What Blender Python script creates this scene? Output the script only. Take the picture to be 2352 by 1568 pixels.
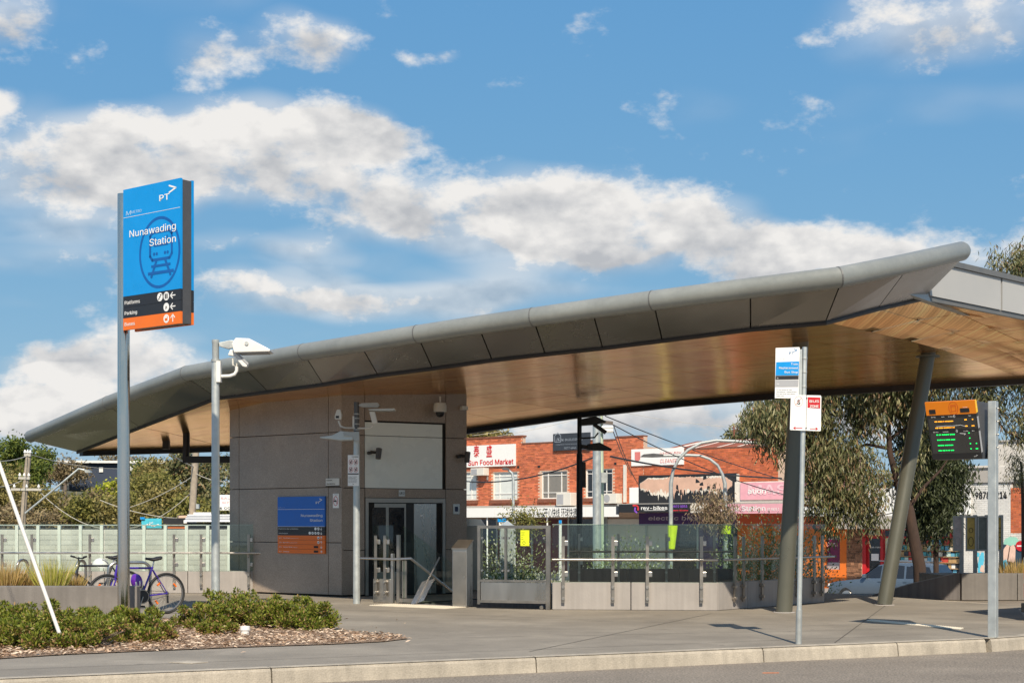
import bpy, bmesh, math, random
import numpy as np
from mathutils import Vector, Matrix
from mathutils.geometry import tessellate_polygon
random.seed(7); RNG = np.random.default_rng(11)
for _o in list(bpy.data.objects): bpy.data.objects.remove(_o)
C = bpy.context.scene.collection
R = math.radians
sc = bpy.context.scene

# ---------------------------------------------------------------- camera
EYE = 1.45; FP = 3445.5; CX = 1176.0; HY = 1207.0      # measured on a 2352 px wide view of the photograph
cam = bpy.data.cameras.new('camera'); camo = bpy.data.objects.new('camera', cam); C.objects.link(camo)
camo.location = (0, 0, EYE); camo.rotation_euler = (R(90), 0, 0)
cam.sensor_width = 36; cam.lens = 36 * FP / 2352; cam.shift_y = (HY - 784) / 2352
cam.clip_start = .1; cam.clip_end = 6000
sc.camera = camo

# ---------------------------------------------------------------- sky, sun, exposure
SUN = Vector((.09, -1.0, .95)).normalized()
w = bpy.data.worlds.new('World'); sc.world = w; w.use_nodes = True
def build_world():
    nt = w.node_tree; nt.nodes.clear(); N = nt.nodes.new; L = nt.links.new
    def sock(x, i):
        if isinstance(x, bpy.types.NodeSocket): L(x, i)
        else: i.default_value = x
    def M(op, a, b=0., c=0., clamp=False):
        n = N('ShaderNodeMath'); n.operation = op; n.use_clamp = clamp
        for k, x in enumerate((a, b, c)): sock(x, n.inputs[k])
        return n.outputs[0]
    def dot(v, vec):
        n = N('ShaderNodeVectorMath'); n.operation = 'DOT_PRODUCT'; L(v, n.inputs[0]); n.inputs[1].default_value = vec
        return n.outputs['Value']
    sky = N('ShaderNodeTexSky'); sky.sky_type = 'NISHITA'; sky.sun_disc = False
    sky.sun_elevation = math.asin(SUN.z); sky.sun_rotation = math.atan2(SUN.x, SUN.y)
    sky.air_density = .75; sky.dust_density = .3; sky.ozone_density = 2.0
    # the photograph's sky is flatter from zenith to horizon than the clear-sky model: compress it
    sp = N('ShaderNodeSeparateColor'); L(sky.outputs[0], sp.inputs[0]); skc = N('ShaderNodeCombineColor')
    for k, (g, s) in enumerate(((.65, .90), (.35, 2.10), (.10, 4.42))): L(M('MULTIPLY', M('POWER', sp.outputs[k], g), s), skc.inputs[k])
    tc = N('ShaderNodeTexCoord'); d = tc.outputs['Generated']
    sep = N('ShaderNodeSeparateXYZ'); L(d, sep.inputs[0])
    den = M('ADD', M('MAXIMUM', sep.outputs[2], 0.), .16)
    com = N('ShaderNodeCombineXYZ')
    L(M('DIVIDE', sep.outputs[0], den), com.inputs[0]); L(M('DIVIDE', sep.outputs[1], den), com.inputs[1]); L(M('MULTIPLY', sep.outputs[2], 2.5), com.inputs[2])
    def noise(v, s, det, rough, off=(0, 0, 0)):
        mp = N('ShaderNodeMapping'); L(v, mp.inputs[0]); mp.inputs['Location'].default_value = off
        n = N('ShaderNodeTexNoise'); L(mp.outputs[0], n.inputs['Vector']); n.inputs['Scale'].default_value = s
        n.inputs['Detail'].default_value = det; n.inputs['Roughness'].default_value = rough
        return n.outputs[0]
    # the cumulus clouds that stand over the station: centre, half size and weight of each
    CL = [(715,95,135,80,1.25),(500,130,110,60,.62),(30,25,120,70,1.0),(1070,135,60,30,.75),(960,140,70,36,.62),(2150,70,290,95,1.0),(130,320,260,130,1.25),(400,330,260,125,1.3),(650,330,240,115,1.2),(830,300,170,70,.8),(330,420,420,70,.75),
          (860,455,250,80,1.1),(1130,470,260,95,1.25),(1370,490,220,115,1.35),(1250,555,230,60,.95),(1610,490,180,95,1.15),(1440,575,210,62,1.05),(560,560,190,46,.6),(735,575,90,50,.75),(600,668,150,60,1.2),(770,675,130,56,1.05),(980,690,190,48,.85),(1130,640,190,60,.75),
          (1750,600,150,90,1.25),(1910,585,190,80,1.25),(2090,565,130,75,1.15),(2300,590,160,70,.95),(130,842,130,50,1.15),(230,825,110,60,1.05),(350,850,150,80,1.2),(110,935,320,70,1.1),(60,995,220,60,1.0),(310,990,220,60,.95),(15,205,70,34,.75),(1300,985,520,60,1.1),(1780,950,480,60,.95),(200,600,240,60,.5),(150,500,260,60,.6)]
    wn = N('ShaderNodeTexNoise'); L(d, wn.inputs['Vector']); wn.inputs['Scale'].default_value = 8.; wn.inputs['Detail'].default_value = 2.
    wm = N('ShaderNodeVectorMath'); wm.operation = 'MULTIPLY_ADD'; L(wn.outputs['Color'], wm.inputs[0]); wm.inputs[1].default_value = (.07, .07, .045); wm.inputs[2].default_value = (-.035, -.035, -.0225)
    wa = N('ShaderNodeVectorMath'); wa.operation = 'ADD'; L(d, wa.inputs[0]); L(wm.outputs[0], wa.inputs[1]); dw = wa.outputs[0]
    sw = N('ShaderNodeSeparateXYZ'); L(dw, sw.inputs[0]); yy = M('MAXIMUM', sw.outputs[1], .02); uv = N('ShaderNodeCombineXYZ')
    L(M('DIVIDE', sw.outputs[0], yy), uv.inputs[0]); L(M('DIVIDE', sw.outputs[2], yy), uv.inputs[1])
    tot = 0.; low = 0.; big = 0.
    for (px, py, hw, hh, am) in CL:
        sx, sy = FP / hw / 1.25, FP / hh / 1.25
        mp = N('ShaderNodeVectorMath'); mp.operation = 'MULTIPLY_ADD'; L(uv.outputs[0], mp.inputs[0]); mp.inputs[1].default_value = (sx, sy, 0); mp.inputs[2].default_value = (-(px - CX) / FP * sx, -(HY - py) / FP * sy, 0)
        gt = N('ShaderNodeTexGradient'); gt.gradient_type = 'SPHERICAL'; L(mp.outputs[0], gt.inputs[0]); m = gt.outputs['Fac']
        tot = M('MULTIPLY_ADD', m, am, tot)
        if hw * hh > 8000:
            s_ = N('ShaderNodeSeparateXYZ'); L(mp.outputs[0], s_.inputs[0]); low = M('MULTIPLY_ADD', m, s_.outputs[1], low); big = M('ADD', m, big)
    ns = N('ShaderNodeMapping'); L(d, ns.inputs[0]); ns.inputs['Scale'].default_value = (1, 1, 1.7)
    n1 = noise(ns.outputs[0], 17., 6., .62, (3.1, 0, 0)); n2 = noise(com.outputs[0], 1.6, 3., .58, (2.3, 5.1, 0)); n1b = noise(ns.outputs[0], 17., 3., .62, (3.1, .004, -.022))
    # away from the view the cloud cover goes on at the same amount
    cover = M('MULTIPLY', M('MAXIMUM', M('SUBTRACT', n2, .50), 0.), 6.)
    front = M('MULTIPLY', M('SUBTRACT', sep.outputs[1], .78), 8., clamp=True)
    base = M('MULTIPLY_ADD', cover, M('SUBTRACT', 1., front), M('MINIMUM', tot, 1.15))
    dens = M('MULTIPLY_ADD', M('SUBTRACT', n1, .5), 4.3, M('MULTIPLY', base, 1.42))
    def ss(x, a, b):
        n = N('ShaderNodeMapRange'); n.interpolation_type = 'SMOOTHSTEP'; L(x, n.inputs[0]); n.inputs[1].default_value = a; n.inputs[2].default_value = b
        return n.outputs[0]
    veil = M('MULTIPLY', ss(M('MULTIPLY_ADD', M('SUBTRACT', n2, .48), 2.6, M('MULTIPLY', base, 1.1)), .15, 1.15), .55)
    al = M('MULTIPLY', M('MAXIMUM', ss(dens, .36, 1.42), veil), M('GREATER_THAN', sep.outputs[2], -.01))
    side = M('DIVIDE', low, M('ADD', big, .12))                       # towards the top of its cloud +, towards the base -
    lit = M('MULTIPLY_ADD', M('SUBTRACT', n1, n1b), 2.3, M('MULTIPLY_ADD', side, .85, .54))
    lit = M('MULTIPLY_ADD', ss(dens, 1.7, .5), .22, lit, clamp=True)
    cr = N('ShaderNodeValToRGB'); L(lit, cr.inputs[0])
    cr.color_ramp.elements[0].position = .10; cr.color_ramp.elements[0].color = (4.0, 4.15, 4.4, 1)
    cr.color_ramp.elements[1].position = .85; cr.color_ramp.elements[1].color = (7.1, 6.95, 6.75, 1)
    mx = N('ShaderNodeMix'); mx.data_type = 'RGBA'
    L(al, mx.inputs['Factor']); L(skc.outputs[0], mx.inputs['A']); L(cr.outputs[0], mx.inputs['B'])
    bg = N('ShaderNodeBackground'); L(mx.outputs['Result'], bg.inputs[0]); bg.inputs[1].default_value = .102
    out = N('ShaderNodeOutputWorld'); L(bg.outputs[0], out.inputs[0])
build_world(); w.cycles.sampling_method = 'MANUAL'; w.cycles.sample_map_resolution = 256
sl = bpy.data.lights.new('sun', 'SUN'); sl.energy = 4.75; sl.angle = R(.53); sl.color = (1, .875, .70)
so = bpy.data.objects.new('sun', sl); C.objects.link(so)
so.rotation_euler = (-SUN).to_track_quat('-Z', 'Y').to_euler(); so.location = (3, -20, 30)
vs = sc.view_settings; vs.view_transform = 'Standard'; vs.look = 'None'; vs.exposure = 0.27; vs.gamma = 1; vs.use_curve_mapping = False
sc.cycles.max_bounces = 10; sc.cycles.diffuse_bounces = 7; sc.cycles.glossy_bounces = 4; sc.cycles.transparent_max_bounces = 16; sc.cycles.use_denoising = True

# ---------------------------------------------------------------- helpers
def P(px, py, Z): return Vector(((px - CX) * Z / FP, Z, EYE - (py - HY) * Z / FP))
def G(px, py, z=0.):
    Z = (EYE - z) * FP / (py - HY); return Vector(((px - CX) * Z / FP, Z, z))
WO = {}
def wo(o): return WO.get(o.name, Vector((0, 0, 0)))
def tag(o, label=None, cat=None, group=None, kind=None):
    if label: o['label'] = label
    if cat: o['category'] = cat
    if group: o['group'] = group
    if kind: o['kind'] = kind
    return o
def thing(name, label, cat, loc=(0, 0, 0), rotz=0., group=None, local=False):
    o = bpy.data.objects.new(name, None); C.objects.link(o); o.empty_display_size = .2
    o.location = loc; o.rotation_euler = (0, 0, rotz)
    WO[o.name] = Vector((0, 0, 0)) if local else Vector(loc)
    return tag(o, label, cat, group)
def copy_tree(o, parent=None):
    c = o.copy(); C.objects.link(c); c.parent = parent
    WO[c.name] = wo(o)
    for ch in list(o.children): copy_tree(ch, c)
    return c
class MB:
    def __init__(s): s.v = []; s.f = []; s.runs = []
    def add(s, vs, fs):
        b = len(s.v); s.v += [tuple(x) for x in vs]; s.f += [tuple(b + i for i in f) for f in fs]; return s
    def par(s, o, a, b, c):
        o, a, b, c = map(Vector, (o, a, b, c))
        vs = [o, o + a, o + a + b, o + b, o + c, o + a + c, o + a + b + c, o + b + c]
        fs = [(3, 2, 1, 0), (4, 5, 6, 7), (0, 1, 5, 4), (1, 2, 6, 5), (2, 3, 7, 6), (3, 0, 4, 7)]
        if a.cross(b).dot(c) < 0: fs = [f[::-1] for f in fs]
        return s.add(vs, fs)
    def box(s, x0, x1, y0, y1, z0, z1): return s.par((x0, y0, z0), (x1 - x0, 0, 0), (0, y1 - y0, 0), (0, 0, z1 - z0))
    def prism(s, pts, vec):
        pts = [Vector(p) for p in pts]; vec = Vector(vec); n = len(pts)
        nrm = Vector((0, 0, 0))
        for i in range(n): nrm += pts[i].cross(pts[(i + 1) % n])
        if nrm.dot(vec) < 0: pts.reverse()
        fs = [tuple(reversed(range(n))), tuple(range(n, 2 * n))] + [(i, (i + 1) % n, n + (i + 1) % n, n + i) for i in range(n)]
        return s.add(pts + [p + vec for p in pts], fs)
    def tube(s, p0, p1, r0, r1=None, n=12, cap=True): return s.path([p0, p1], [r0, r0 if r1 is None else r1], n, cap)
    def path(s, pts, r, n=10, cap=True, closed=False):
        pts = [Vector(p) for p in pts]; m = len(pts)
        rr = r if isinstance(r, (list, tuple)) else [r] * m
        ref = None; b = len(s.v)
        for i, p in enumerate(pts):
            if closed: t = pts[(i + 1) % m] - pts[i - 1]
            else: t = pts[min(i + 1, m - 1)] - pts[max(i - 1, 0)]
            t.normalize()
            if ref is None:
                ref = Vector((0, 0, 1)) if abs(t.z) < .9 else Vector((1, 0, 0))
            a = (ref - t * ref.dot(t)).normalized(); ref = a; c = t.cross(a)
            for k in range(n):
                g = 2 * math.pi * k / n; s.v.append(tuple(p + (a * math.cos(g) + c * math.sin(g)) * rr[i]))
        for i in range(m if closed else m - 1):
            j = (i + 1) % m
            for k in range(n):
                l = (k + 1) % n; s.f.append((b + i * n + k, b + i * n + l, b + j * n + l, b + j * n + k))
        if cap and not closed:
            s.f.append(tuple(b + k for k in reversed(range(n)))); s.f.append(tuple(b + (m - 1) * n + k for k in range(n)))
        return s
    def lathe(s, prof, o=(0, 0, 0), n=16, axis='z'):
        b = len(s.v); o = Vector(o)
        for (r, h) in prof:
            for k in range(n):
                g = 2 * math.pi * k / n; x, y = r * math.cos(g), r * math.sin(g)
                s.v.append(tuple(o + (Vector((x, y, h)) if axis == 'z' else Vector((x, -h, y)) if axis == 'y' else Vector((h, x, y)))))
        for i in range(len(prof) - 1):
            for k in range(n):
                l = (k + 1) % n; s.f.append((b + i * n + k, b + i * n + l, b + (i + 1) * n + l, b + (i + 1) * n + k))
        s.f.append(tuple(b + k for k in reversed(range(n)))); s.f.append(tuple(b + (len(prof) - 1) * n + k for k in range(n)))
        return s
    def quad(s, a, b, c, d): return s.add([a, b, c, d], [(0, 1, 2, 3)])
    def build(s, name, mat, parent=None, loc=None, smooth=False, bevel=0., cols=None, local=False):
        if 'lettering' in name and len(s.runs) > 1:                  # each line of writing is a part of its own
            used = set(); out = None
            groups = [list(range(r0, r1)) for r0, r1 in s.runs]
            for g in groups: used.update(g)
            rest = [k for k in range(len(s.f)) if k not in used]
            for g in groups + ([rest] if rest else []):
                q = MB(); mp = {}
                for k in g:
                    for v in s.f[k]:
                        if v not in mp: mp[v] = len(q.v); q.v.append(s.v[v])
                    q.f.append(tuple(mp[v] for v in s.f[k]))
                out = q.build(name, mat, parent)
            return out
        off = wo(parent) if parent is not None else Vector(loc if loc is not None else (0, 0, 0))
        me = bpy.data.meshes.new(name)
        if len(s.v) > 2000:
            V = np.array(s.v, dtype=np.float64) - np.array(off)[None, :]; V = V.tolist()
        else: V = [(x - off.x, y - off.y, z - off.z) for x, y, z in s.v]
        me.from_pydata(V, [], s.f); me.update()
        if bevel:
            bm = bmesh.new(); bm.from_mesh(me)
            bmesh.ops.bevel(bm, geom=bm.edges[:], offset=bevel, segments=2, affect='EDGES', profile=.5, clamp_overlap=True)
            bm.to_mesh(me); bm.free()
        o = bpy.data.objects.new(name, me); C.objects.link(o)
        for m in (mat if isinstance(mat, (list, tuple)) else [mat]): me.materials.append(m)
        if cols is not None:
            at = me.color_attributes.new('Col', 'FLOAT_COLOR', 'CORNER')
            cnt = np.array([len(f) for f in s.f]); cc = np.repeat(np.asarray(cols, dtype=np.float32), cnt, axis=0)
            at.data.foreach_set('color', cc.ravel())
        if smooth:
            me.polygons.foreach_set('use_smooth', [True] * len(me.polygons))
            try: me.set_sharp_from_angle(angle=R(40))
            except Exception: pass
        if parent is not None: o.parent = parent; WO[o.name] = off
        else: o.location = off; WO[o.name] = Vector(off)
        return o
class Fr:
    """A vertical plane: origin o, horizontal direction u; n points to the viewer's side."""
    def __init__(s, o, u):
        s.o = Vector((o[0], o[1])); s.u = Vector((u[0], u[1])).normalized(); s.n = Vector((s.u.y, -s.u.x))
    def hit(s, px, py):
        r = Vector(((px - CX) / FP, 1.)); t = -(s.o.x * r.y - s.o.y * r.x) / (s.u.x * r.y - s.u.y * r.x)
        k = (s.o + s.u * t).y; return t, EYE - (py - HY) * k / FP
    def T(s, px): return s.hit(px, HY)[0]
    def pt(s, t, z, d=0.): q = s.o + s.u * t + s.n * d; return Vector((q.x, q.y, z))
    def pp(s, px, py, d=0.): t, z = s.hit(px, py); return s.pt(t, z, d)
    def box(s, mb, t0, t1, z0, z1, d0, d1):
        a = s.pt(t0, z0, d0); return mb.par(a, s.pt(t1, z0, d0) - a, s.pt(t0, z0, d1) - a, Vector((0, 0, z1 - z0)))
    def rect(s, px0, py0, px1, py1):
        t0 = s.T(px0); t1 = s.T(px1); pm = (px0 + px1) / 2
        return t0, t1, s.hit(pm, py1)[1], s.hit(pm, py0)[1]
    def pbox(s, mb, px0, py0, px1, py1, d0, d1): return s.box(mb, *s.rect(px0, py0, px1, py1), d0, d1)
    def mat(s, t, z, d): return Matrix(((s.u.x, 0, s.n.x, 0), (s.u.y, 0, s.n.y, 0), (0, 1, 0, 0), (0, 0, 0, 1))), s.pt(t, z, d)
class Fr3(Fr):
    """Any plane: origin o, right a, up b (unit vectors)."""
    def __init__(s, o, a, b): s.O = Vector(o); s.a = Vector(a).normalized(); s.b = Vector(b).normalized(); s.c = s.a.cross(s.b)
    def pt(s, t, z, d=0.): return s.O + s.a * t + s.b * z + s.c * d
    def box(s, mb, t0, t1, z0, z1, d0, d1):
        o = s.pt(t0, z0, d0); return mb.par(o, s.a * (t1 - t0), s.b * (z1 - z0), s.c * (d1 - d0))
_tc = {}
try: FONT = bpy.data.fonts.load(bpy.utils.system_resource('DATAFILES') + '/fonts/Inter.woff2')   # a face that ships inside Blender
except Exception: FONT = None
def glyphs(txt, bold):
    k = (txt, bold)
    if k not in _tc:
        cu = bpy.data.curves.new('lettering', 'FONT'); cu.body = txt
        if FONT is not None and txt.isascii(): cu.font = FONT
        cu.offset = bold; cu.resolution_u = 3
        ob = bpy.data.objects.new('lettering', cu); me = bpy.data.meshes.new_from_object(ob)
        V = np.array([v.co[:] for v in me.vertices]).reshape(-1, 3); F_ = [tuple(p.vertices) for p in me.polygons]
        bpy.data.objects.remove(ob); bpy.data.curves.remove(cu); bpy.data.meshes.remove(me)
        _tc[k] = (V, F_)
    return _tc[k]
def write(mb, fr, txt, t, z, h, d, wd=None, al='L', bold=.012, slant=0.):
    """Lettering with cap height h, left/right/centre at t, base line at z, on frame fr."""
    asc = FONT is not None and txt.isascii(); f0 = len(mb.f)
    V, F_ = glyphs(txt, 0. if asc else bold)
    if not len(V): return
    sy = h / (.727 if FONT is not None and txt.isascii() else .70); x0, x1 = V[:, 0].min(), V[:, 0].max()
    sx = sy * .86 if wd is None else wd / (x1 - x0)
    W = (x1 - x0) * sx; ox = t if al == 'L' else t - W if al == 'R' else t - W / 2
    vs = [fr.pt(ox + (x - x0) * sx + slant * y * sy, z + y * sy, d) for x, y, _ in V]
    mb.add(vs, F_)
    if asc and bold > .004:      # heavier weight: the same letters struck twice, a little apart
        e = sy * min(.05, bold * 1.8)
        for k, (ex, ez) in enumerate(((e, 0), (0, e * .6))): mb.add([fr.pt(ox + (x - x0) * sx + slant * y * sy + ex, z + y * sy + ez, d + .0006 * (k + 1)) for x, y, _ in V], F_)
    mb.runs.append((f0, len(mb.f)))
def ring(mb, fr, t, z, rx, rz, wdt, d, n=28):
    b = len(mb.v)
    for k in range(n):
        g = 2 * math.pi * k / n
        mb.v.append(tuple(fr.pt(t + rx * math.cos(g), z + rz * math.sin(g), d))); mb.v.append(tuple(fr.pt(t + (rx - wdt) * math.cos(g), z + (rz - wdt) * math.sin(g), d)))
    for k in range(n):
        l = (k + 1) % n; mb.f.append((b + 2 * k, b + 2 * l, b + 2 * l + 1, b + 2 * k + 1))
def disc(mb, fr, t, z, rx, rz, d, n=20):
    mb.add([fr.pt(t + rx * math.cos(2 * math.pi * k / n), z + rz * math.sin(2 * math.pi * k / n), d) for k in range(n)], [tuple(range(n))])
def flat(mb, fr, pts, d): mb.add([fr.pt(t, z, d) for t, z in pts], [tuple(range(len(pts)))])
def stroke(mb, fr, pts, wdt, d):
    for (a, b) in zip(pts[:-1], pts[1:]):
        a = Vector(a); b = Vector(b); e = (b - a).normalized(); p = Vector((-e.y, e.x)) * wdt / 2; a2 = a - e * wdt * .35; b2 = b + e * wdt * .35
        flat(mb, fr, [tuple(a2 - p), tuple(b2 - p), tuple(b2 + p), tuple(a2 + p)], d)

# ---------------------------------------------------------------- materials
def mat(name, col, rough=.6, metal=0., var=.10, scale=4., bump=0., bscale=40., spec=.5, coat=0., stretch=(1, 1, 1), rvar=.1, speck=0., streak=0., sscale=160., stain=0.):
    m = bpy.data.materials.new(name); m.use_nodes = True; nt = m.node_tree; b = nt.nodes['Principled BSDF']; N = nt.nodes.new; L = nt.links.new
    b.inputs['Roughness'].default_value = rough; b.inputs['Metallic'].default_value = metal; b.inputs['Specular IOR Level'].default_value = spec
    b.inputs['Coat Weight'].default_value = coat; b.inputs['Coat Roughness'].default_value = .12
    tc = N('ShaderNodeTexCoord'); mp = N('ShaderNodeMapping'); L(tc.outputs['Object'], mp.inputs[0]); mp.inputs['Scale'].default_value = stretch
    n = N('ShaderNodeTexNoise'); L(mp.outputs[0], n.inputs['Vector']); n.inputs['Scale'].default_value = scale; n.inputs['Detail'].default_value = 7; n.inputs['Roughness'].default_value = .62
    r = N('ShaderNodeValToRGB'); L(n.outputs[0], r.inputs[0])
    r.color_ramp.elements[0].position = .28; r.color_ramp.elements[1].position = .72
    r.color_ramp.elements[0].color = [c * (1 - var) for c in col[:3]] + [1]; r.color_ramp.elements[1].color = [min(1, c * (1 + var)) for c in col[:3]] + [1]
    last = r.outputs[0]
    if speck:
        s = N('ShaderNodeTexNoise'); L(tc.outputs['Object'], s.inputs['Vector']); s.inputs['Scale'].default_value = sscale; s.inputs['Detail'].default_value = 3
        sr = N('ShaderNodeMapRange'); L(s.outputs[0], sr.inputs[0]); sr.inputs[1].default_value = .3; sr.inputs[2].default_value = .7; sr.inputs[3].default_value = 1 - speck; sr.inputs[4].default_value = 1 + speck
        mu = N('ShaderNodeVectorMath'); mu.operation = 'SCALE'; L(last, mu.inputs[0]); L(sr.outputs[0], mu.inputs['Scale']); last = mu.outputs[0]
    if stain:
        for (sc_, det, lo, hi, k0, k1) in ((.55, 6., .42, .62, 1 - stain, 1.05), (3.1, 5., .56, .70, 1., 1 - stain * .9), (1.1, 8., .60, .66, 1., 1 + stain * .5)):
            s = N('ShaderNodeTexNoise'); L(tc.outputs['Object'], s.inputs['Vector']); s.inputs['Scale'].default_value = sc_; s.inputs['Detail'].default_value = det; s.inputs['Roughness'].default_value = .65
            sr = N('ShaderNodeMapRange'); L(s.outputs[0], sr.inputs[0]); sr.inputs[1].default_value = lo; sr.inputs[2].default_value = hi; sr.inputs[3].default_value = k0; sr.inputs[4].default_value = k1
            mu = N('ShaderNodeVectorMath'); mu.operation = 'SCALE'; L(last, mu.inputs[0]); L(sr.outputs[0], mu.inputs['Scale']); last = mu.outputs[0]
        v = N('ShaderNodeTexVoronoi'); L(tc.outputs['Object'], v.inputs['Vector']); v.inputs['Scale'].default_value = 1.3
        sr = N('ShaderNodeMapRange'); L(v.outputs['Distance'], sr.inputs[0]); sr.inputs[1].default_value = .035; sr.inputs[2].default_value = .055; sr.inputs[3].default_value = 1 - stain * 2.2; sr.inputs[4].default_value = 1.
        mu = N('ShaderNodeVectorMath'); mu.operation = 'SCALE'; L(last, mu.inputs[0]); L(sr.outputs[0], mu.inputs['Scale']); last = mu.outputs[0]
    if streak:
        mp2 = N('ShaderNodeMapping'); L(tc.outputs['Object'], mp2.inputs[0]); mp2.inputs['Scale'].default_value = (7, 7, .35)
        s = N('ShaderNodeTexNoise'); L(mp2.outputs[0], s.inputs['Vector']); s.inputs['Scale'].default_value = 1.6; s.inputs['Detail'].default_value = 5
        sr = N('ShaderNodeMapRange'); L(s.outputs[0], sr.inputs[0]); sr.inputs[1].default_value = .35; sr.inputs[2].default_value = .65; sr.inputs[3].default_value = 1 - streak; sr.inputs[4].default_value = 1.04
        mu = N('ShaderNodeVectorMath'); mu.operation = 'SCALE'; L(last, mu.inputs[0]); L(sr.outputs[0], mu.inputs['Scale']); last = mu.outputs[0]
    L(last, b.inputs['Base Color'])
    if rvar:
        rr = N('ShaderNodeMapRange'); L(n.outputs[0], rr.inputs[0]); rr.inputs[1].default_value = .3; rr.inputs[2].default_value = .7
        rr.inputs[3].default_value = max(.02, rough - rvar); rr.inputs[4].default_value = min(1, rough + rvar); L(rr.outputs[0], b.inputs['Roughness'])
    if bump:
        n2 = N('ShaderNodeTexNoise'); L(mp.outputs[0], n2.inputs['Vector']); n2.inputs['Scale'].default_value = bscale; n2.inputs['Detail'].default_value = 4
        bp = N('ShaderNodeBump'); bp.inputs['Strength'].default_value = bump; bp.inputs['Distance'].default_value = .02; L(n2.outputs[0], bp.inputs['Height']); L(bp.outputs[0], b.inputs['Normal'])
    return m
def leafmat(name, cols, rough=.5, trans=.25):
    """Each leaf carries its own random number; the ramp gives it its colour."""
    m = bpy.data.materials.new(name); m.use_nodes = True; nt = m.node_tree; b = nt.nodes['Principled BSDF']; N = nt.nodes.new; L = nt.links.new
    a = N('ShaderNodeAttribute'); a.attribute_name = 'Col'; r = N('ShaderNodeValToRGB'); L(a.outputs['Fac'], r.inputs[0])
    el = r.color_ramp.elements
    while len(el) < len(cols): el.new(.5)
    for i, c in enumerate(cols): el[i].position = i / (len(cols) - 1); el[i].color = (*c, 1)
    L(r.outputs[0], b.inputs['Base Color']); b.inputs['Roughness'].default_value = rough; b.inputs['Specular IOR Level'].default_value = .3
    tr = N('ShaderNodeBsdfTranslucent'); L(r.outputs[0], tr.inputs[0]); mx = N('ShaderNodeMixShader'); mx.inputs[0].default_value = trans
    L(b.outputs[0], mx.inputs[1]); L(tr.outputs[0], mx.inputs[2]); L(mx.outputs[0], nt.nodes['Material Output'].inputs[0])
    return m
def attrmat(name, rough=.85, bump=0.):
    m = bpy.data.materials.new(name); m.use_nodes = True; nt = m.node_tree; b = nt.nodes['Principled BSDF']; N = nt.nodes.new; L = nt.links.new
    a = N('ShaderNodeAttribute'); a.attribute_name = 'Col'
    tc = N('ShaderNodeTexCoord'); n = N('ShaderNodeTexNoise'); L(tc.outputs['Object'], n.inputs['Vector']); n.inputs['Scale'].default_value = 1.1; n.inputs['Detail'].default_value = 8
    sr = N('ShaderNodeMapRange'); L(n.outputs[0], sr.inputs[0]); sr.inputs[1].default_value = .3; sr.inputs[2].default_value = .7; sr.inputs[3].default_value = .82; sr.inputs[4].default_value = 1.12
    mu = N('ShaderNodeVectorMath'); mu.operation = 'SCALE'; L(a.outputs['Color'], mu.inputs[0]); L(sr.outputs[0], mu.inputs['Scale'])
    L(mu.outputs[0], b.inputs['Base Color']); b.inputs['Roughness'].default_value = rough
    return m
def glassmat(name, tint, refl=.9, rough=.02, ior=1.5):
    m = bpy.data.materials.new(name); m.use_nodes = True; nt = m.node_tree; nt.nodes.remove(nt.nodes['Principled BSDF']); N = nt.nodes.new; L = nt.links.new
    t = N('ShaderNodeBsdfTransparent'); t.inputs[0].default_value = (*tint, 1); g = N('ShaderNodeBsdfGlossy'); g.inputs['Roughness'].default_value = rough; g.inputs[0].default_value = (refl, refl, refl, 1)
    lw = N('ShaderNodeLayerWeight'); pw = N('ShaderNodeMath'); pw.operation = 'POWER'; L(lw.outputs['Facing'], pw.inputs[0]); pw.inputs[1].default_value = 5.; f = N('ShaderNodeMath'); f.operation = 'MULTIPLY_ADD'; L(pw.outputs[0], f.inputs[0]); f.inputs[1].default_value = .5; f.inputs[2].default_value = .035; mx = N('ShaderNodeMixShader'); L(f.outputs[0], mx.inputs[0]); L(t.outputs[0], mx.inputs[1]); L(g.outputs[0], mx.inputs[2]); L(mx.outputs[0], nt.nodes['Material Output'].inputs[0])
    return m
def emit(name, col, s):
    m = bpy.data.materials.new(name); m.use_nodes = True; b = m.node_tree.nodes['Principled BSDF']; b.inputs['Base Color'].default_value = (*col, 1); b.inputs['Emission Color'].default_value = (*col, 1); b.inputs['Emission Strength'].default_value = s
    return m
M_ = {}
M_['pave'] = mat('forecourt_asphalt', (.265, .235, .192), .85, var=.10, scale=.7, bump=.3, bscale=60, speck=.16, sscale=55., stain=.16)
M_['road'] = mat('road_asphalt', (.24, .205, .165), .88, var=.12, scale=.6, bump=.8, bscale=45, speck=.48, sscale=42., stain=.10)
M_['kerb'] = mat('kerb_concrete', (.44, .39, .315), .85, var=.16, scale=2.5, bump=.35, bscale=50, streak=.12, speck=.12, sscale=70., stain=.14)
M_['conc'] = mat('grey_concrete', (.34, .315, .295), .8, var=.09, scale=2.2, bump=.12, bscale=30, streak=.10)
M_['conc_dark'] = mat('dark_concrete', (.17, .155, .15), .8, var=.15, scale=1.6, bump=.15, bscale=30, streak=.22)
M_['terrain'] = mat('dry_ground', (.16, .14, .09), .95, var=.3, scale=.4)
M_['hill'] = mat('scrub_ground', (.10, .095, .045), .95, var=.4, scale=.5)
M_['soil'] = mat('mulch_soil', (.27, .19, .13), .95, var=.35, scale=9, bump=.6, bscale=60)
M_['nose'] = mat('grey_painted_roof_metal', (.265, .275, .255), .42, .2, var=.12, scale=1.0, speck=.04, sscale=14., stain=.07)
M_['fascia'] = mat('charcoal_fascia_metal', (.265, .255, .24), .24, .75, var=.16, scale=.5, bump=.04, bscale=1.1)
M_['fascia_lt'] = mat('light_grey_fascia', (.40, .40, .39), .6, .05, var=.05, scale=.6)
M_['dark'] = mat('dark_edge_metal', (.035, .03, .028), .5, .2, var=.15)
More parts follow.
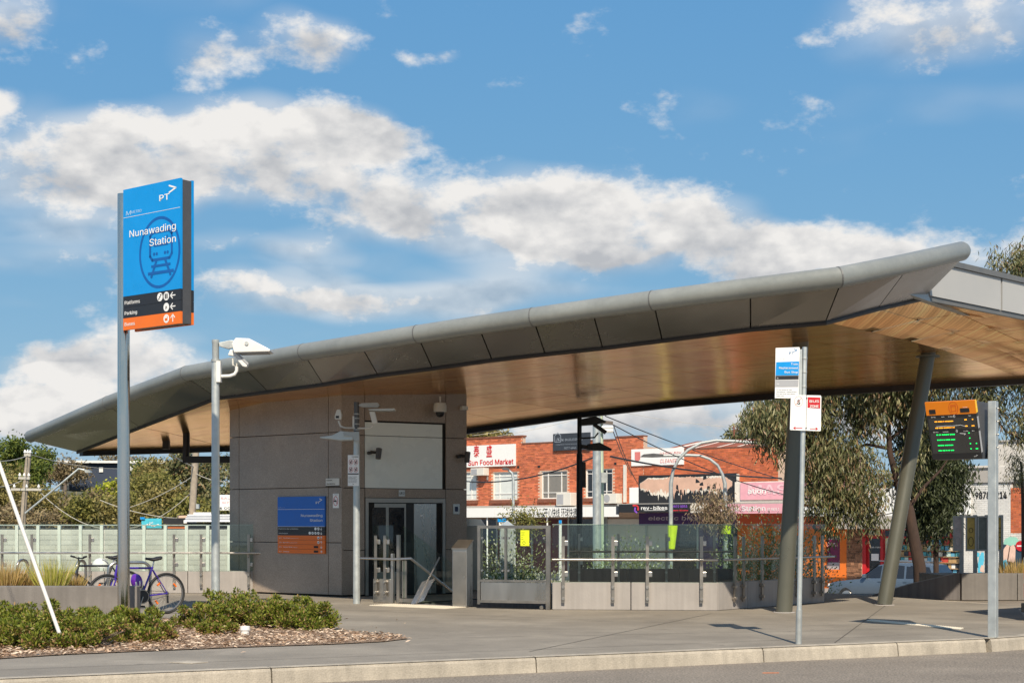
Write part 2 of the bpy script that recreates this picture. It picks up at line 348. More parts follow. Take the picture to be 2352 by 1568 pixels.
M_['cap'] = mat('grey_capping', (.16, .16, .155), .5, .3)
M_['roof'] = mat('roof_sheet_grey', (.38, .39, .38), .5, .3, var=.06)
M_['column'] = mat('olive_grey_column_paint', (.11, .11, .086), .36, .15, var=.06, scale=1.4, speck=.05)
M_['wall'] = mat('brown_grey_wall_panel', (.34, .275, .22), .42, .15, var=.20, scale=.7, speck=.26, sscale=60., stain=.07)
M_['joint'] = mat('black_joint', (.012, .011, .01), .8)
M_['pale_glass'] = mat('pale_backlit_glass', (.74, .78, .73), .3, var=.05, scale=1.5, coat=.3)  # interior light seen through clear glass is put into this pale colour
M_['steel'] = mat('brushed_stainless', (.52, .49, .45), .30, .95, var=.08, scale=3, stretch=(1, 1, .15))
M_['steel_dark'] = mat('dull_stainless', (.36, .33, .29), .38, .9, var=.14, scale=2.5)
M_['galv'] = mat('galvanised_steel', (.50, .53, .52), .48, .55, var=.13, scale=6)
M_['galv_dull'] = mat('weathered_galvanised', (.40, .42, .41), .55, .45, var=.18, scale=5)
M_['white'] = mat('white_enamel', (.74, .73, .70), .4, var=.04)
M_['offwhite'] = mat('offwhite_plastic', (.66, .64, .58), .45, var=.05)
M_['black'] = mat('black_plastic', (.018, .018, .018), .45)
M_['blackpole'] = mat('shade_black_pole', (.025, .025, .026), .5, .2)  # shade on the pole is put into its near-black colour
M_['blue_sky'] = mat('bright_blue_sign', (0.0, .27, .68), .35, var=.05, coat=.3)
M_['blue_mark'] = mat('dark_blue_print', (.005, .10, .36), .4)
M_['blue_deep'] = mat('royal_blue_sign', (.012, .13, .52), .45, var=.06)
M_['orange'] = mat('orange_sign', (.78, .16, .012), .45, var=.04)
M_['orange2'] = mat('orange_screen_header', (.85, .24, .008), .4, var=.04)
M_['yellow'] = mat('amber_edge', (.95, .52, .01), .4)
M_['signblack'] = mat('black_sign', (.02, .02, .022), .4)
M_['ink'] = mat('black_ink', (.01, .01, .01), .6)
M_['greyink'] = mat('grey_ink', (.35, .36, .38), .6)
M_['red'] = mat('red_print', (.52, .012, .02), .45)
M_['wht'] = mat('white_print', (.82, .82, .80), .45, var=.02)
M_['limeyel'] = mat('lime_yellow_paper', (.72, .80, .02), .6)
M_['glass'] = glassmat('green_tinted_glass', (.865, .925, .895))
M_['glass_dark'] = mat('dark_window_glass', (.018, .02, .024), .08, var=.1, spec=.7)
M_['tactile'] = mat('pale_tactile_tile', (.62, .56, .45), .7, var=.06)
M_['rubber'] = mat('black_rubber', (.02, .02, .02), .65)
M_['galv_dark'] = mat('dark_grey_steel', (.10, .10, .10), .5, .4)  # plain dark grey for fittings and trims
def timber():
    m = mat('timber_look_soffit', (1.0, .63, .345), .19, .85, var=.05, scale=1.0, spec=.6, rvar=.02); nt = m.node_tree; N = nt.nodes.new; L = nt.links.new; b = nt.nodes['Principled BSDF']
    tc = N('ShaderNodeTexCoord'); d = N('ShaderNodeVectorMath'); d.operation = 'DOT_PRODUCT'; L(tc.outputs['Object'], d.inputs[0]); d.inputs[1].default_value = (.446, .894, 0)
    e = N('ShaderNodeVectorMath'); e.operation = 'DOT_PRODUCT'; L(tc.outputs['Object'], e.inputs[0]); e.inputs[1].default_value = (.894, -.446, 0)
    def M(op, a, b=0.):
        n = N('ShaderNodeMath'); n.operation = op
        for k, x in enumerate((a, b)):
            if isinstance(x, bpy.types.NodeSocket): L(x, n.inputs[k])
            else: n.inputs[k].default_value = x
        return n.outputs[0]
    q = M('DIVIDE', d.outputs['Value'], .15); fl = M('FLOOR', q); fr = M('FRACT', q)
    seg = M('FLOOR', M('ADD', M('DIVIDE', e.outputs['Value'], 2.4), M('MULTIPLY', fl, .37)))
    cv = N('ShaderNodeCombineXYZ'); L(fl, cv.inputs[0]); L(seg, cv.inputs[1])
    wn = N('ShaderNodeTexWhiteNoise'); L(cv.outputs[0], wn.inputs['Vector'])
    cv2 = N('ShaderNodeCombineXYZ'); L(M('MULTIPLY', q, 5.), cv2.inputs[0]); L(M('MULTIPLY', e.outputs['Value'], .8), cv2.inputs[1]); L(M('MULTIPLY', wn.outputs[0], 9.), cv2.inputs[2])
    gr = N('ShaderNodeTexNoise'); L(cv2.outputs[0], gr.inputs['Vector']); gr.inputs['Scale'].default_value = 1.; gr.inputs['Detail'].default_value = 5
    k = M('ADD', M('ADD', .50, M('MULTIPLY', wn.outputs[0], .60)), M('MULTIPLY', gr.outputs[0], .52))
    gap = M('LESS_THAN', fr, .10); k = M('MULTIPLY', k, M('SUBTRACT', 1., M('MULTIPLY', gap, .72)))
    src = b.inputs['Base Color'].links[0].from_socket; mu = N('ShaderNodeVectorMath'); mu.operation = 'SCALE'; L(src, mu.inputs[0]); L(k, mu.inputs['Scale']); L(mu.outputs[0], b.inputs['Base Color'])
    b.inputs['Specular Tint'].default_value = (1., .72, .46, 1)
    bp = N('ShaderNodeBump'); bp.inputs['Strength'].default_value = .12; bp.inputs['Distance'].default_value = .003; L(M('SUBTRACT', 1., gap), bp.inputs['Height']); L(bp.outputs[0], b.inputs['Normal'])
    return m
M_['timber'] = timber()

# ---------------------------------------------------------------- ground
U = Vector((.795, -.607)); IN = Vector((.607, .795))          # the station's own grid: along its fronts, and away from the viewer
KO = Vector((.26, 16.6)); KU = Vector((.908, .42)).normalized(); KN = Vector((KU.y, -KU.x))
def kp(s, d=0.): return KO + KU * s + KN * d
HOLE = [(-2.15, 28.0), (-1.02, 26.9), (-.50, 26.78), (.67, 26.12), (3.46, 25.86), (5.80, 28.5), (5.0, 33.6), (2.1, 33.6)]
def sheet(name, outer, z, m, holes=(), label=None, cat=None):
    polys = [[Vector((x, y, 0)) for x, y in outer]] + [[Vector((x, y, 0)) for x, y in h] for h in holes]
    tris = tessellate_polygon(polys); pts = [p for q in polys for p in q]
    mb = MB(); fs = []
    for t in tris:
        a, b, c = (pts[i] for i in t)
        fs.append(tuple(t) if (b - a).cross(c - a).z > 0 else tuple(reversed(t)))
    mb.add([(p.x, p.y, z) for p in pts], fs)
    return tag(mb.build(name, m), label, cat, kind='structure')
arc = [tuple(kp(6.5)), (6.75, 19.75), (7.25, 20.4), (7.6, 21.3), (7.9, 22.5), (9.0, 26.2), (9.28, 27.0), (9.26, 27.4), (7.4, 31.2), (6.3, 33.6), (6.0, 36.0)]
outer = [tuple(kp(-24))] + arc + [(4, 38), (-7, 38), (-7, 32.5), (-30, 32.5), (-30, 10)]
sheet('pavement', outer, 0, M_['pave'], [HOLE], 'grey asphalt station forecourt behind the kerb', 'pavement')
sheet('road', [(-90, -60), (90, -60), (90, 36), (5.9, 36), (6.2, 33.5), (7.3, 31.1), (9.1, 27.2), (8.8, 26.2), (7.6, 22.3), (7.0, 20.6)] + [tuple(kp(6.4, -.1)), tuple(kp(-24, -.1)), (-90, -30)], -.17, M_['road'], (), 'grey asphalt road in front of the kerb', 'road')
pv = bpy.data.objects['pavement']
def in_hole(x, y):
    c = False; j = len(HOLE) - 1
    for i in range(len(HOLE)):
        if (HOLE[i][1] > y) != (HOLE[j][1] > y) and x < (HOLE[j][0] - HOLE[i][0]) * (y - HOLE[i][1]) / (HOLE[j][1] - HOLE[i][1]) + HOLE[i][0]: c = not c
        j = i
    return c
def pave_joint(a, b, wd=.012):
    a, b = Vector(a), Vector(b); e = (b - a).normalized() ; n = Vector((-e.y, e.x)) * wd / 2; L_ = (b - a).length; k = 0.
    while k < L_:
        q0 = a + e * k; q1 = a + e * min(k + 1.2, L_); k += 1.2
        if in_hole(q0.x, q0.y) or in_hole(q1.x, q1.y): continue
        MB().quad((q0.x - n.x, q0.y - n.y, .004), (q1.x - n.x, q1.y - n.y, .004), (q1.x + n.x, q1.y + n.y, .004), (q0.x + n.x, q0.y + n.y, .004)).build('paving_joint', M_['jointline'], pv)
M_['jointline'] = mat('dark_paving_joint', (.085, .075, .065), .9, var=.3, scale=3)
pave_joint(kp(-14, -.9), kp(6.2, -.9)); pave_joint((-4.5, 24.6), (6.6, 21.2)); pave_joint((-1.2, 19.3), (7.4, 21.6)); pave_joint((-5.6, 27.6), (1.5, 22.9)); pave_joint((4.0, 18.6), (7.6, 29.8)); pave_joint((.2, 17.3), (3.3, 24.8))
# far ground, lower than the forecourt, with a low hill on the left
def terrain():
    mb = MB(); nx, ny = 60, 70; xs = np.concatenate([np.linspace(-1500, -120, 8), np.linspace(-100, 100, 44), np.linspace(120, 1500, 8)]); ys = np.concatenate([np.linspace(39, 170, 50), np.linspace(180, 3000, 20)])
    for y in ys:
        for x in xs:
            z = -1.62 - max(0, (42 - y)) * 0
            if y < 46: z = -1.62
            h = max(0, min(1, (y - 92) / 60)); h = h * h * (3 - 2 * h); k = max(0, min(1, (2 - x) / 26)); k = k * k * (3 - 2 * k)
            mb.v.append((x, y, z + 6.6 * h * k))
    n = len(xs)
    for j in range(len(ys) - 1):
        for i in range(n - 1): mb.f.append((j * n + i, j * n + i + 1, (j + 1) * n + i + 1, (j + 1) * n + i))
    tag(mb.build('terrain', M_['hill'], smooth=True), 'dry ground with a low scrubby hill behind the station', 'ground', kind='structure')
terrain()
mb = MB(); mb.quad((-7, 39.5, -1.58), (200, 39.5, -1.58), (200, 88, -1.58), (-7, 88, -1.58))
M_['street'] = mat('lightened_street_asphalt', (.29, .265, .235), .9, var=.1, scale=.3, speck=.2, sscale=30.)  # asphalt colour raised to brighten its reflection in the soffit
tag(mb.build('back_street', M_['street']), 'asphalt street in front of the shops', 'street', kind='structure')
mb = MB(); mb.quad((-7, 37.9, 0), (6.0, 35.9, 0), (7, 39.6, -1.575), (-7, 39.6, -1.575)); mb.quad((5.9, 36, -.17), (90, 36, -.17), (90, 39.6, -1.575), (7, 39.6, -1.575))
tag(mb.build('grass_bank', M_['terrain']), 'short bank falling from the forecourt to the back street', 'bank', kind='structure')

# kerb of separate stones
kerb = thing('kerb', 'pale concrete kerb along the front road', 'kerb', (kp(0).x, kp(0).y, -.13)); kerb['kind'] = 'structure'
def kerb_run(pts_pairs, parent):
    for (a, b) in pts_pairs:
        e = (b - a).normalized(); nn = Vector((e.y, -e.x)); g = .008
        a2 = a + e * g; b2 = b - e * g
        prof = [(-.15, -.10), (-.15, .004), (-.035, .004), (-.005, -.008), (.012, -.035), (.03, -.17), (.03, -.21), (-.15, -.21)]
        q = [Vector((a2.x + nn.x * d, a2.y + nn.y * d, z)) for d, z in prof]
        MB().prism(q, Vector((b2.x - a2.x, b2.y - a2.y, 0))).build('kerb_stone', M_['kerb'], parent)
kerb_run([(kp(s), kp(s + 3.0)) for s in np.arange(-24, 5.9, 3.0)][:-1] + [(kp(3.0), kp(5.0)), (kp(5.0), kp(6.42))], kerb)
pr = [kp(6.5), Vector((6.75, 19.75)), Vector((7.25, 20.4)), Vector((7.6, 21.3)), Vector((7.9, 22.5)), Vector((9.0, 26.2))]
kerb_run(list(zip(pr[:-1], pr[1:])), kerb)
rk = thing('rear_kerb', 'pale kerb edge on the far right side of the forecourt', 'kerb', (8.3, 29.3, -.13)); rk['kind'] = 'structure'
kerb_run([(Vector((9.05, 27.85)), Vector((8.2, 29.55))), (Vector((8.2, 29.55)), Vector((7.35, 31.3))), (Vector((7.35, 31.3)), Vector((6.3, 33.6)))], rk)

# stairwell of the underpass
sw = thing('stairwell', 'concrete stairs going down to the underpass', 'stairs', (-1.6, 27.5, 0)); sw['kind'] = 'structure'
mb = MB()
for i in range(1, len(HOLE)):
    a = Vector(HOLE[i]); b = Vector(HOLE[(i + 1) % len(HOLE)]); mb.quad((b.x, b.y, -.02), (a.x, a.y, -.02), (a.x, a.y, -3.2), (b.x, b.y, -3.2))
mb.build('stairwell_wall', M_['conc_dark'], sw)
mb = MB(); mb.add([(x, y, -3.2) for x, y in HOLE], [tuple(range(len(HOLE)))]); mb.build('landing_floor', M_['pave'], sw)
m0 = Vector(HOLE[0]); m1 = Vector(HOLE[1])
for i in range(18):
    a = m0 + IN * (.31 * i); b = m1 + IN * (.31 * i); z = -.005 - .17 * (i if i else 0)
    MB().par((a.x, a.y, z - .17), (b.x - a.x, b.y - a.y, 0), (IN.x * .31, IN.y * .31, 0), (0, 0, .17)).build('stair_tread', M_['conc'], sw)

# ---------------------------------------------------------------- station canopy
def station_canopy():
    root = thing('station_canopy', 'long curved station canopy with grey rounded edge and timber look underside on leaning columns', 'canopy', (4.56, 25.2, 0))
    NP = [(70, 1002, 36.6), (250, 924, 32.6), (430, 857, 29.5), (560, 834, 27.85), (700, 808, 26.35), (830, 788, 25.2), (960, 767, 24.5), (1100, 746, 23.9), (1225, 728, 23.4), (1360, 709, 22.95), (1500, 690, 22.35), (1720, 662, 21.6), (1926, 637, 21.1), (2075, 607, 22.1), (2208, 577, 23.3)]
    LP = [(178, 1038), (322, 981), (498, 914), (616, 899), (742, 882), (868, 861), (993, 845), (1130, 826), (1252, 812), (1384, 798), (1521, 781), (1724, 755), (1896, 740), (2016, 708), (2122, 684)]
    N = [P(*q) for q in NP]; Lp = [P(x, y, n[2] + (.95 if n[0] < 2000 else 1.0)) for (x, y), n in zip(LP, NP)]
    inn = Vector((.5, .86))
    # nose: a rounded edge in lengths, seams between
    rr = .15
    seams = [0, 1, 2, 4, 6, 8, 10, 12, 14]
    q = [N[0] - (N[1] - N[0]).normalized() * .13, N[0] - (N[1] - N[0]).normalized() * .07] + N + [N[-1] + (N[-1] - N[-2]).normalized() * .07, N[-1] + (N[-1] - N[-2]).normalized() * .13]
    nr = 22; whole = MB().path(q, [.06, .125] + [rr] * len(N) + [.125, .06], nr)
    for i, j in zip(seams[:-1], seams[1:]):
        lo = i + 2 if i else 0; hi = j + 2 if j < 14 else j + 4
        s = MB(); s.v = whole.v[lo * nr:(hi + 1) * nr]
        s.f = [(k * nr + l, k * nr + (l + 1) % nr, (k + 1) * nr + (l + 1) % nr, (k + 1) * nr + l) for k in range(hi - lo) for l in range(nr)] + [tuple(reversed(range(nr))), tuple((hi - lo) * nr + l for l in range(nr))]
        s.build('rounded_edge', M_['nose'], root, smooth=True)
        if j < 14:
            e1 = (N[j + 1] - N[j - 1]).normalized(); MB().path([N[j] - e1 * .010, N[j] + e1 * .010], rr + .0035, 22).build('seam_band', M_['cap'], root)
    # sloping fascia panels under the nose
    down = Vector((0, 0, -.11))
    T = [n + down + Vector((inn.x, inn.y, 0)) * .06 for n in N]
    for i in range(len(N) - 1):
        a, b, c, d = T[i], T[i + 1], Lp[i + 1], Lp[i]
        e = (b - a).normalized() * .012; f = (c - d).normalized() * .012
        up = Vector((0, 0, .05))
        v = [a + e, b - e, c - f, d + f]
        MB().prism(v, up).build('fascia_panel', M_['fascia'], root)
    mb = MB()
    for i in range(len(N) - 1):
        for (p, q) in ((T, Lp),):
            z = Vector((0, 0, .055)); mb.quad(p[i] + z, p[i + 1] + z, q[i + 1] + z, q[i] + z)
    mb.build('joint_backing', M_['dark'], root)
    mb = MB(); mb.path([p + Vector((0, 0, -.012)) for p in Lp], .035, 8); mb.build('lip_trim', M_['dark'], root, smooth=True)
    # soffit
    E = Vector((Lp[-1].x + .73 * 9.2, Lp[-1].y + .68 * 9.2, Lp[-1].z - .05))
    fk = [Lp[0], Lp[1], Lp[2], Lp[4], Lp[6], Lp[8], Lp[10], Lp[12], Lp[14], Lp[14].lerp(E, .5), E]
    rk_ = [P(190, 1036, 38.6), P(515, 1027, 41.5), P(1040, 990, 40.3), P(1330, 948, 38.4), P(1560, 922, 36.8), P(1800, 902, 35.4), P(2050, 886, 34.2), P(2352, 869, 33.2), P(2500, 862, 32.8), P(2620, 856, 32.4), P(2700, 852, 32.1)]
    roof_rear = rk_; mid = lambda i: rk_[i].lerp(rk_[i + 1], .5)
    sof_rear = [rk_[0], rk_[1], rk_[2], mid(2), rk_[3], mid(3), rk_[4], mid(4), rk_[5], mid(5), rk_[6], mid(6), rk_[7], mid(7), rk_[8], rk_[9], rk_[10]]
    fk = Lp + [Lp[14].lerp(E, .5), E]; rk_ = sof_rear
    K = 6
    def sp(i, k):
        s = k / K; p = fk[i].lerp(rk_[i], s); p.z += .10 * math.sin(math.pi * s) * (1 if 2 <= i <= 13 else .3); return p
    lift = Vector((0, 0, .012))
    for i in range(len(fk) - 1):
        for k in range(K):
            a, b, c, d = sp(i, k), sp(i + 1, k), sp(i + 1, k + 1), sp(i, k + 1)
            ce = (a + b + c + d) / 4
            def sh(p):
                v = ce - p; v.normalize(); return p + v * .014
            v = [sh(p) for p in (a, b, c, d)]
            me = MB(); n4 = 4
            bl = lambda s, t: v[0].lerp(v[1], s).lerp(v[3].lerp(v[2], s), t)
            me.v = [tuple(bl(x / n4, y / n4)) for y in range(n4 + 1) for x in range(n4 + 1)]
            me.f = [(y * (n4 + 1) + x + (n4 + 1), y * (n4 + 1) + x + n4 + 2, y * (n4 + 1) + x + 1, y * (n4 + 1) + x) for y in range(n4) for x in range(n4)]
            rim = [0, n4, (n4 + 1) ** 2 - 1, (n4 + 1) * n4]; o4 = len(me.v); me.v += [tuple(Vector(me.v[q]) + Vector((0, 0, .02))) for q in rim]
            me.f += [(rim[q], rim[(q + 1) % 4], o4 + (q + 1) % 4, o4 + q) for q in range(4)]
            me.build('soffit_panel', M_['timber'], root, smooth=True)
    mb = MB()
    for i in range(len(fk) - 1):
        for k in range(K):
            z = Vector((0, 0, .05)); q4 = [sp(i, k) + z, sp(i + 1, k) + z, sp(i + 1, k + 1) + z, sp(i, k + 1) + z]
            g4 = lambda s, t: q4[0].lerp(q4[1], s).lerp(q4[3].lerp(q4[2], s), t)
            mb.add([g4(x / 4, y / 4) for y in range(5) for x in range(5)], [(y * 5 + x + 5, y * 5 + x + 6, y * 5 + x + 1, y * 5 + x) for y in range(4) for x in range(4)])
    mb.build('soffit_backing', mat('brown_backing', (.14, .085, .045), .7), root)
    rk_ = roof_rear
    # rear edge beam, roof sheet, right end fascia
    mb = MB()
    for i in range(len(rk_) - 1):
        a, b = rk_[i], rk_[i + 1]; e = (b - a).normalized(); n = Vector((-e.y, e.x, 0))
        mb.par(a + Vector((0, 0, -.12)), b - a, n * .18, Vector((0, 0, .5)))
    mb.build('rear_edge_beam', M_['dark'], root)
    s0 = Lp[-1]; dE = E - s0; ft = lambda k: s0 + dE * k + Vector((0, 0, .60))
    topf = [N[0], N[1], N[2], N[4], N[6], N[8], N[10], N[12], N[14]]; topf = [p + Vector((0, 0, .12)) for p in topf]; topf[8] = topf[8] - Vector((0, 0, .04))
    topf += [ft(.5), ft(1.)]
    mb = MB()
    for i in range(len(topf) - 1):
        a, b = topf[i], topf[i + 1]; c, d = rk_[i + 1] + Vector((0, 0, .375)), rk_[i] + Vector((0, 0, .375))
        if i == 7: mb.add([a, b, ft(0.), c, d], [(0, 1, 2), (0, 2, 3), (0, 3, 4)])
        elif i == 8: mb.add([ft(0.), b, c, d], [(0, 1, 2), (0, 2, 3)])
        else: mb.add([a, b, c, d], [(0, 1, 2), (0, 2, 3)])
    mb.build('roof_sheet', M_['roof'], root)
    s0 = Lp[-1]; dirE = (E - s0); n = Vector((dirE.y, -dirE.x, 0)).normalized()
    for k in range(4):
        p = s0 + dirE * (k / 4 + .003); q = dirE * .244
        MB().par(p + n * .02 + Vector((0, 0, .03)), q, n * .08, Vector((0, 0, .54))).build('end_fascia_panel', M_['fascia_lt'], root)
    MB().par(s0 - n * .1 + Vector((0, 0, .575)), dirE, n * .24, Vector((0, 0, .09))).build('end_capping', M_['cap'], root)
    MB().par(s0 + n * .015 + Vector((0, 0, -.05)), dirE, n * .06, Vector((0, 0, .075))).build('end_trim', M_['cap'], root)
    MB().prism([T[-1] + Vector((0, 0, .02)), s0 + Vector((0, 0, .02)), s0 + Vector((0, 0, .55)), N[-1] + Vector((0, 0, .05))], Vector((-.03, .0, 0))).build('end_plate', M_['nose'], root)
    # columns
    for (bx, by, tx, ty, dz) in ((1801, 1406, 1840, 768, .1), (2031, 1389, 2131, 815, .5)):
        b = G(bx, by); t = P(tx, ty, b.y + dz); ax = (t - b).normalized()
        col = MB().path([b, b.lerp(t, .5), t + ax * .2], .135, 28).build('column', M_['column'], root, smooth=True)
        MB().lathe([(.22, 0), (.22, .025), (.15, .03)], t - Vector((0, 0, .04)), 24).build('cap_plate', M_['column'], col)
        MB().lathe([(.19, 0), (.18, .012)], b + Vector((0, 0, .002)), 24).build('base_ring', M_['conc'], col)
    # downpipes hanging under the left end
    dp = [P(428, 1000, 36.5), P(428, 1022, 36.5), P(426, 1030, 36.5), P(426, 1055, 36.5)]
    MB().path([dp[0] + Vector((0, 0, .3))] + dp[:2] + dp[3:], .085, 14).build('downpipe', M_['dark'], root, smooth=True)
    a = P(421, 1055, 36.5); MB().par(a + Vector((0, -.08, -.08)), P(560, 1055, 36.5) - a, (0, .16, 0), (0, 0, .16)).build('downpipe_run', M_['dark'], root)
    a = P(382, 1026, 38); MB().box(a.x - .08, a.x + .08, a.y - .08, a.y + .08, a.z - .06, a.z + .3).build('outlet_stub', M_['dark'], root)
station_canopy()

# ---------------------------------------------------------------- lift building
FA = Fr((-3.48, 30.65), (.795, -.607)); FB = Fr((-3.48, 30.65), (1.76, 1.0))
def lift_building():
    root = thing('lift_building', 'brown grey panel clad lift tower under the canopy', 'lift tower', (-3.48, 30.65, 0))
    tA = FA.T(527); tj = FA.T(754); tl = FA.T(549); tB = FB.T(1072)
    # solid core behind the panels
    c = [FA.pt(tA + .04, 0, -.05), FA.pt(0, 0, -.06), FB.pt(tB - .04, 0, -.05)]
    back = [c[2] + Vector((-1.2, 2.6, 0)), c[0] + Vector((1.6, 2.6, 0))]
    pl = [Vector((p.x, p.y, 0)) for p in c + back]
    core = MB(); core.prism(pl, Vector((0, 0, 4.5))); core.build('core', M_['joint'], root)
    zj = [.02, 1.27 - .02, 2.62, 3.86, 4.45]
    zz = [.03, FA.hit(700, 1245)[1], FA.hit(600, 1122)[1], FA.hit(600, 1001)[1], 4.5]
    g = .0065
    for (t0, t1) in ((tA, tl), (tl, tj), (tj, 0)):
        for z0, z1 in zip(zz[:-1], zz[1:]):
            mb = MB(); FA.box(mb, t0 + g, t1 - (g if t1 < 0 else -.0), z0 + g, z1 - g, -.06, 0); mb.build('wall_panel', M_['wall'], root, bevel=.004)
    # right face
    t1 = FB.T(838); t2 = FB.T(1017); t3 = FB.T(1024)
    zb = [.03, FB.hit(950, 1122)[1], FB.hit(950, 1003)[1], 4.5]
    for z0, z1 in ((.03, .95), (.95, zb[1]), (zb[1], zb[2]), (zb[2], 4.5)):
        mb = MB(); FB.box(mb, .012, t1 - g, z0 + g, z1 - g, -.06, 0); mb.build('wall_panel', M_['wall'], root, bevel=.004)
        mb = MB(); FB.box(mb, t3 + g, tB, z0 + g, z1 - g, -.06, 0); mb.build('wall_panel', M_['wall'], root, bevel=.004)
    ztop = FB.hit(950, 972)[1]
    mb = MB(); FB.box(mb, t1 + g, t3 - g, ztop + .03, 4.5, -.06, 0); mb.build('wall_panel', M_['wall'], root, bevel=.004)
    for z0, z1 in ((zb[1], zb[2]), (zb[2], ztop)):
        mb = MB(); FB.box(mb, t1 + g, t2 - g, z0 + g, z1 - g, -.05, -.012); mb.build('pale_pane', M_['pale_glass'], root)
    zh = FB.hit(950, 1143)[1]
    mb = MB(); FB.box(mb, t1 + g, t3 - g, zh, zb[1] - g, -.06, -.002); mb.build('door_header', M_['wall'], root)
    # door recess
    mb = MB(); FB.box(mb, t1 + .01, t1 + .08, .02, zh - .01, -.05, .01); FB.box(mb, t3 - .08, t3 - .012, .02, zh - .01, -.05, .01); FB.box(mb, t1 + .08, t3 - .08, zh - .10, zh - .012, -.05, .008); mb.build('door_frame', M_['steel_dark'], root)
    td = FB.T(935)
    d1 = MB(); FB.box(d1, t1 + .09, td - .01, .03, zh - .12, -.05, -.03); dd = d1.build('lift_door', M_['steel_dark'], root)
    for (a, b) in ((.10, .46), (.54, .95)):
        w_ = td - t1 - .1; mb = MB(); FB.box(mb, t1 + .09 + w_ * a, t1 + .09 + w_ * b, .5, zh - .2, -.03, -.022); mb.build('door_glass', M_['glass_dark'], dd)
    mb = MB(); FB.box(mb, td, FB.T(952), .03, zh - .12, -.05, -.032); mb.build('door_gap', M_['black'], root)
    d2 = MB(); FB.box(d2, FB.T(952), FB.T(1003), .03, zh - .12, -.05, -.02); dd = d2.build('lift_door', M_['steel'], root)
    mb = MB(); FB.pbox(mb, 966, 1181, 973, 1186, -.02, -.014); mb.build('door_notice', M_['wht'], dd)
    mb = MB(); FB.pbox(mb, 1040, 1157, 1055, 1180, 0, .02); pn = mb.build('call_panel', M_['steel'], root)
    mb = MB(); FB.pbox(mb, 1044, 1163, 1051, 1174, .02, .026); mb.build('call_button_plate', mat('navy_plate', (.01, .015, .06), .3), pn)
    mb = MB(); FB.pbox(mb, 915, 1125, 929, 1139, 0, .02); ls = mb.build('lift_number_plate', M_['steel'], root)
    mb = MB(); t, z = FB.hit(917, 1135); write(mb, FB, 'Lift 2', t, z, .075, .024, wd=FB.T(927.5) - t); mb.build('lettering', M_['ink'], ls)
    # spot lamps and dome camera
    for (px, py, sgn) in ((846, 1040, 1), (1050, 1048, 1)):
        q = FB.pp(px, py); n3 = Vector((FB.n.x, FB.n.y, 0)); u3 = Vector((FB.u.x, FB.u.y, 0))
        mb = MB(); mb.tube(q, q + n3 * .12, .035, .035, 10); mb.tube(q + n3 * .10 + Vector((0, 0, .02)), q + n3 * .16 + u3 * .16 + Vector((0, 0, .0)), .03, .03, 8); sp_ = mb.build('spot_lamp_arm', M_['black'], root)
        MB().tube(q + n3 * .16 + u3 * .17 + Vector((0, 0, .09)), q + n3 * .20 + u3 * .13 + Vector((0, 0, -.12)), .062, .055, 14).build('spot_lamp_head', M_['galv_dark'], sp_, smooth=True)
    q = FB.pp(997, 945, .28)
    mb = MB(); mb.lathe([(.02, .30), (.02, .17), (.12, .16), (.135, .10), (.135, -.02), (.10, -.03)], q, 20); dc = mb.build('dome_camera', M_['offwhite'], root, smooth=True)
    MB().lathe([(.02, -.135), (.06, -.12), (.088, -.075), (.092, -.03)], q, 18).build('camera_dome', M_['black'], dc, smooth=True)
    mb = MB(); FB.pbox(mb, 1056, 933, 1069, 942, 0, .12); mb.build('sensor_box', M_['offwhite'], root)
lift_building()

def arrow(mb, fr, t, z, s, k, wdt, d):
    a = {'up': (0, 1), 'down': (0, -1), 'left': (-1, 0), 'right': (1, 0)}[k]; p = (-a[1], a[0])
    tip = (t + a[0] * s, z + a[1] * s)
    stroke(mb, fr, [(t - a[0] * s, z - a[1] * s), (t + a[0] * s * .85, z + a[1] * s * .85)], wdt, d)
    for g in (-1, 1): stroke(mb, fr, [(tip[0] - a[0] * s * .9 + p[0] * g * s * .8, tip[1] - a[1] * s * .9 + p[1] * g * s * .8), tip], wdt, d)
def pt_logo(mb, fr, t, z, h, d, wd=None, bold=.02):
    """PT and its pointed mark; t is the right end, z the base line."""
    wd = wd or h * 2.3
    write(mb, fr, 'PT', t - wd, z, h * .80, d, wd=wd * .58, bold=bold)
    stroke(mb, fr, [(t - wd * .42, z + h * 1.32), (t - wd * .03, z + h * 1.0), (t - wd * .42, z + h * .66)], h * .15, d)

